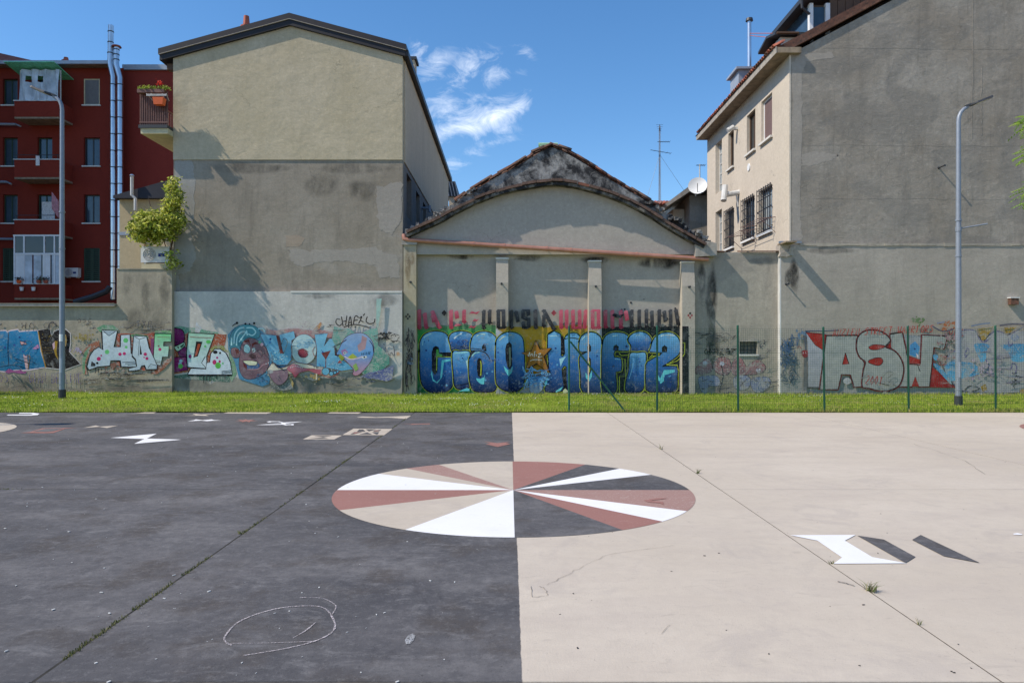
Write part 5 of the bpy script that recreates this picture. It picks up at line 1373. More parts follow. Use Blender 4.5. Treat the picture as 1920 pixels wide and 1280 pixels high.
fs = [(k * 20 + i, k * 20 + (i + 1) % 20, (k + 1) * 20 + (i + 1) % 20, (k + 1) * 20 + i) for k in range(4) for i in range(20)] + [(80 + i, 80 + (i + 1) % 20, 100 + (i + 1) % 20, 100 + i) for i in range(20)] + [(100 + i, 100 + (i + 1) % 20, 120 + (i + 1) % 20, 120 + i) for i in range(20)]
mb.add(vs, fs); obj('dish', mb, M['white'], sd_, smooth=True, normals=False)
obj('feed_arm', MB().tube([c - e2 * -.3 + ax * .06, c + ax * .42 + e2 * .08], .015, 6), M['dark_metal'], sd_)
obj('mount', MB().tube([c - ax * .02, c - ax * .2, Vector((c.x, 32.62, PZ(366, 32.4)))], .03, 6), M['galv'], sd_)
def yagi(mb, c, half, n, d=(1, 0, 0), step=.14):
    d = Vector(d).normalized(); c = Vector(c); mb.cyl(c - d * half, c + d * half, .018, n=5)
    p = Vector((-d.y, d.x, 0)).normalized() if abs(d.z) < .9 else Vector((1, 0, 0))
    for i in range(n): q = c - d * half + d * (2 * half * i / (n - 1)); l_ = .10 + .16 * i / n; mb.cyl(q - p * l_, q + p * l_, .008, n=4)
rr_ = thing('rear_tiled_house', 'house with red tiled roof just showing above the workshop rake', 'house', (10.5, 45, 0))
obj('wall', MB().box(PX(1215, 45), PX(1300, 45), 45, 50, 0, PZ(384, 45)), M['cream'], rr_)
obj('roof', MB().yz([(44.6, PZ(386, 45)), (47.5, PZ(362, 45)), (50.4, PZ(386, 45))], PX(1212, 45), PX(1305, 45)), M['tile_red'], rr_)
for i in range(14):
    for j in range(5):
        inst('roof_tile', et2 if (i + j) % 3 else et, rr_, (PX(1214, 45) + i * .19, 44.55 + j * .36, PZ(386, 45) + j * .36 * .29 + .02), (0, -.27, math.pi / 2))
at_ = thing('antenna_mast', 'tall lattice television aerial with guy wires above the red tiled roof', 'antenna', (PX(1237, 44.7), 44.7, PZ(384, 44.7)))
mx = PX(1237, 44.7); z0, z1 = PZ(384, 44.7), PZ(236, 44.7)
mb = MB()
for dx, dy in ((-.06, 0), (.06, 0), (0, .1)): mb.cyl((mx + dx, 44.7 + dy, z0), (mx + dx * .6, 44.7 + dy * .6, z1), .016, n=5)
for k in range(30):
    z = z0 + (z1 - z0) * k / 30; mb.cyl((mx - .055, 44.7, z), (mx + .055, 44.7, z + (z1 - z0) / 30), .008, n=4)
obj('mast', mb, M['galv'], at_)
mb = MB(); yagi(mb, (mx + .25, 44.7, PZ(266, 44.7)), .38, 8); yagi(mb, (mx + .05, 44.65, PZ(285, 44.7)), .65, 6, (1, .1, -.14)); yagi(mb, (mx, 44.7, PZ(240, 44.7)), .22, 4, (0, .2, 1))
obj('aerial', mb, M['dark_metal'], at_)
mb = MB()
for tx, ty, tz in ((PX(1212, 44.7), 44.7, PZ(375, 44.7)), (PX(1290, 44.7), 44.9, PZ(365, 44.7)), (mx + .5, 47, PZ(372, 46))): mb.cyl((mx, 44.7, PZ(290, 44.7)), (tx, ty, tz), .009, n=4)
obj('guy_wire', mb, M['galv'], at_)
a2 = thing('short_aerial', 'short television aerial pole behind the white satellite dish', 'antenna', (PX(1312, 33.2), 33.2, PZ(353, 33.2)))
obj('pole', MB().cyl((PX(1312, 33.2), 33.2, PZ(353, 33.2)), (PX(1312, 33.2), 33.2, PZ(308, 33.2)), .03, n=6), M['white_dirty'], a2)
mb = MB(); yagi(mb, (PX(1314, 33.2), 33.2, PZ(310, 33.2)), .2, 5); obj('aerial', mb, M['dark_metal'], a2)
gh = thing('rear_metal_roof_house', 'cream house with dark standing seam roof behind the tall gabled building', 'house', (-2.9, 42, 0))
obj('wall', MB().box(PX(842, 42) , PX(852, 42), 42, 47, 0, PZ(368, 42)).box(PX(852, 42), PX(900, 42), 42, 47, 0, PZ(400, 42)), M['beige_side'], gh)
mb = MB().add([(PX(832, 42), 41.9, PZ(340, 42)), (PX(854, 42), 41.9, PZ(341, 42)), (PX(860, 42), 41.9, PZ(369, 42)), (PX(838, 42), 41.9, PZ(369, 42)), (PX(832, 42), 47, PZ(340, 42)), (PX(854, 42), 47, PZ(341, 42)), (PX(860, 42), 47, PZ(369, 42)), (PX(838, 42), 47, PZ(369, 42))],
   [(0, 1, 2, 3), (7, 6, 5, 4), (0, 4, 5, 1), (1, 5, 6, 2), (2, 6, 7, 3), (3, 7, 4, 0)]); r_ = obj('roof', mb, M['dark_metal'], gh)
mb = MB()
for k in range(4): mb.add([(PX(836 + 5.5 * k, 42), 41.84, PZ(341, 42)), (PX(837 + 5.5 * k, 42), 41.84, PZ(341, 42)), (PX(843 + 5.5 * k, 42), 41.84, PZ(369, 42)), (PX(842 + 5.5 * k, 42), 41.84, PZ(369, 42)), (PX(836 + 5.5 * k, 42), 41.9, PZ(341, 42)), (PX(837 + 5.5 * k, 42), 41.9, PZ(341, 42)), (PX(843 + 5.5 * k, 42), 41.9, PZ(369, 42)), (PX(842 + 5.5 * k, 42), 41.9, PZ(369, 42))], [(0, 1, 2, 3), (0, 4, 5, 1), (1, 5, 6, 2), (2, 6, 7, 3), (3, 7, 4, 0)])
obj('roof_seam', mb, M['galv'], r_)

# ------------------------------------------------------------------ street lamps
def street_lamp(x, y, ztop, side, label, group='street lamps', pole='galv'):
    t_ = thing('street_lamp', label, 'street lamp', (x, y, 0), group)
    z0 = lawn_z(x, y) - .03 if y > LAWN_Y0 else 0
    obj('base', MB().cyl((x, y, z0), (x, y, z0 + .28), .095, .095, 14), M['dark_metal'], t_)
    pts = [(x, y, z0 + .28), (x, y, z0 + 3), (x, y, ztop - .36), (x + side * .015, y, ztop - .24), (x + side * .06, y, ztop - .13), (x + side * .14, y, ztop - .04), (x + side * .24, y, ztop + .02)]
    obj('pole', MB().tube(pts, .06, 14, rs=[.072, .068, .052, .05, .048, .045, .042]), M[pole], t_, smooth=True)
    mb = MB()
    for z in (z0 + .42, ztop * .62, ztop * .5): mb.cyl((x, y, z), (x, y, z + .04), .078, n=14)
    obj('pole_band', mb, M['galv'], t_)
    ad = MB()
    for i in range(5):
        a0, a1 = -2.1 + i * .22, -2.1 + (i + 1) * .22
        ad.add([(x + .0745 * math.cos(w_), y + .0745 * math.sin(w_), zz) for zz in (z0 + .75, z0 + 1.15) for w_ in (a0, a1)], [(0, 1, 3, 2)])
    obj('access_door', ad, M['lead'], t_, normals=False)
    # flat LED head, tilted up
    a = Vector((x + side * .19, y, ztop - .015)); d = Vector((side * .93, 0, .37)).normalized(); n_ = Vector((-d.z * side, 0, abs(d.x))).normalized(); n_ = Vector((-side * .37, 0, .93)); yv = Vector((0, 1, 0))
    prof = [(0, .045), (.12, .07), (.25, .16), (.62, .16), (.70, .10)]
    vs = []
    for (l_, w_) in prof:
        for (s_, h_) in ((-1, 0), (1, 0), (.8, .05), (-.8, .05)):
            vs.append(a + d * l_ + yv * (s_ * w_) + n_ * (h_ + (.02 if l_ < .2 else 0)))
    fs = []
    for i in range(len(prof) - 1):
        for k in range(4): fs.append((i * 4 + k, i * 4 + (k + 1) % 4, (i + 1) * 4 + (k + 1) % 4, (i + 1) * 4 + k))
    fs += [(3, 2, 1, 0), tuple(range(16, 20))]
    hd = obj('lamp_head', MB().add(vs, fs), M['dark_metal'], t_)
    q = [a + d * l_ + yv * (s_ * .11) - n_ * .006 for l_, s_ in ((.28, -1), (.58, -1), (.58, 1), (.28, 1))]
    q2 = [p + n_ * .01 for p in q]
    obj('lens', MB().add(q + q2, [(0, 1, 2, 3), (4, 7, 6, 5), (0, 4, 5, 1), (1, 5, 6, 2), (2, 6, 7, 3), (3, 7, 4, 0)]), M['lens'], hd)
    return t_
yl = 19.85; s1 = street_lamp(PX(116.5, yl), yl, PZ(190, yl) + .12, -1, 'grey street lamp beside the blue graffiti, its flat head turned left')
x = PX(116.5, yl); z = PZ(640, yl)
obj('sticker', MB().add([(x - .05 + .1 * i / 4, yl - .0735 * math.cos((i - 2) * .38) - .002, z + dz) for dz in (0, .2) for i in range(5)], [(i, i + 1, 6 + i, 5 + i) for i in range(4)]), M['white'], s1, normals=False)
yr_ = 18.35; s2 = street_lamp(PX(1797, yr_), yr_, PZ(215, yr_) + .18, 1, 'pale grey street lamp behind the green fence with a short flag arm')
x = PX(1797, yr_)
mb = MB().cyl((x, yr_, PZ(429, yr_)), (x + .68, yr_ - .1, PZ(421, yr_)), .022, n=8); mb.cyl((x, yr_, PZ(434, yr_)), (x, yr_, PZ(426, yr_)), .075, n=12); obj('flag_arm', mb, M['galv'], s2)
street_lamp(-16.6, 12.0, 7.9, 1, 'street lamp whose long shadow crosses the painted disc')

# ------------------------------------------------------------------ welded mesh fence
YFn = 16.76
fe = thing('mesh_fence', 'green welded wire fence on thin posts along the court edge', 'fence', (PX(1067, YFn), YFn, 0))
pxs = [1067, 1232, 1384, 1546, 1704, 1867]
lean = [0, 0, -.01, -.03, -.025, -.01, 0, 0]
xs_ = [PX(p, YFn) for p in pxs] + [PX(1867, YFn) + 2.0, PX(1867, YFn) + 4.0]
ztp = [PZ(612, YFn), PZ(612, YFn), PZ(611, YFn), PZ(614, YFn), PZ(612, YFn), PZ(611, YFn), 2.0, 2.0]
zw0, zw1 = .05, PZ(616, YFn)
for i, x in enumerate(xs_):
    p = obj('post', MB().cyl((x, YFn, -.1), (x + lean[i], YFn, ztp[i]), .024, n=10), M['green_post'], fe, smooth=True)
    obj('post_cap', MB().cyl((x + lean[i], YFn, ztp[i]), (x + lean[i], YFn, ztp[i] + .02), .028, .02, 10), M['green_post'], p)
obj('brace', MB().cyl((xs_[0] + .03, YFn, PZ(640, YFn)), (PX(1175, YFn), YFn - .02, -.03), .021, n=8), M['green_post'], fe)
for i in range(len(xs_) - 1):
    a, b_ = xs_[i] + .02, xs_[i + 1] - .02; mb = MB(); Yw_ = YFn - .03
    nv = int((b_ - a) / .0508); nh = int((zw1 - zw0) / .0508)
    sag = random.uniform(-.01, .01)
    for k in range(nv + 1):
        x = a + (b_ - a) * k / nv; l0, l1 = lean[i], lean[i + 1]; dx = (l0 + (l1 - l0) * k / nv)
        r = .0016; mb.add([(x - r, Yw_, zw0), (x + r, Yw_, zw0), (x, Yw_ + 2 * r, zw0), (x - r + dx, Yw_, zw1), (x + r + dx, Yw_, zw1), (x + dx, Yw_ + 2 * r, zw1)], [(0, 1, 4, 3), (1, 2, 5, 4), (2, 0, 3, 5)])
    for k in range(nh + 1):
        z = zw0 + (zw1 - zw0) * k / nh; r = .0017 if k % 13 else .0032; y = Yw_ - .004
        f0, f1 = lean[i] * z / 2, lean[i + 1] * z / 2
        mb.add([(a + f0, y, z - r), (a + f0, y, z + r), (a + f0, y + 2 * r, z), (b_ + f1, y, z - r), (b_ + f1, y, z + r), (b_ + f1, y + 2 * r, z)], [(0, 3, 4, 1), (1, 4, 5, 2), (2, 5, 3, 0)])
    obj('wire_mesh', mb, M['wire'], fe, kind='stuff')

# ------------------------------------------------------------------ tree at the right edge, shrub off the left edge
tr = thing('tree', 'young tree with bright green feathery leaves reaching in past the big gable', 'tree', (12.55, 15.2, 0))
rngt = random.Random(21)
mb = MB().tube([(12.55, 15.2, -.1), (12.5, 15.2, 1.6), (12.6, 15.25, 3.2), (12.55, 15.2, 5.0), (12.6, 15.2, 6.6)], .1, 8, rs=[.13, .11, .09, .06, .02])
tips = []
for k in range(46):
    z = rngt.uniform(3.0, 6.5); a = rngt.uniform(0, 2 * math.pi); l_ = rngt.uniform(.6, 1.25) * (1 - .35 * abs(z - 5) / 2)
    p0 = Vector((12.57, 15.2, z)); p2 = p0 + Vector((math.cos(a) * l_, math.sin(a) * l_, rngt.uniform(.1, .6))); p1 = p0.lerp(p2, .5) + Vector((0, 0, .12))
    mb.tube([p0, p1, p2], .02, 5, rs=[.028, .018, .008]); tips += [p1, p2, p1.lerp(p2, .5)]
for (px, py) in ((1899, 235), (1912, 225), (1905, 300), (1915, 290), (1905, 358), (1914, 345), (1917, 262)):
    p2 = P(px + 30, py - 6, 14.9); p0 = Vector((12.57, 15.2, p2.z - .3)); mb.tube([p0, p0.lerp(p2, .5) + Vector((0, 0, .15)), p2], .015, 5, rs=[.024, .016, .007]); tips += [p2, p2, p2]
obj('trunk', mb, M['frame_brown'], tr)
lf = MB()
def frond(lf, base, d, n, ln, cols):
    d = d.normalized(); side = d.cross(Vector((0, 0, 1))).normalized(); k = rngt.uniform(.75, 1.25); cc_ = tuple(v * k for v in rngt.choice(cols))
    for i in range(n):
        t_ = (i + 1) / n; q = base + d * (ln * t_) + Vector((0, 0, -.25 * ln * t_ * t_))
        for s_ in (-1, 1):
            tip = q + side * (s_ * .075) + d * .045 + Vector((0, 0, -.03)); w_ = d * .018
            lf.add([q, q.lerp(tip, .5) + w_, tip, q.lerp(tip, .5) - w_], [(0, 1, 2, 3)], cc_)
for p in tips:
    for _ in range(7):
        frond(lf, p + Vector((rngt.gauss(0, .08), rngt.gauss(0, .08), rngt.gauss(0, .08))), Vector((rngt.gauss(0, 1), rngt.gauss(0, 1), rngt.gauss(-.1, .5))), 6, rngt.uniform(.22, .36), [(.20, .36, .04), (.27, .44, .05), (.14, .26, .03), (.34, .48, .08)])
obj('crown', lf, M['leaf'], tr, normals=False)
sh_ = thing('shrub', 'rounded green shrub growing on the lawn by the boundary wall', 'shrub', (-16.6, 20.5, 0))
mb = MB()
for k in range(9): a = k * .7; mb.tube([(-16.6, 20.5, 0), (-16.6 + .3 * math.cos(a), 20.5 + .3 * math.sin(a), .9), (-16.6 + .6 * math.cos(a), 20.5 + .6 * math.sin(a), 1.9)], .02, 5)
obj('stem', mb, M['frame_brown'], sh_)
mb = MB(); leaves(mb, [(-16.6 + rngt.gauss(0, .38), 20.5 + rngt.gauss(0, .3), rngt.uniform(.4, 2.5)) for _ in range(50)], 2600, (.14, .14, .14), .05, [(.08, .13, .02), (.12, .18, .03), (.05, .09, .015)], rngt)
obj('foliage', mb, M['leaf'], sh_, normals=False)
# ------------------------------------------------------------------ painted graffiti (flat paint laid on the walls, a hair proud of them)
WALLK = 1.25                       # photo tone of a grazing-lit wall -> paint albedo
def alb(c): return tuple(min(.82, v * WALLK) for v in lin(c))

def clip_half(poly, axis, val, keep_less):
    out = []; n = len(poly)
    for i in range(n):
        a, b_ = poly[i], poly[(i + 1) % n]
        ia = (a[axis] <= val) if keep_less else (a[axis] >= val); ib = (b_[axis] <= val) if keep_less else (b_[axis] >= val)
        if ia: out.append(a)
        if ia != ib:
            t_ = (val - a[axis]) / (b_[axis] - a[axis]); out.append((a[0] + (b_[0] - a[0]) * t_, a[1] + (b_[1] - a[1]) * t_))
    return out

class Graf:
    """draws in zoomed photo coordinates; slabs = [(px0, px1, wall_Y)]"""
    LV = {}
    def __init__(s, slabs, T, key):
        s.slabs = slabs; s.ox, s.oy, s.s = T; s.key = key; s.mbs = [MB() for _ in slabs]
        Graf.LV.setdefault(key, 0)
    def px(s, p): return (s.ox + p[0] / s.s, s.oy + p[1] / s.s)
    def _emit(s, pts, cfun, bands=0):
        Graf.LV[s.key] += 1; off = .003 + .00022 * Graf.LV[s.key]
        pts = [s.px(p) for p in pts]
        tri = tessellate_polygon([[Vector((p[0], p[1], 0)) for p in pts]])
        for t_ in tri:
            T_ = [pts[i] for i in t_]
            for si, (x0, x1, Y) in enumerate(s.slabs):
                q = clip_half(T_, 0, x0, False)
                if len(q) >= 3: q = clip_half(q, 0, x1, True)
                if len(q) < 3: continue
                pcs = [q]
                if bands:
                    y0, y1 = min(p[1] for p in pts), max(p[1] for p in pts); pcs = []
                    for k in range(bands):
                        r = clip_half(q, 1, y0 + (y1 - y0) * k / bands, False)
                        if len(r) >= 3: r = clip_half(r, 1, y0 + (y1 - y0) * (k + 1) / bands, True)
                        if len(r) >= 3: pcs.append(r)
                for r in pcs:
                    vs = [(PX(p[0], Y), Y - off, PZ(p[1], Y)) for p in r]
                    a = sum(r[i][0] * r[(i + 1) % len(r)][1] - r[(i + 1) % len(r)][0] * r[i][1] for i in range(len(r)))
                    f = tuple(range(len(r)))
                    s.mbs[si].add(vs, [f if a < 0 else f[::-1]], [cfun(p) for p in r])
    def poly(s, pts, c, c2=None, smooth=0, mid=None):
        if smooth: pts = catmull(pts, smooth, True)
        if c2 is None:
            k = alb(c); s._emit(pts, lambda p: k)
        else:
            y0 = s.oy + min(p[1] for p in pts) / s.s; y1 = s.oy + max(p[1] for p in pts) / s.s; a, b_ = alb(c), alb(c2); m_ = alb(mid) if mid else tuple((u + v) / 2 for u, v in zip(a, b_))
            def cf(p):
                t_ = (p[1] - y0) / (y1 - y0 + 1e-6)
                return tuple(u + (v - u) * t_ * 2 for u, v in zip(a, m_)) if t_ < .5 else tuple(u + (v - u) * (t_ * 2 - 1) for u, v in zip(m_, b_))
            s._emit(pts, cf, 8)
        return s
    def line(s, pts, w, c, closed=False, smooth=4):
        if smooth: pts = catmull(pts, smooth, closed)
        pts = [Vector(p[:2]) for p in pts]
        if closed: pts = pts + [pts[0], pts[1]]
        Graf.LV[s.key] += 1
        k = alb(c); Lf, Rt = [], []; n = len(pts)
        for i, p in enumerate(pts):
            d = (pts[min(i + 1, n - 1)] - pts[max(i - 1, 0)])
            d = d.normalized() if d.length > 1e-6 else Vector((1, 0)); q = Vector((-d.y, d.x)) * (w / 2); Lf.append(p + q); Rt.append(p - q)
        lv = Graf.LV[s.key]
        for i in range(n - 1):
            Graf.LV[s.key] = lv - 1
            quad = [Lf[i], Lf[i + 1], Rt[i + 1], Rt[i]]
            if (quad[0] - quad[2]).length < 1e-4: continue
            s._emit([tuple(q) for q in quad], lambda p: k)
        Graf.LV[s.key] = lv
        return s
    def dot(s, x, y, rx, c, ry=None, c2=None):
        ry = ry or rx; return s.poly([(x + rx * math.cos(i * math.pi / 7), y + ry * math.sin(i * math.pi / 7)) for i in range(14)], c, c2)
    def letter(s, pts, c, c2, mid=None, glow=None, ol=18, black=(14, 16, 22), smooth=4):
        P_ = catmull(pts, smooth, True) if smooth else pts
        if glow: s.line(P_, ol * 1.42, glow, True, 0)
        s.line(P_, ol, black, True, 0); s.poly(P_, c, c2, 0, mid); return s
    def mist(s, x, y, r, n, c, sz=4, seed=1):
        q = random.Random(seed)
        for _ in range(n): s.dot(x + q.gauss(0, r), y + q.gauss(0, r * .6), sz * q.uniform(.4, 1.2), c)
        return s
    def build(s, name, parent, mat='spray', label=None):
        for mb in s.mbs:          # one painted piece for each wall face it runs over
            if mb.v: obj(name, mb, M[mat], parent, label, normals=False)

FONT = {'A': [[(0, 1), (.4, 0), (.8, 1)], [(.15, .65), (.65, .65)]], 'B': [[(0, 1), (0, 0), (.6, .1), (.6, .4), (0, .5), (.7, .6), (.7, .95), (0, 1)]], 'C': [[(.8, .15), (.4, 0), (0, .4), (.1, .85), (.5, 1), (.8, .85)]],
        'E': [[(.7, 0), (0, 0), (0, 1), (.7, 1)], [(0, .5), (.55, .5)]], 'F': [[(.75, 0), (0, 0), (0, 1)], [(0, .5), (.5, .5)]], 'G': [[(.75, .15), (.3, 0), (0, .5), (.3, 1), (.75, .9), (.75, .55), (.45, .55)]], 'H': [[(0, 0), (0, 1)], [(.7, 0), (.7, 1)], [(0, .5), (.7, .5)]],
        'I': [[(.2, 0), (.2, 1)]], 'L': [[(0, 0), (0, 1), (.6, 1)]], 'N': [[(0, 1), (0, 0), (.7, 1), (.7, 0)]], 'O': [[(.4, 0), (0, .4), (.2, .95), (.6, .95), (.8, .45), (.4, 0)]], 'R': [[(0, 1), (0, 0), (.6, .1), (.6, .45), (0, .55), (.7, 1)]],
        'S': [[(.7, .1), (.3, 0), (0, .25), (.6, .6), (.6, .9), (0, 1)]], 'T': [[(0, 0), (.8, 0)], [(.4, 0), (.4, 1)]], 'U': [[(0, 0), (0, .8), (.35, 1), (.7, .8), (.7, 0)]], 'W': [[(0, 0), (.2, 1), (.4, .4), (.6, 1), (.85, 0)]], 'X': [[(0, 0), (.7, 1)], [(.7, 0), (0, 1)]],
        'Z': [[(0, 0), (.7, 0), (0, 1), (.8, 1)]], '2': [[(0, .2), (.4, 0), (.6, .3), (0, 1), (.7, 1)]], '0': [[(.3, 0), (0, .5), (.3, 1), (.6, .5), (.3, 0)]], '1': [[(.1, .2), (.3, 0), (.3, 1)]]}
def text(g, s_, x, y, w, h, lw, c, dy=0.0, slant=0.0, gap=1.3):
    for i, ch in enumerate(s_):
        if ch in FONT:
            for st in FONT[ch]:
                g.line([(x + px * w + (1 - py) * slant * h + random.gauss(0, w * .04), y + py * h + dy * i + random.gauss(0, h * .03)) for px, py in st], lw, c, False, 0)
        x += w * gap
def scribble(g, x0, y0, x1, y1, n, lw, c, seed=1):
    q = random.Random(seed)
    for _ in range(n):
        cx, cy = q.uniform(x0, x1), q.uniform(y0, y1); sx, sy = (x1 - x0) * .16, (y1 - y0) * .10
        pts = [(cx + q.gauss(0, sx), cy + q.gauss(0, sy)) for _ in range(q.randint(3, 5))]
        g.line(pts, lw * q.uniform(.7, 1.2), c)

BK, CYAN, YG_ = (16, 18, 24), (95, 190, 200), (165, 176, 52)
SH = [(700, 780, YL), (780, 930, YW), (930, 953, YP), (953, 1104, YW), (1104, 1128, YP), (1128, 1279, YW), (1279, 1303, YP)]
TA, TB = (760, 560, 6.4), (1020, 560, 5.817)
k_ = 'shop'
# fields behind the letters
g = Graf(SH, TA, k_)
g.poly([(128, 345), (240, 330), (330, 345), (430, 315), (560, 330), (680, 300), (820, 322), (960, 300), (1086, 320), (1086, 400), (128, 410)], (98, 126, 100), (50, 138, 66)).poly([(128, 400), (1086, 390), (1086, 1130), (128, 1130)], (50, 142, 66), (26, 106, 48))
g.build('graffiti_field', ws, label='green sprayed background behind the blue letters')
g = Graf(SH, TA, k_)
g.poly([(1090, 340), (1234, 330), (1234, 460), (1190, 420), (1130, 370)], (150, 122, 40)).poly([(1086, 350), (1160, 420), (1086, 500)], (172, 172, 178)).poly([(1086, 1000), (1150, 1090), (1234, 1160), (1086, 1170)], (150, 150, 150))
g.poly([(1237, 330), (1420, 340), (1560, 320), (1700, 345), (1800, 320), (1920, 318), (2060, 312), (2200, 318), (2200, 1000), (1237, 1000)], (172, 142, 52), (130, 92, 22), 0, (172, 124, 24))
g.build('graffiti_field', ws, label='mustard sprayed background around the star')
g = Graf(SH, TB, k_)
g.poly([(632, 318), (800, 305), (1100, 312), (1400, 300), (1575, 300), (1578, 1075), (632, 1075)], (26, 28, 34), (20, 22, 28)); g.mist(1100, 308, 220, 60, (40, 42, 48), 10, 4)
g.poly([(590, 340), (628, 325), (628, 420), (560, 380)], (170, 170, 176))
g.build('graffiti_field', ws, label='black sprayed background behind the last letters')

def blue(g, pts, **kw): return g.letter(pts, (104, 166, 204), (14, 28, 66), (44, 100, 162), glow=YG_, ol=27, **kw)
def spray_spots(g, x0, x1, y0, y1, n, seed):
    q = random.Random(seed)
    for _ in range(n):
        r = q.uniform(3, 13); g.dot(q.uniform(x0, x1), q.uniform(y0, y1), r, q.choice([(60, 118, 178), (40, 80, 145), (84, 150, 190), (30, 58, 120)]))
g = Graf(SH, TA, k_)                                                    # C
g.poly([(128, 620), (180, 620), (180, 840), (128, 840)], BK)
blue(g, [(180, 640), (182, 520), (225, 440), (300, 402), (390, 395), (470, 415), (520, 470), (540, 560), (552, 640), (560, 720), (578, 880), (565, 1030), (500, 1105), (380, 1125), (270, 1100), (205, 1020), (180, 880)])
spray_spots(g, 220, 300, 500, 1050, 7, 1); spray_spots(g, 420, 540, 860, 1080, 6, 2)
g.line([(222, 470), (250, 445), (310, 420)], 14, (170, 205, 205)).line([(205, 560), (215, 500)], 8, (150, 200, 215))
g.poly([(320, 860), (335, 960), (375, 1000), (420, 960), (432, 800), (438, 735), (540, 725), (545, 745), (465, 760), (440, 940), (385, 1012), (330, 985), (308, 900)], CYAN)
g.poly([(318, 640), (335, 585), (365, 565), (400, 580), (412, 645), (552, 640), (560, 700), (395, 705), (385, 880), (355, 915), (320, 860)], BK).poly([(372, 610), (398, 605), (402, 660), (446, 668), (440, 694), (386, 694), (380, 860), (372, 860)], (70, 150, 62))
g.line([(375, 860), (378, 692), (560, 700), (570, 740)], 8, YG_, False, 0)
g.build('graffiti_letter', ws)
g = Graf(SH, TA, k_)                                                    # I
blue(g, [(528, 480), (560, 420), (640, 396), (740, 402), (800, 440), (806, 510), (780, 570), (770, 618), (640, 625), (565, 625), (548, 560)])
blue(g, [(572, 650), (650, 632), (762, 634), (772, 700), (758, 850), (765, 1050), (690, 1085), (600, 1050), (582, 900)])
g.line([(585, 478), (630, 440), (680, 415)], 18, (190, 205, 215)).line([(590, 655), (640, 648), (750, 640)], 12, (150, 205, 205)).poly([(725, 745), (750, 730), (752, 860)], (170, 205, 210)).poly([(640, 1108), (740, 1068), (770, 1080), (770, 1105)], CYAN)
g.line([(590, 1045), (680, 1030), (768, 1010)], 10, BK); g.mist(700, 520, 45, 40, (40, 66, 120), 5, 3); spray_spots(g, 600, 740, 700, 1000, 5, 9)
g.build('graffiti_letter', ws)
g = Graf(SH, TA, k_)                                                    # A
blue(g, [(800, 490), (840, 425), (920, 398), (1000, 405), (1060, 440), (1090, 520), (1090, 900), (1080, 1085), (980, 1115), (830, 1100), (782, 1000), (768, 850), (772, 720), (800, 660), (786, 580)])
spray_spots(g, 960, 1070, 820, 1060, 6, 4); g.line([(855, 450), (900, 425), (960, 428)], 14, (175, 205, 200)).line([(800, 690), (830, 655), (890, 640)], 12, (150, 205, 195))
g.line([(785, 595), (860, 600), (920, 610)], 9, BK).line([(785, 625), (870, 622), (950, 640), (990, 680), (1012, 722)], 12, BK).poly([(772, 640), (850, 620), (800, 668), (775, 720)], BK)
g.poly([(918, 575), (940, 540), (965, 560), (974, 625), (955, 630), (922, 608)], BK)
g.poly([(850, 950), (862, 985), (905, 1020), (945, 1025), (955, 900), (945, 940), (900, 960)], CYAN).poly([(862, 740), (885, 706), (915, 725), (926, 800), (925, 900), (905, 948), (872, 925), (860, 850)], BK).line([(902, 745), (910, 800), (905, 920)], 12, YG_)
g.build('graffiti_letter', ws)
g = Graf(SH, TA, k_)                                                    # O
blue(g, [(1092, 560), (1110, 480), (1170, 425), (1250, 403), (1340, 420), (1402, 475), (1420, 600), (1428, 900), (1405, 1040), (1330, 1105), (1210, 1100), (1120, 1045), (1090, 940)])
spray_spots(g, 1105, 1180, 540, 760, 6, 5); g.line([(1130, 500), (1160, 470), (1200, 445)], 14, (185, 200, 185)).line([(1245, 436), (1275, 434)], 12, (190, 200, 170))
g.poly([(1180, 800), (1200, 870), (1240, 930), (1280, 880), (1292, 800), (1262, 850), (1225, 850)], CYAN).poly([(1200, 600), (1215, 540), (1250, 518), (1275, 545), (1282, 700), (1280, 800), (1255, 842), (1225, 820), (1204, 720)], BK).poly([(1240, 600), (1250, 575), (1264, 585), (1266, 800), (1248, 820)], (135, 150, 130))
for x in (1330, 1365, 1398): g.line([(x, 790), (x + 3, 930)], 12, (40, 86, 140))
g.build('graffiti_letter', ws)
g = Graf(SH, TB, k_)                                                    # H
blue(g, [(45, 392), (178, 388), (180, 620), (228, 600), (222, 450), (262, 392), (330, 375), (382, 405), (390, 480), (396, 700), (408, 1000), (255, 1008), (246, 740), (190, 765), (205, 900), (200, 1000), (50, 1012), (12, 985), (45, 880), (55, 700)], smooth=2)
g.poly([(182, 395), (212, 420), (222, 460), (226, 600), (182, 615)], BK).poly([(205, 770), (240, 745), (248, 1010), (212, 1010)], BK).line([(222, 440), (300, 425), (382, 440)], 9, BK).line([(60, 405), (165, 402)], 8, (170, 205, 220)).poly([(165, 655), (240, 625), (205, 680), (180, 740)], (150, 200, 220)).poly([(10, 900), (45, 850), (30, 930), (8, 955)], CYAN).poly([(125, 1005), (205, 955), (180, 1000), (130, 1020)], CYAN)
spray_spots(g, 70, 160, 500, 950, 8, 6); g.poly([(205, 1000), (230, 975), (258, 1000), (255, 1060), (215, 1060)], (190, 190, 150))
g.build('graffiti_letter', ws)
g = Graf(SH, TB, k_)                                                    # A
blue(g, [(388, 480), (408, 415), (462, 376), (530, 370), (592, 402), (620, 465), (626, 700), (628, 1008), (425, 1010), (402, 830), (390, 640), (440, 602), (462, 572), (392, 570)], smooth=3)
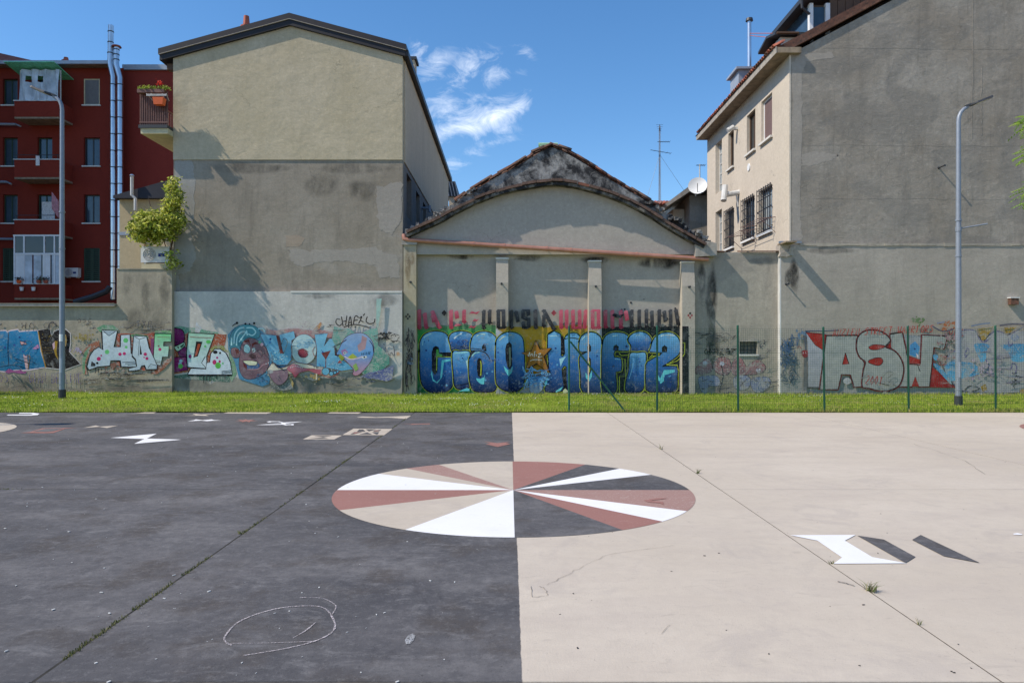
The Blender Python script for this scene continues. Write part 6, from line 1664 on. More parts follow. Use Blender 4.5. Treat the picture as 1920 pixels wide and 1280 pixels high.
g.poly([(468, 520), (490, 490), (512, 515), (512, 575), (474, 582)], BK).poly([(448, 800), (455, 860), (490, 900), (520, 850), (520, 780), (490, 850)], CYAN).poly([(468, 660), (490, 635), (510, 655), (514, 780), (492, 830), (474, 790)], BK).line([(494, 680), (494, 800)], 9, YG_).line([(410, 450), (450, 405), (500, 390)], 10, (170, 210, 225)).line([(388, 600), (440, 590), (470, 575)], 8, BK); spray_spots(g, 530, 610, 600, 980, 6, 7)
g.build('graffiti_letter', ws)
g = Graf(SH, TB, k_)                                                    # F
blue(g, [(640, 500), (668, 412), (740, 375), (830, 372), (902, 400), (935, 455), (940, 552), (850, 562), (765, 565), (762, 640), (832, 650), (835, 782), (776, 792), (784, 920), (772, 1018), (640, 1018), (632, 800), (632, 640)], smooth=2)
g.poly([(752, 562), (756, 515), (785, 498), (812, 520), (810, 562)], BK).line([(815, 590), (838, 618), (925, 612)], 8, YG_, False, 0).line([(836, 660), (880, 656), (886, 845), (820, 846), (820, 1020), (782, 1045)], 8, YG_, False, 0).line([(745, 408), (800, 398)], 12, (180, 210, 225)).line([(770, 655), (825, 660)], 8, (150, 200, 215)); spray_spots(g, 650, 760, 720, 980, 7, 8)
for (x, y) in ((780, 545), (755, 735), (897, 520)): g.poly([(x + (22 if i % 2 == 0 else 9) * math.sin(i * math.pi / 5), y - (22 if i % 2 == 0 else 9) * math.cos(i * math.pi / 5)) for i in range(10)], (28, 50, 100))
g.build('graffiti_letter', ws)
g = Graf(SH, TB, k_)                                                    # I
blue(g, [(918, 450), (955, 392), (1030, 364), (1105, 378), (1152, 425), (1166, 490), (1140, 550), (1108, 582), (960, 584), (950, 510)])
blue(g, [(938, 604), (1010, 594), (1098, 590), (1106, 690), (1096, 850), (1080, 965), (1030, 1012), (902, 1010), (895, 900), (925, 780)], smooth=3)
g.line([(1000, 400), (1040, 388)], 12, (190, 215, 220)).line([(968, 700), (950, 790), (925, 870)], 9, (120, 180, 215)); spray_spots(g, 960, 1080, 640, 980, 7, 10); g.line([(1020, 1060), (1105, 985), (1135, 1030)], 7, YG_, False, 0)
g.poly([(1035 + (24 if i % 2 == 0 else 10) * math.sin(i * math.pi / 5), 545 - (24 if i % 2 == 0 else 10) * math.cos(i * math.pi / 5)) for i in range(10)], (50, 90, 150))
g.build('graffiti_letter', ws)
g = Graf(SH, TB, k_)                                                    # Z
blue(g, [(1172, 500), (1205, 425), (1280, 378), (1362, 370), (1432, 402), (1472, 465), (1474, 570), (1440, 625), (1330, 705), (1282, 742), (1440, 742), (1442, 850), (1440, 980), (1380, 1008), (1150, 1008), (1112, 950), (1112, 770), (1128, 690), (1268, 612), (1276, 582), (1155, 575), (1165, 540)], smooth=2)
g.poly([(1280, 582), (1280, 530), (1310, 503), (1342, 530), (1336, 582)], BK).poly([(1215, 780), (1240, 880), (1265, 925), (1300, 900), (1312, 830), (1420, 800), (1420, 772), (1305, 775), (1262, 870)], CYAN).line([(1330, 715), (1440, 680), (1510, 625), (1528, 600), (1530, 480), (1490, 478)], 8, YG_, False, 0).line([(1330, 718), (1450, 720), (1456, 778), (1492, 780), (1490, 1015), (1450, 1018)], 8, YG_, False, 0).line([(1180, 605), (1140, 650), (1180, 625), (1260, 620)], 7, YG_, False, 0).line([(1270, 410), (1310, 395), (1420, 400)], 12, (190, 212, 225)); spray_spots(g, 1140, 1420, 830, 990, 8, 11)
g.poly([(1330, 940), (1345, 870), (1380, 860), (1392, 930), (1370, 985)], (30, 58, 110))
g.build('graffiti_letter', ws)
g = Graf(SH, TA, k_)                                                    # star and blue tag
st = [(1565, 500), (1610, 608), (1750, 590), (1655, 690), (1728, 892), (1575, 772), (1455, 835), (1492, 702), (1395, 648), (1512, 632)]
g.poly([(x + 16, y + 6) for x, y in st], BK).line(st, 14, BK, True, 0).poly(st, (158, 108, 44), (140, 92, 34))
for ln in ([(1470, 665), (1478, 690), (1490, 640), (1498, 690)], [(1505, 680), (1520, 655), (1528, 690)], [(1545, 700), (1550, 640), (1565, 632)], [(1540, 668), (1562, 665)], [(1572, 690), (1576, 665)], [(1590, 665), (1625, 655), (1592, 700), (1640, 690)], [(1495, 745), (1550, 728), (1640, 735)]): g.line(ln, 7, (215, 205, 190))
g.build('graffiti_star', ws)
g = Graf(SH, TA, k_)
g.poly([(1500, 1000), (1560, 960), (1630, 1000), (1640, 1090), (1590, 1140), (1520, 1140), (1485, 1080)], (140, 150, 165)); scribble(g, 1440, 820, 1700, 1040, 34, 9, (110, 165, 205), 3); scribble(g, 1450, 830, 1690, 1000, 14, 7, (60, 120, 180), 5); g.line([(1465, 960), (1425, 1080)], 12, (110, 175, 205))
for x in (1490, 1540, 1590, 1640): g.line([(x, 1000), (x + 5, 1080)], 8, (70, 120, 175))
g.build('graffiti_tag', ws)
g = Graf(SH, TA, k_); q = random.Random(2)                              # splash dirt along the foot
for i in range(64):
    x = 128 + i * 54; h = q.uniform(18, 70); g.poly([(x - 10, 1180), (x + 2, 1180 - h * .6), (x + 28, 1180 - h), (x + 50, 1180 - h * .5), (x + 62, 1180)], q.choice([(105, 95, 90), (95, 88, 84), (118, 110, 104)]))
g.build('splash_dirt', ws, 'spray_worn')

# blackletter frieze above the letters
PK, PK2, KB, KB2 = (190, 92, 108), (150, 48, 66), (72, 72, 76), (24, 24, 28)
TC = (740, 560, 3.4286)
def nib(g, x0, y0, x1, y1, c, c2, w=24, t=9):
    d = .55
    g.poly([(x0, y0 + t * .5), (x0 + w, y0 - t * .5), (x1 + w, y1 - t * .5), (x1, y1 + t * .5)], c, c2)
    g.poly([(x0 - 5, y0 + 10), (x0 + 8, y0 - 6), (x0 + w, y0 - 5), (x0 + w * .5, y0 + 12)], c)
    if y1 - y0 > 70: g.poly([(x1, y1 - 6), (x1 + w, y1 - 10), (x1 + w + 8, y1 - 2), (x1 + w * .5, y1 + 12)], c2)
frieze = [('p', [(148, 74, 148, 190), (184, 96, 192, 188)]), ('p', [(232, 82, 276, 186), (234, 108, 244, 150)]), ('kd', (320, 92)), ('p', [(352, 76, 352, 188), (386, 84, 392, 128), (388, 166, 410, 172)]), ('p', [(436, 76, 434, 150)]), ('z', None),
          ('k', [(562, 78, 560, 190), (600, 76, 598, 158)]), ('k', [(655, 74, 655, 186), (688, 74, 690, 186)]), ('k', [(738, 78, 738, 186), (768, 84, 782, 150)]), ('k', [(812, 74, 814, 124), (846, 74, 848, 110), (848, 126, 850, 190), (814, 150, 818, 190)]), ('k', [(892, 74, 894, 188)]), ('k', [(945, 74, 1010, 196), (948, 104, 944, 178)]), ('pd', (1022, 92)),
          ('p', [(1056, 76, 1056, 188), (1092, 76, 1092, 186)]), ('p', [(1132, 76, 1134, 188), (1174, 76, 1176, 188), (1214, 76, 1206, 186)]), ('p', [(1258, 74, 1258, 188), (1296, 74, 1296, 188)]), ('p', [(1340, 78, 1340, 184), (1384, 78, 1384, 186)]), ('p', [(1438, 78, 1438, 186), (1470, 82, 1480, 140)]), ('sw', None),
          ('k', [(1508, 76, 1508, 186), (1556, 76, 1556, 184)]), ('k', [(1602, 72, 1602, 184), (1636, 82, 1640, 184)]), ('k', [(1684, 74, 1684, 184), (1716, 82, 1724, 150)]), ('k', [(1756, 74, 1758, 184), (1790, 72, 1806, 168)])]
for kind, dat in frieze:
    g = Graf(SH, TC, k_)
    if kind in 'pk':
        for (a, b_, c, d) in dat: nib(g, a, b_, c, d, *((PK, PK2) if kind == 'p' else (KB, KB2)))
        if len(dat) > 1 and dat[0][2] - dat[0][0] < 10 and dat is not frieze[0][1]:
            a, b_ = dat[0], dat[1]
            if kind == 'k' and a[0] in (655, 812): g.poly([(a[0] + 10, a[1] - 4), (b_[0] + 20, b_[1] - 6), (b_[0] + 14, b_[1] + 8), (a[0] + 10, a[1] + 8)], KB); g.poly([(a[2] + 6, 180), (b_[2] + 14, 178), (b_[2] + 4, 196), (a[2] + 14, 196)], KB2)
            if a[0] in (1258,): g.poly([(a[0] + 10, a[1] - 4), (b_[0] + 20, b_[1] - 6), (b_[0] + 14, b_[1] + 8), (a[0] + 10, a[1] + 8)], PK); g.poly([(a[2] + 6, 180), (b_[2] + 14, 178), (b_[2] + 4, 196), (a[2] + 14, 196)], PK2)
        if dat[0][0] == 812: g.poly([(816, 118), (846, 116), (872, 132), (848, 142), (822, 132)], KB2)
        if dat[0][0] == 1132: g.poly([(1140, 180), (1176, 178), (1190, 192), (1160, 198)], PK2)
    elif kind in ('kd', 'pd'):
        x, y = dat; g.poly([(x - 17, y), (x, y - 20), (x + 17, y), (x, y + 20)], KB2 if kind == 'kd' else (140, 52, 62))
    elif kind == 'z':
        for (x, y, w) in ((478, 92, 72), (500, 140, 46), (474, 182, 56)): g.poly([(x, y + 6), (x + 16, y - 12), (x + w * .6, y - 4), (x + w, y - 12), (x + w - 20, y + 8), (x + w * .4, y + 4)], PK, PK2)
    else:
        g.poly([(1392, 108), (1408, 94), (1440, 106), (1474, 98), (1450, 126), (1420, 122)], KB2)
    g.build('frieze_letter', ws)
for (x, y) in ((88, 115), (1893, 108)):
    g = Graf(SH, TC, k_)
    for i, (dx, dy) in enumerate(((-11, 0), (0, -13), (11, 0), (0, 13))): g.poly([(x + dx - 8, y + dy), (x + dx, y + dy - 9), (x + dx + 8, y + dy), (x + dx, y + dy + 9)], KB2 if x < 1000 or i == 1 else (130, 62, 66))
    g.build('frieze_ornament', ws)
g = Graf(SH, TA, k_); scribble(g, 15, 420, 100, 1030, 46, 7, (34, 34, 38), 8); scribble(g, 15, 700, 100, 820, 10, 6, (70, 90, 110), 9); g.build('graffiti_tag', ws)

# --- boundary wall: blue block letters, silver HAF
SB = [(-200, 322.5, YB)]; T_1 = (0, 560, 5.647); k_ = 'bw'
WH = (205, 205, 205)
g = Graf(SB, T_1, k_)
blu = [(-300, 350), (-150, 335), (0, 345), (60, 340), (80, 360), (100, 345), (190, 330), (205, 352), (300, 345), (400, 338), (440, 520), (480, 722), (380, 735), (290, 750), (160, 750), (60, 768), (0, 760), (-160, 770), (-300, 740)]
g.line(blu, 26, (205, 185, 190), True, 0).poly(blu, (40, 122, 168), (28, 104, 142)); spray_spots(g, 10, 400, 380, 700, 16, 12)
g.line([(92, 352), (84, 520), (92, 700)], 8, (22, 60, 88)).poly([(212, 448), (250, 455), (288, 480), (225, 486)], (210, 160, 160)).line([(212, 448), (250, 455), (288, 480), (225, 486)], 8, (100, 66, 30), True, 0).poly([(248, 592), (288, 600), (300, 745), (275, 745)], (205, 165, 165)).line([(288, 598), (318, 604), (300, 745)], 10, (120, 90, 40), False, 0).poly([(345, 530), (405, 480), (415, 520), (380, 535)], (185, 120, 165))
g.poly([(52, 772), (100, 738), (150, 762), (220, 752), (255, 775), (285, 762), (275, 788), (230, 795), (140, 778), (90, 790)], (150, 82, 128)).line([(0, 720), (130, 700), (260, 725)], 7, (20, 60, 90))
g.build('graffiti_letter', bw, label='faded blue block letter with pale outline')
g = Graf(SB, T_1, k_)
kb = [(405, 340), (530, 325), (548, 405), (575, 350), (630, 325), (700, 328), (745, 370), (746, 470), (732, 560), (852, 690), (690, 748), (490, 726), (440, 560)]
g.line(kb, 18, (200, 190, 185), True, 0).poly(kb, (32, 28, 30), (26, 22, 22)).line([(408, 350), (440, 540), (485, 725)], 12, (150, 110, 40), False, 0).poly([(556, 480), (585, 445), (612, 450), (600, 560), (620, 650), (588, 600)], (150, 118, 40)).poly([(556, 478), (580, 452), (582, 520), (566, 540)], (195, 160, 170))
for y in (520, 548, 575): g.line([(455, y), (560, y - 4)], 6, (92, 74, 40), False, 0)
g.mist(490, 400, 30, 14, (110, 90, 40), 6, 5)
g.build('graffiti_letter', bw, label='black block letter with ochre slots beside the blue one')
SIL, SIL2, GRN, RST, MAG = (188, 200, 206), (165, 180, 190), (96, 178, 108), (158, 72, 48), (172, 40, 96)
g = Graf(SB, T_1, k_)
g.poly([(1020, 310), (1100, 275), (1200, 280), (1260, 320), (1240, 380), (1060, 350)], (92, 138, 105)).poly([(860, 600), (930, 490), (1050, 440), (1060, 520), (960, 560), (910, 700), (930, 800), (890, 800)], (148, 92, 70)).poly([(870, 640), (900, 560), (960, 500), (940, 560), (905, 660), (900, 800), (880, 790)], (98, 135, 100))
g.poly([(1235, 370), (1290, 365), (1560, 375), (1640, 350), (1640, 420), (1700, 700), (1640, 760), (1450, 760), (1240, 700)], RST).poly([(1380, 380), (1440, 372), (1560, 385), (1580, 420), (1400, 410)], (88, 135, 95)).poly([(1640, 340), (1720, 330), (1815, 340), (1822, 380), (1640, 376)], (110, 150, 112)).poly([(1700, 690), (1820, 600), (1822, 650), (1740, 740), (1660, 800), (1600, 790)], (140, 80, 58))
g.mist(1220, 720, 60, 24, (120, 80, 66), 14, 6)
g.build('graffiti_field', bw, 'spray_worn')
g = Graf(SB, T_1, k_)
hh = [(1088, 335), (1242, 342), (1206, 512), (1284, 512), (1286, 386), (1376, 382), (1388, 582), (1432, 592), (1452, 716), (1292, 716), (1282, 650), (1174, 650), (1164, 704), (1040, 716), (948, 748), (930, 720), (958, 610), (1000, 545), (1050, 515), (1098, 545)]
g.poly([(x - 14, y + 12) for x, y in hh], BK).letter(hh, SIL, SIL2, smooth=0, ol=20); g.poly([(1098, 342), (1228, 346), (1158, 392)], (150, 166, 176)).line([(1098, 342), (1158, 392), (1228, 346)], 7, BK, False, 0)
for (x, y, r, c) in ((1138, 562, 24, GRN), (1335, 440, 26, GRN), (1340, 512, 15, GRN), (1050, 635, 22, MAG), (1076, 600, 9, MAG), (1274, 586, 18, MAG), (1320, 580, 17, MAG), (1034, 680, 12, BK)): g.dot(x, y, r, c)
g.poly([(965, 712), (975, 660), (1015, 690), (1010, 715)], BK)
for y in (672, 686, 700): g.line([(1300 + (y - 672) * 2, y), (1440, y - 10)], 5, BK, False, 0)
for x, l_ in ((1045, 40), (1078, 22), (1118, 36), (1015, 50)): g.line([(x, 735), (x, 735 + l_)], 9, (40, 40, 44), False, 0)
g.build('graffiti_letter', bw)
g = Graf(SB, T_1, k_)
aa = [(1424, 395), (1552, 400), (1580, 520), (1666, 700), (1662, 742), (1556, 744), (1540, 700), (1502, 706), (1482, 748), (1372, 762), (1372, 740), (1456, 720), (1446, 640), (1408, 600)]
g.poly([(x - 10, y + 14) for x, y in aa], BK).letter(aa, SIL, SIL2, smooth=0, ol=18); g.poly([(1490, 480), (1508, 590), (1484, 590)], BK).line([(1430, 402), (1480, 430), (1548, 406)], 6, BK, False, 0).line([(1480, 430), (1470, 600)], 5, BK, False, 0)
for (x, y, r) in ((1542, 586, 18), (1560, 632, 16), (1530, 620, 8)): g.dot(x, y, r, MAG)
g.poly([(1570, 735), (1600, 690), (1660, 705), (1655, 735)], SIL2).line([(1570, 735), (1600, 690), (1660, 705)], 6, BK, False, 0); g.line([(1605, 760), (1605, 800)], 8, (40, 40, 44), False, 0)
g.build('graffiti_letter', bw)
g = Graf(SB, T_1, k_)
ff = [(1646, 370), (1816, 376), (1812, 452), (1736, 452), (1732, 502), (1792, 502), (1782, 612), (1722, 612), (1702, 702), (1668, 692), (1634, 610)]
g.poly([(1600, 420), (1646, 420), (1634, 610), (1600, 560)], (120, 60, 96)).letter(ff, (110, 185, 125), SIL, smooth=0, ol=16); g.line([(1672, 405), (1805, 410)], 5, (120, 66, 50), False, 0).dot(1698, 535, 17, MAG).dot(1684, 500, 10, (120, 90, 90))
for y in (650, 664, 678): g.line([(1650, y), (1705, y + 6)], 5, BK, False, 0)
g.build('graffiti_letter', bw)
g = Graf(SB, T_1, k_); text(g, 'HO', 240, 255, 60, 60, 9, (52, 50, 52)); text(g, 'CO', 470, 250, 60, 60, 7, (92, 90, 88)); g.line([(522, 330), (530, 270), (570, 250), (610, 290)], 14, (52, 50, 54)); text(g, 'OSC', 830, 210, 42, 40, 6, (66, 62, 62)); scribble(g, 900, 260, 1010, 320, 6, 6, (80, 76, 74), 4); text(g, 'TXR', 1450, 235, 50, 70, 9, (70, 68, 70)); g.line([(1340, 330), (1400, 290), (1480, 235)], 8, (80, 78, 78)); g.dot(15, 270, 14, (58, 56, 58)); g.dot(180, 290, 12, (70, 68, 68)); g.line([(690, 380), (700, 440), (690, 500)], 30, (150, 120, 60)); g.mist(880, 400, 60, 30, (135, 118, 60), 12, 8); g.mist(830, 545, 34, 22, (160, 140, 168), 12, 9)
g.build('graffiti_tag', bw, 'spray_worn')
g = Graf(SB, T_1, k_); text(g, 'GIAN BELLINE', 322, 782, 42, 105, 8, (98, 84, 122), .5, 0, 1.13); text(g, 'OS', 0, 790, 50, 90, 7, (104, 92, 124)); scribble(g, 1020, 770, 1280, 850, 8, 6, (84, 84, 80), 7)
g.build('graffiti_tag', bw, 'spray_worn')

# --- plinth of the gabled building
SG = [(325.5, 755.5, YPL)]; T_2 = (300, 560, 6.4); T_3 = (500, 560, 6.4); k_ = 'gb'
g = Graf(SG, T_2, k_)
g.poly([(163, 340), (240, 325), (330, 345), (450, 350), (560, 380), (690, 400), (720, 440), (640, 450), (163, 420)], (92, 140, 118)).poly([(163, 520), (340, 400), (660, 420), (800, 430), (780, 560), (620, 620), (600, 780), (330, 880), (163, 905)], (150, 74, 46)).poly([(420, 400), (432, 270), (500, 350), (470, 410)], (176, 180, 186)).poly([(163, 920), (340, 900), (700, 920), (870, 900), (830, 1000), (560, 980), (300, 960), (163, 945)], (66, 98, 84)).poly([(810, 560), (850, 640), (900, 780), (920, 900), (860, 1000), (820, 900), (870, 880), (830, 700)], (110, 145, 112)).poly([(600, 600), (660, 560), (760, 560), (820, 640), (800, 640), (700, 590), (620, 640)], (132, 130, 62))
g.build('graffiti_field', gb, 'spray_worn')
g = Graf(SG, T_2, k_)
PUR = (118, 28, 92)
g.letter([(165, 372), (210, 362), (265, 380), (288, 430), (284, 505), (225, 545), (165, 535)], PUR, (100, 22, 78), ol=22).letter([(222, 610), (298, 582), (330, 630), (318, 688), (245, 690)], PUR, (100, 22, 78), ol=20).letter([(168, 706), (322, 702), (330, 850), (164, 880)], (132, 32, 92), PUR, smooth=0, ol=20)
g.poly([(172, 575), (210, 560), (292, 520), (300, 560), (262, 600), (215, 630), (185, 610)], (178, 205, 178)).line([(172, 575), (210, 560), (292, 520), (300, 560), (262, 600), (215, 630), (185, 610)], 10, BK, True).poly([(240, 570), (292, 528), (285, 570), (255, 590)], (38, 92, 60)).poly([(205, 580), (222, 565), (228, 600)], BK)
g.dot(252, 745, 20, (150, 185, 195)).dot(242, 780, 20, (150, 160, 190)).dot(248, 808, 28, (80, 160, 72)).dot(205, 830, 14, (120, 70, 110))
for x in (180, 200, 220, 240): g.line([(x, 540), (x - 6, 500)], 6, BK, False, 0)
g.build('graffiti_figure', gb)
g = Graf(SG, T_2, k_)
zz = [(346, 410), (652, 430), (556, 690), (560, 832), (336, 816), (326, 650)]
g.poly([(x - 14, y + 10) for x, y in zz], BK).letter(zz, (150, 190, 165), (182, 196, 204), smooth=0, ol=20); g.poly([(436, 510), (512, 515), (456, 690), (402, 706)], BK).poly([(455, 540), (490, 542), (446, 680), (420, 690)], (152, 66, 42)).poly([(556, 700), (560, 832), (500, 770)], SIL).line([(545, 690), (500, 768), (556, 832)], 8, BK, False, 0)
bb = [(336, 905), (375, 838), (556, 846), (562, 772), (602, 762), (615, 660), (660, 606), (720, 606), (790, 655), (840, 760), (866, 905)]
g.poly([(x - 6, y + 22) for x, y in bb], BK).letter(bb, SIL, (190, 200, 208), smooth=0, ol=20)
for (x, y, rx, ry, c) in ((665, 640, 28, 22, BK), (722, 650, 12, 14, BK), (688, 706, 14, 14, (160, 60, 110)), (655, 760, 24, 30, MAG), (718, 752, 13, 17, MAG), (698, 800, 34, 38, (88, 168, 72)), (755, 775, 12, 12, (110, 178, 120)), (582, 516, 28, 22, (84, 168, 84)), (544, 570, 14, 14, (100, 170, 105)), (362, 690, 18, 24, (130, 40, 100))): g.dot(x, y, rx, c, ry)
for y in (862, 876, 890): g.line([(740, y + 8), (862, y - 6)], 6, BK, False, 0)
g.line([(362, 455), (430, 462), (620, 468)], 6, (150, 70, 50), False, 0)
for x, l_ in ((525, 90), (560, 60), (600, 70), (680, 40), (780, 50)): g.line([(x, 920), (x, 920 + l_)], 9, (30, 42, 40), False, 0)
g.build('graffiti_letter', gb)
g = Graf(SG, T_2, k_)                                                   # big-mouthed face
g.poly([(815, 430), (900, 340), (1150, 330), (1260, 420), (1420, 560), (1520, 800), (1330, 900), (1310, 1020), (1230, 1050), (1040, 990), (950, 960), (900, 760), (820, 600)], (96, 138, 158), (62, 118, 152))
hair = [(845, 590), (835, 520), (850, 440), (890, 370), (960, 320), (1060, 312), (1140, 330), (1195, 380), (1200, 440), (1165, 475), (1060, 470), (1000, 520), (965, 590), (900, 600)]
g.letter(hair, (84, 146, 156), (58, 112, 128), ol=9)
for ln in ([(890, 540), (900, 430), (950, 360), (1010, 345)], [(920, 560), (930, 460), (975, 400), (1030, 400), (1000, 450), (950, 520)], [(1040, 350), (1110, 350), (1150, 400), (1110, 440), (1060, 420)], [(1040, 380), (1050, 440)], [(860, 560), (862, 470)], [(1180, 360), (1240, 360), (1258, 400)]): g.line(ln, 16, (168, 205, 208))
head = [(965, 640), (985, 545), (1050, 475), (1130, 480), (1215, 530), (1275, 600), (1305, 700), (1310, 780), (1260, 880), (1160, 945), (1055, 962), (985, 915), (952, 800)]
g.letter(head, (128, 98, 104), (104, 80, 90), ol=9); g.letter([(860, 600), (920, 590), (962, 640), (950, 700), (890, 705), (858, 660)], (128, 100, 104), (110, 84, 92), ol=8); g.letter([(1170, 630), (1205, 615), (1232, 650), (1215, 700), (1175, 700)], (128, 100, 104), (112, 84, 92), ol=8); g.poly([(900, 605), (945, 610), (950, 650), (925, 680)], (96, 52, 48))
g.poly([(1010, 505), (1070, 485), (1095, 570), (1060, 520), (1020, 525)], (104, 44, 38)).poly([(1105, 540), (1150, 515), (1190, 540), (1130, 550), (1110, 580)], (104, 44, 38)).letter([(1012, 570), (1050, 548), (1086, 605), (1062, 650), (1015, 630)], (150, 188, 192), (130, 168, 176), ol=7).letter([(1105, 600), (1140, 590), (1148, 630), (1120, 645)], (170, 180, 180), (150, 160, 165), ol=6).dot(1122, 622, 8, BK)
g.poly([(1060, 680), (1100, 650), (1150, 670), (1160, 710), (1100, 720)], (78, 56, 58)).poly([(1000, 750), (1080, 735), (1170, 755), (1200, 800), (1180, 840), (1060, 850), (1030, 830)], (60, 92, 132)).poly([(1000, 745), (1100, 742), (1172, 758), (1155, 795), (1075, 798), (1020, 770)], (205, 205, 175)).line([(1000, 745), (1100, 742), (1172, 758), (1155, 795), (1075, 798), (1020, 770)], 6, (60, 30, 34), True).poly([(1000, 760), (1045, 800), (1050, 850), (1010, 820)], (92, 34, 38)).line([(1050, 850), (1180, 842), (1240, 792), (1310, 778)], 14, (150, 112, 120))
for (x, y, r) in ((928, 290, 15), (1028, 302, 13), (1078, 304, 11), (1132, 294, 14)): g.dot(x, y, r, BK)
g.line([(870, 330), (900, 305), (928, 290)], 10, BK); scribble(g, 1180, 900, 1290, 1000, 14, 5, (40, 90, 130), 12)
g.dot(1200, 520, 18, (92, 160, 132)).dot(1225, 548, 20, (185, 150, 160))
g.build('graffiti_face', gb)
g = Graf(SG, T_3, k_)                                                   # pale blue letters
g.poly([(0, 345), (40, 370), (110, 380), (330, 350), (480, 370), (560, 380), (650, 280), (665, 290), (640, 370), (800, 400), (780, 480), (560, 470), (330, 470), (0, 460)], (158, 128, 128), (170, 120, 116)).poly([(560, 370), (650, 280), (660, 300), (635, 360)], (180, 122, 62)).mist(420, 350, 90, 60, (150, 120, 135), 5, 5)
g.poly([(0, 900), (40, 940), (60, 1080), (200, 1100), (330, 1080), (270, 900), (400, 880), (520, 900), (680, 950), (560, 990), (400, 920)], (120, 120, 110), (88, 92, 92)); g.poly([(262, 880), (330, 1010), (315, 1070), (280, 960)], (165, 140, 84)).mist(560, 930, 60, 20, (176, 140, 70), 14, 8)
g.build('graffiti_field', gb, 'spray_worn')
LB, LB2, BR = (118, 172, 196), (84, 148, 180), (112, 54, 50)
g = Graf(SG, T_3, k_)
g.letter([(-70, 425), (118, 440), (168, 655), (206, 660), (158, 432), (332, 390), (346, 470), (302, 500), (308, 720), (250, 790), (130, 792), (60, 740), (10, 600)], LB, LB2, smooth=0, ol=8, black=BR).poly([(120, 445), (150, 440), (206, 650), (170, 660)], BR); spray_spots(g, 40, 120, 480, 640, 5, 22); g.mist(150, 720, 60, 40, (170, 200, 205), 7, 4)
g.build('graffiti_letter', gb)
g = Graf(SG, T_3, k_)
g.letter([(452 + 150 * math.cos(a * math.pi / 8), 605 + 178 * math.sin(a * math.pi / 8)) for a in range(16)], (158, 184, 190), (176, 190, 186), ol=8, black=(70, 60, 66)); scribble(g, 350, 470, 580, 590, 16, 6, (120, 165, 190), 5); g.letter([(385, 640), (440, 610), (500, 660), (470, 700), (410, 695)], (148, 66, 78), (110, 40, 56), ol=8, black=(70, 30, 36)).line([(375, 625), (440, 600), (505, 640)], 10, (122, 62, 58)).line([(590, 570), (560, 620), (575, 680), (600, 700)], 7, (150, 92, 74)).line([(305, 560), (312, 640), (296, 720)], 7, (150, 110, 84))
g.build('graffiti_letter', gb)
g = Graf(SG, T_3, k_)
g.letter([(582, 430), (738, 416), (692, 572), (762, 480), (902, 492), (825, 590), (832, 680), (885, 700), (1052, 842), (900, 862), (740, 826), (604, 806), (612, 600)], LB, LB2, smooth=0, ol=8, black=BR).poly([(660, 650), (776, 620), (716, 732)], BR).line([(716, 725), (714, 828)], 10, BR, False, 0); g.mist(850, 800, 50, 40, (150, 190, 205), 6, 7); spray_spots(g, 620, 690, 600, 800, 4, 24)
for (x, y, r) in ((715, 870, 42), (782, 895, 22), (826, 885, 15), (858, 872, 11)): g.dot(x, y, r + 6, (44, 50, 64)); g.dot(x, y, r, (96, 156, 182))
g.build('graffiti_letter', gb)
g = Graf(SG, T_3, k_)
g.poly([(10, 862), (82, 765), (150, 830), (250, 812), (345, 765), (440, 775), (560, 800), (590, 835), (480, 830), (340, 800), (240, 840), (100, 860), (30, 872)], (196, 188, 172)).line([(10, 862), (82, 765), (150, 830), (250, 812), (345, 765), (440, 775), (560, 800)], 8, (90, 60, 58)).letter([(250, 842), (310, 792), (370, 790), (440, 828), (545, 850), (410, 880), (352, 940), (312, 885)], (176, 112, 126), (150, 62, 78), ol=8, black=(120, 40, 52)).letter([(42, 880), (140, 862), (250, 862), (255, 955), (165, 1030), (85, 980)], (140, 112, 122), (112, 92, 104), ol=8, black=(70, 52, 60)).dot(52, 872, 36, (150, 150, 150), 24)
for i in range(8): g.poly([(290 + i * 20, 800 + abs(i - 3) * 6), (302 + i * 20, 800 + abs(i - 3) * 6), (296 + i * 20, 814 + abs(i - 3) * 6)], (215, 210, 205))
g.line([(590, 815), (604, 870), (605, 970)], 16, (196, 184, 160)).line([(500, 850), (600, 890), (700, 920), (790, 938), (880, 880)], 8, (150, 58, 66)).poly([(490, 850), (560, 838), (665, 850), (655, 900), (600, 890)], (158, 84, 96))
g.build('graffiti_mouth', gb)
g = Graf(SG, T_3, k_)                                                   # bird-like head on teal
g.poly([(818, 330), (900, 355), (1000, 360), (1060, 405), (1160, 405), (1260, 360), (1338, 350), (1342, 560), (1400, 600), (1475, 690), (1478, 780), (1380, 860), (1170, 905), (1000, 800), (850, 600), (790, 480)], (112, 158, 146), (62, 122, 104)).poly([(1322, 0), (1385, 0), (1372, 160), (1345, 350), (1320, 330)], (150, 178, 168)).poly([(1118, 942), (1250, 872), (1380, 850), (1532, 800), (1512, 962), (1450, 988), (1300, 960)], (78, 88, 130), (92, 98, 138))
for r in (20, 40, 62): g.line([(1290 + r * math.cos(a * math.pi / 6), 822 + r * .8 * math.sin(a * math.pi / 6)) for a in range(12)], 6, (120, 175, 150), True)
g.build('graffiti_field', gb, 'spray_worn')
g = Graf(SG, T_3, k_)
hd = [(850, 660), (880, 600), (905, 545), (960, 462), (1060, 416), (1170, 420), (1255, 490), (1292, 600), (1262, 730), (1180, 842), (1100, 912), (1042, 902), (1050, 842), (940, 722), (895, 690)]
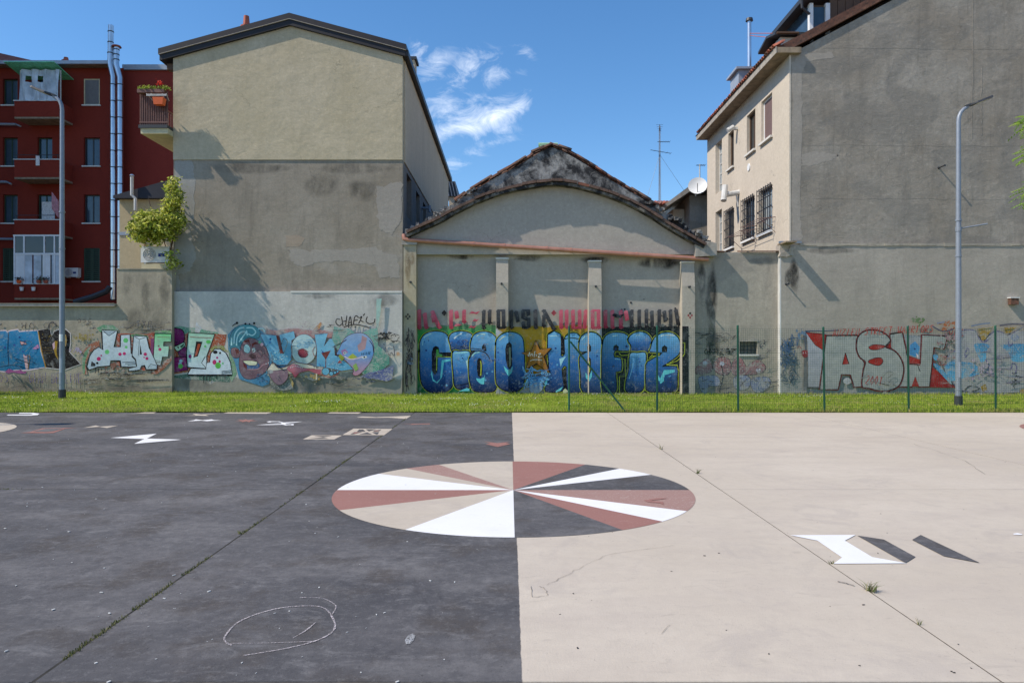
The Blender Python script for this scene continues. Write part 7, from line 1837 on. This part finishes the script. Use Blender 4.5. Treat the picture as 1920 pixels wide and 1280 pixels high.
g.letter(hd, (140, 160, 190), (178, 128, 140), (92, 142, 190), ol=12, black=(96, 50, 66)); g.poly([(1150, 440), (1210, 470), (1190, 600), (1110, 640), (1095, 560), (1140, 520)], (165, 132, 136)).poly([(900, 620), (945, 600), (985, 640), (920, 690)], (150, 110, 150)).dot(945, 650, 18, (180, 190, 190)).dot(945, 648, 8, (60, 70, 90)).poly([(960, 715), (1040, 655), (1095, 700), (1030, 725)], (158, 165, 60)).line([(940, 690), (1010, 725), (1090, 715), (1160, 690)], 14, (200, 178, 186)).poly([(1140, 700), (1200, 680), (1215, 705), (1165, 722)], (190, 196, 196)).dot(1178, 700, 10, BK)
for i in range(6): g.line([(1150 + i * 18, 678 - i * 2), (1146 + i * 20, 650 - i * 4)], 6, BK, False, 0)
g.line([(822, 560), (830, 680), (880, 668)], 9, BK, False, 0).poly([(870, 690), (890, 660), (945, 705), (905, 750)], (132, 140, 52)).poly([(855, 770), (885, 735), (915, 770)], (150, 62, 56)).poly([(1040, 800), (1080, 770), (1110, 840), (1070, 870)], (132, 160, 84)).line([(800, 580), (900, 530), (965, 488)], 8, (70, 34, 44)).line([(1240, 500), (1278, 560), (1288, 640)], 8, BK)
g.build('graffiti_head', gb)
g = Graf(SG, T_3, k_)
for ln in ([(890, 250), (850, 245), (840, 290), (880, 325), (910, 300)], [(905, 215), (925, 330)], [(970, 205), (955, 320)], [(925, 275), (965, 265)], [(985, 330), (1010, 210), (1030, 340)], [(990, 290), (1030, 282)], [(1050, 310), (1060, 230), (1085, 205), (1110, 230)], [(1055, 262), (1100, 255)], [(1110, 300), (1150, 215), (1120, 235)], [(1130, 260), (1170, 280)], [(1165, 205), (1185, 180)], [(1215, 215), (1200, 270), (1240, 300), (1295, 285), (1305, 240)], [(930, 345), (1000, 318), (1100, 312), (1240, 348)]): g.line(ln, 12, (28, 26, 28))
for x in (992, 1070): g.dot(x, 340, 9, BK)
g.build('graffiti_tag', gb)
g = Graf(SG, T_3, k_); scribble(g, 1350, 410, 1550, 510, 16, 9, (30, 30, 34), 14); text(g, 'IS', 1410, 395, 40, 40, 8, (30, 30, 34)); g.line([(1410, 540), (1480, 680), (1500, 640), (1540, 690), (1530, 560)], 10, (40, 40, 60)).line([(1600, 460), (1575, 490), (1610, 520)], 8, BK); g.dot(1580, 660, 24, (190, 140, 100)); g.build('graffiti_tag', gb, 'spray_worn')

# --- link wall and right wall
SK = [(1303, 1458.5, YK), (1462.7, 2000, YR)]; T_6 = (1280, 560, 5.82); T_7 = (1580, 560, 5.647); k_ = 'rt'
g = Graf(SK[:1], T_6, k_)
for pl in ([(140, 760), (220, 680), (270, 650), (310, 700), (320, 780), (250, 820), (150, 820)], [(330, 740), (370, 660), (450, 635), (510, 670), (525, 760), (480, 830), (380, 810)], [(530, 760), (560, 670), (630, 645), (680, 720), (700, 740), (800, 670), (860, 690), (905, 750), (850, 810), (700, 830), (560, 830)]): g.letter(pl, (150, 100, 102), (120, 96, 98), ol=9, black=(52, 46, 50))
for pl in ([(170, 870), (280, 840), (380, 850), (400, 940), (280, 960), (260, 1040), (220, 1040)], [(560, 860), (700, 840), (740, 900), (700, 980), (580, 980)], [(750, 880), (880, 850), (955, 880), (940, 960), (880, 1010), (770, 1000)]): g.letter(pl, (120, 128, 152), (112, 116, 134), ol=9, black=(58, 56, 66))
for (x, y) in ((245, 700), (430, 708), (825, 780)): g.dot(x, y, 26, (178, 176, 186), 24)
g.dot(822, 768, 8, BK); g.line([(420, 720), (440, 840), (400, 1000), (440, 1040)], 9, (44, 42, 48)); g.build('graffiti_letter', lk, 'spray_worn', 'faded pink and blue bubble letters under the barred vent')
g = Graf(SK[:1], T_6, k_); text(g, 'CHAFIZ', 235, 545, 32, 58, 9, (26, 26, 28), 0, .15, 1.05); scribble(g, 455, 545, 570, 615, 8, 9, (26, 26, 28), 22); scribble(g, 150, 350, 560, 470, 12, 5, (82, 80, 80), 16); scribble(g, 810, 460, 890, 580, 6, 5, (70, 74, 84), 15); g.build('graffiti_tag', lk)
g = Graf(SK, T_6, k_); scribble(g, 1075, 430, 1225, 720, 42, 7, (66, 92, 124), 17); scribble(g, 1080, 620, 1235, 900, 32, 7, (72, 88, 100), 18); g.mist(1290, 380, 40, 30, (96, 118, 142), 12, 5); g.build('graffiti_tag', rg)
g = Graf(SK, T_6, k_); g.letter([(1292, 580), (1330, 560), (1385, 575), (1375, 615), (1330, 640), (1305, 620)], (140, 36, 40), (120, 30, 36), ol=6, black=(70, 24, 28)).line([(1245, 545), (1265, 515), (1290, 545)], 7, (130, 40, 44)).line([(1390, 595), (1440, 545)], 6, (120, 50, 54))
for x in (1310, 1335, 1360): g.line([(x, 580), (x + 6, 602)], 5, (200, 180, 180), False, 0)
g.poly([(1310, 400), (1345, 400), (1350, 560), (1330, 560)], (82, 84, 92)).poly([(1318, 650), (1348, 640), (1350, 1000), (1310, 1000)], (98, 98, 98)); g.build('graffiti_figure', rg)
RED, DRD, SLV, SLV2 = (150, 34, 28), (100, 18, 26), (150, 152, 146), (146, 146, 142)
g = Graf(SK, T_6, k_)
g.poly([(1350, 380), (1560, 380), (1530, 780), (1500, 960), (1360, 960), (1360, 600)], (160, 160, 168), (142, 142, 144)).line([(1330, 352), (1560, 352), (1700, 345)], 12, (70, 76, 96), False, 0)
tri = [(1340, 368), (1560, 392), (1566, 520), (1664, 532), (1574, 800), (1532, 560), (1440, 500)]
g.line(tri, 12, (84, 16, 20), True, 0).poly(tri, RED, (150, 40, 26)); g.line([(1350, 968), (1500, 968)], 16, (60, 62, 64), False, 0); g.build('graffiti_field', rg)
def slv(g, pts, smooth=0):
    P_ = catmull(pts, 4, True) if smooth else pts
    g.line(P_, 34, DRD, True, 0).line(P_, 14, BK, True, 0).poly(P_, SLV, SLV2)
g = Graf(SK, T_7, k_)
g.poly([(940, 720), (1195, 940), (915, 935)], RED, (132, 24, 28)); g.build('graffiti_field', rg)
g = Graf(SK, T_7, k_)
slv(g, [(500, 380), (620, 362), (668, 600), (812, 690), (832, 388), (1096, 402), (1062, 526), (952, 510), (906, 926), (802, 926), (760, 820), (722, 926), (590, 926), (630, 760), (610, 640), (540, 560), (505, 510)])
g.poly([(640, 380), (830, 400), (815, 640), (690, 600)], (140, 142, 146)).poly([(705, 490), (760, 450), (808, 510), (796, 590), (755, 615), (700, 590)], (72, 132, 178)).poly([(690, 605), (812, 645), (812, 690), (700, 684)], RED).line([(632, 372), (680, 600), (690, 690), (810, 700), (812, 640)], 12, DRD, False, 0).line([(826, 392), (812, 690)], 16, DRD, False, 0).line([(700, 686), (780, 690), (812, 770)], 8, BK, False, 0); g.dot(755, 530, 10, (50, 66, 110)).poly([(765, 570), (795, 600), (790, 640)], (205, 190, 195)).poly([(722, 926), (760, 820), (800, 926)], RED)
g.build('graffiti_letter', rg)
g = Graf(SK, T_7, k_)
slv(g, [(-175, 397), (145, 395), (150, 560), (215, 680), (205, 925), (120, 930), (80, 800), (-25, 795), (-60, 955), (-243, 955)])
g.poly([(20, 572), (60, 690), (-10, 695)], RED).line([(20, 572), (60, 690), (-10, 695)], 9, (60, 12, 16), True, 0).dot(40, 870, 42, (168, 166, 166), 36); g.build('graffiti_letter', rg)
g = Graf(SK, T_7, k_)
slv(g, [(148, 460), (165, 400), (225, 352), (310, 338), (400, 355), (470, 405), (490, 455), (440, 512), (540, 560), (608, 650), (630, 760), (592, 900), (500, 958), (380, 965), (260, 935), (205, 920), (218, 760), (240, 668), (180, 615), (148, 540)], 1)
for sl_ in ([(272, 512), (330, 488), (440, 500), (380, 532), (300, 536)], [(262, 664), (325, 632), (395, 628), (416, 662), (385, 700), (320, 694)]): g.line(sl_, 12, BK, True).poly(sl_, RED, None, 4)
g.line([(440, 505), (490, 450)], 9, BK).poly([(470, 510), (500, 460), (505, 520)], RED); text(g, '2001', 235, 810, 44, 95, 8, (168, 62, 54), 3, .2, 1.05); g.build('graffiti_letter', rg)
g = Graf(SK, T_7, k_)
pal = [(1095, 620), (1130, 560), (1180, 545), (1255, 350), (1330, 330), (1395, 345), (1430, 430), (1480, 465), (1540, 400), (1600, 345), (1680, 360), (1735, 395), (1830, 345), (1940, 340), (1940, 990), (1600, 990), (1280, 972), (1195, 930), (1120, 800)]
g.line(pal, 14, (92, 88, 118), True).poly(pal, (148, 144, 148), (150, 147, 146))
BL = (60, 124, 164)
for pl in ([(1380, 490), (1440, 470), (1545, 490), (1510, 560), (1505, 640), (1455, 672), (1420, 600)], [(1070, 700), (1180, 650), (1260, 668), (1360, 680), (1440, 740), (1430, 800), (1300, 830), (1130, 870), (1085, 790)], [(1660, 495), (1780, 480), (1940, 490), (1940, 640), (1880, 668), (1780, 655), (1740, 560)], [(950, 590), (1000, 600), (990, 650), (955, 640)], [(950, 700), (1020, 710), (1130, 860), (1130, 900)]): g.poly(pl, BL, (88, 156, 190), 3)
for pl in ([(1418, 315), (1585, 292), (1500, 430), (1462, 440)], [(1700, 305), (1832, 300), (1760, 360), (1715, 365)], [(1450, 930), (1500, 900), (1520, 960), (1470, 985)], [(1860, 960), (1940, 940), (1940, 1000), (1870, 1000)]): g.poly(pl, (150, 118, 40))
for ln in ([(1095, 640), (1130, 570), (1190, 560), (1200, 620)], [(1420, 400), (1480, 462), (1560, 400)], [(1280, 600), (1310, 520), (1325, 570), (1285, 620)], [(1500, 640), (1535, 700), (1525, 760)], [(1770, 740), (1790, 680), (1830, 720), (1810, 800), (1780, 780)], [(1740, 420), (1750, 500), (1790, 470)]): g.line(ln, 12, (96, 90, 128))
g.dot(1810, 410, 44, (120, 128, 150), 36); scribble(g, 1750, 780, 1880, 930, 9, 8, (38, 36, 38), 25); g.line([(1280, 965), (1340, 920), (1440, 950), (1360, 975)], 14, (50, 50, 52)); scribble(g, 950, 560, 1080, 700, 8, 8, (150, 60, 66), 23); g.mist(1150, 420, 60, 40, (150, 118, 120), 16, 4); g.mist(1480, 760, 80, 40, (170, 150, 165), 14, 6)
g.build('graffiti_letter', rg, 'spray_worn', 'pale bubble letters splashed with sky blue')
g = Graf(SK, T_7, k_)
text(g, 'ANZIEN STREET WARRIORS', -120, 325, 40, 72, 8, (170, 56, 46), -2.2, .22, 1.22); text(g, 'ONE', 1110, 315, 44, 66, 8, (150, 50, 50), 6, .1, 1.3); g.mist(1120, 270, 46, 34, (160, 96, 62), 12, 2); g.mist(780, 232, 30, 22, (92, 112, 76), 12, 3); g.line([(930, 290), (1040, 345), (1160, 320)], 12, (70, 70, 92)); g.line([(1340, 290), (1450, 268), (1540, 258)], 14, (104, 116, 136)).line([(1640, 285), (1780, 268), (1940, 275)], 18, (92, 88, 96)).line([(980, 262), (1060, 245)], 14, (110, 116, 136))
g.build('graffiti_tag', rg)
g = Graf(SK, T_7, k_); q = random.Random(12)
for i in range(40):
    x = -560 + i * 64; h = q.uniform(10, 40); g.poly([(x - 10, 1010), (x + 5, 1010 - h * .6), (x + 34, 1010 - h), (x + 60, 1010 - h * .4), (x + 72, 1010)], q.choice([(120, 116, 108), (108, 104, 96), (132, 128, 120)]))
g.build('splash_dirt', rg, 'spray_worn')

# stray marker scrawls over and around the pieces
for par, slabs, T_, key, lst in ((gb, SG, T_3, 'gb', [(0, 400, 300, 900, 6, (60, 60, 70)), (600, 300, 900, 400, 5, (90, 80, 84)), (1100, 880, 1300, 1000, 8, (50, 60, 90)), (700, 900, 1100, 1040, 9, (70, 80, 84))]),
                                 (ws, SH, TA, 'shop', [(560, 470, 780, 600, 8, (36, 56, 96)), (820, 500, 1060, 800, 6, (40, 70, 120)), (1280, 900, 1430, 1060, 7, (50, 90, 150))]),
                                 (rg, SK, T_7, 'rt', [(220, 740, 560, 930, 8, (110, 112, 110)), (1300, 560, 1900, 900, 14, (110, 104, 124)), (950, 420, 1180, 640, 9, (120, 70, 74))]),
                                 (bw, SB, T_1, 'bw', [(20, 400, 400, 700, 9, (24, 84, 120)), (900, 780, 1700, 880, 12, (96, 92, 86)), (1300, 240, 1800, 340, 9, (100, 96, 92))]),
                                 (lk, SK[:1], T_6, 'rt', [(150, 330, 560, 640, 14, (92, 90, 88)), (620, 560, 1000, 1000, 12, (84, 80, 84)), (150, 850, 560, 1040, 10, (60, 60, 70))])):
    for j, (x0, y0, x1, y1, n, c) in enumerate(lst):
        g = Graf(slabs, T_, key); scribble(g, x0, y0, x1, y1, n, 6, c, 100 + j); g.build('graffiti_tag', par, 'spray_worn')

# ------------------------------------------------------------------ soot, damp and lime stains with shapes of their own
def stain(parent, pts_px, Y, mat='stain', off=.0022, name='soot_stain'):
    """soft-edged blotch: outline fades to nothing, centre full"""
    pts = catmull(pts_px, 4, True); cx_ = sum(p[0] for p in pts) / len(pts); cy_ = sum(p[1] for p in pts) / len(pts)
    mb = MB(); n = len(pts); vs = [(PX(cx_, Y), Y - off, PZ(cy_, Y))]; cs = [(1, 1, 1)]
    for f, c in ((.55, 1.0), (1.0, 0.0)):
        for p in pts: vs.append((PX(cx_ + (p[0] - cx_) * f, Y), Y - off, PZ(cy_ + (p[1] - cy_) * f, Y))); cs.append((c, c, c))
    fs = [(0, 1 + (i + 1) % n, 1 + i) for i in range(n)] + [(1 + i, 1 + (i + 1) % n, 1 + n + (i + 1) % n, 1 + n + i) for i in range(n)]
    mb.add(vs, fs, cs); obj(name, mb, M[mat], parent, normals=False)
def blotch(parent, x0, y0, x1, y1, Y, mat='stain', off=.0022, name='soot_stain', seed=1):
    q = random.Random(seed); cx_, cy_ = (x0 + x1) / 2, (y0 + y1) / 2
    stain(parent, [(cx_ + (x1 - x0) / 2 * math.cos(a) * q.uniform(.7, 1.1), cy_ + (y1 - y0) / 2 * math.sin(a) * q.uniform(.7, 1.1)) for a in [i * math.pi / 5 for i in range(10)]], Y, mat, off, name)
for i, b_ in enumerate([(1322, 488, 1346, 640), (1304, 490, 1326, 560), (1320, 600, 1350, 700), (1400, 480, 1460, 500), (1305, 690, 1400, 742)]): blotch(lk, *b_, YK, 'stain_strong' if i < 3 else 'stain', seed=i)
for i, b_ in enumerate([(1478, 476, 1500, 560), (1468, 500, 1486, 540), (1500, 460, 1620, 478)]): blotch(rg, *b_, YR, 'stain_strong' if i < 2 else 'stain', seed=10 + i)
for i, b_ in enumerate([(560, 318, 640, 372), (640, 330, 720, 380), (380, 302, 560, 330), (560, 302, 754, 330)]): blotch(gb, *b_, YL, off=.0042, seed=20 + i)
for i, b_ in enumerate([(690, 548, 755, 580), (560, 548, 640, 562), (326, 690, 420, 738), (480, 700, 700, 740)]): blotch(gb, *b_, YPL, seed=30 + i)
for i, b_ in enumerate([(955, 474, 1025, 492), (1085, 478, 1150, 496), (1180, 478, 1290, 508), (830, 472, 900, 488)]): blotch(ws, *b_, YW, 'stain_strong', seed=40 + i)
for i, b_ in enumerate([(757, 458, 772, 540), (760, 470, 781, 500)]): blotch(ws, *b_, YL, 'stain_rust', seed=50 + i, name='rust_stain')
for i, b_ in enumerate([(226, 505, 250, 560), (262, 505, 282, 600), (296, 506, 320, 580), (0, 700, 120, 735), (130, 700, 320, 735), (225, 560, 320, 640)]): blotch(bw, *b_, YB, seed=60 + i)
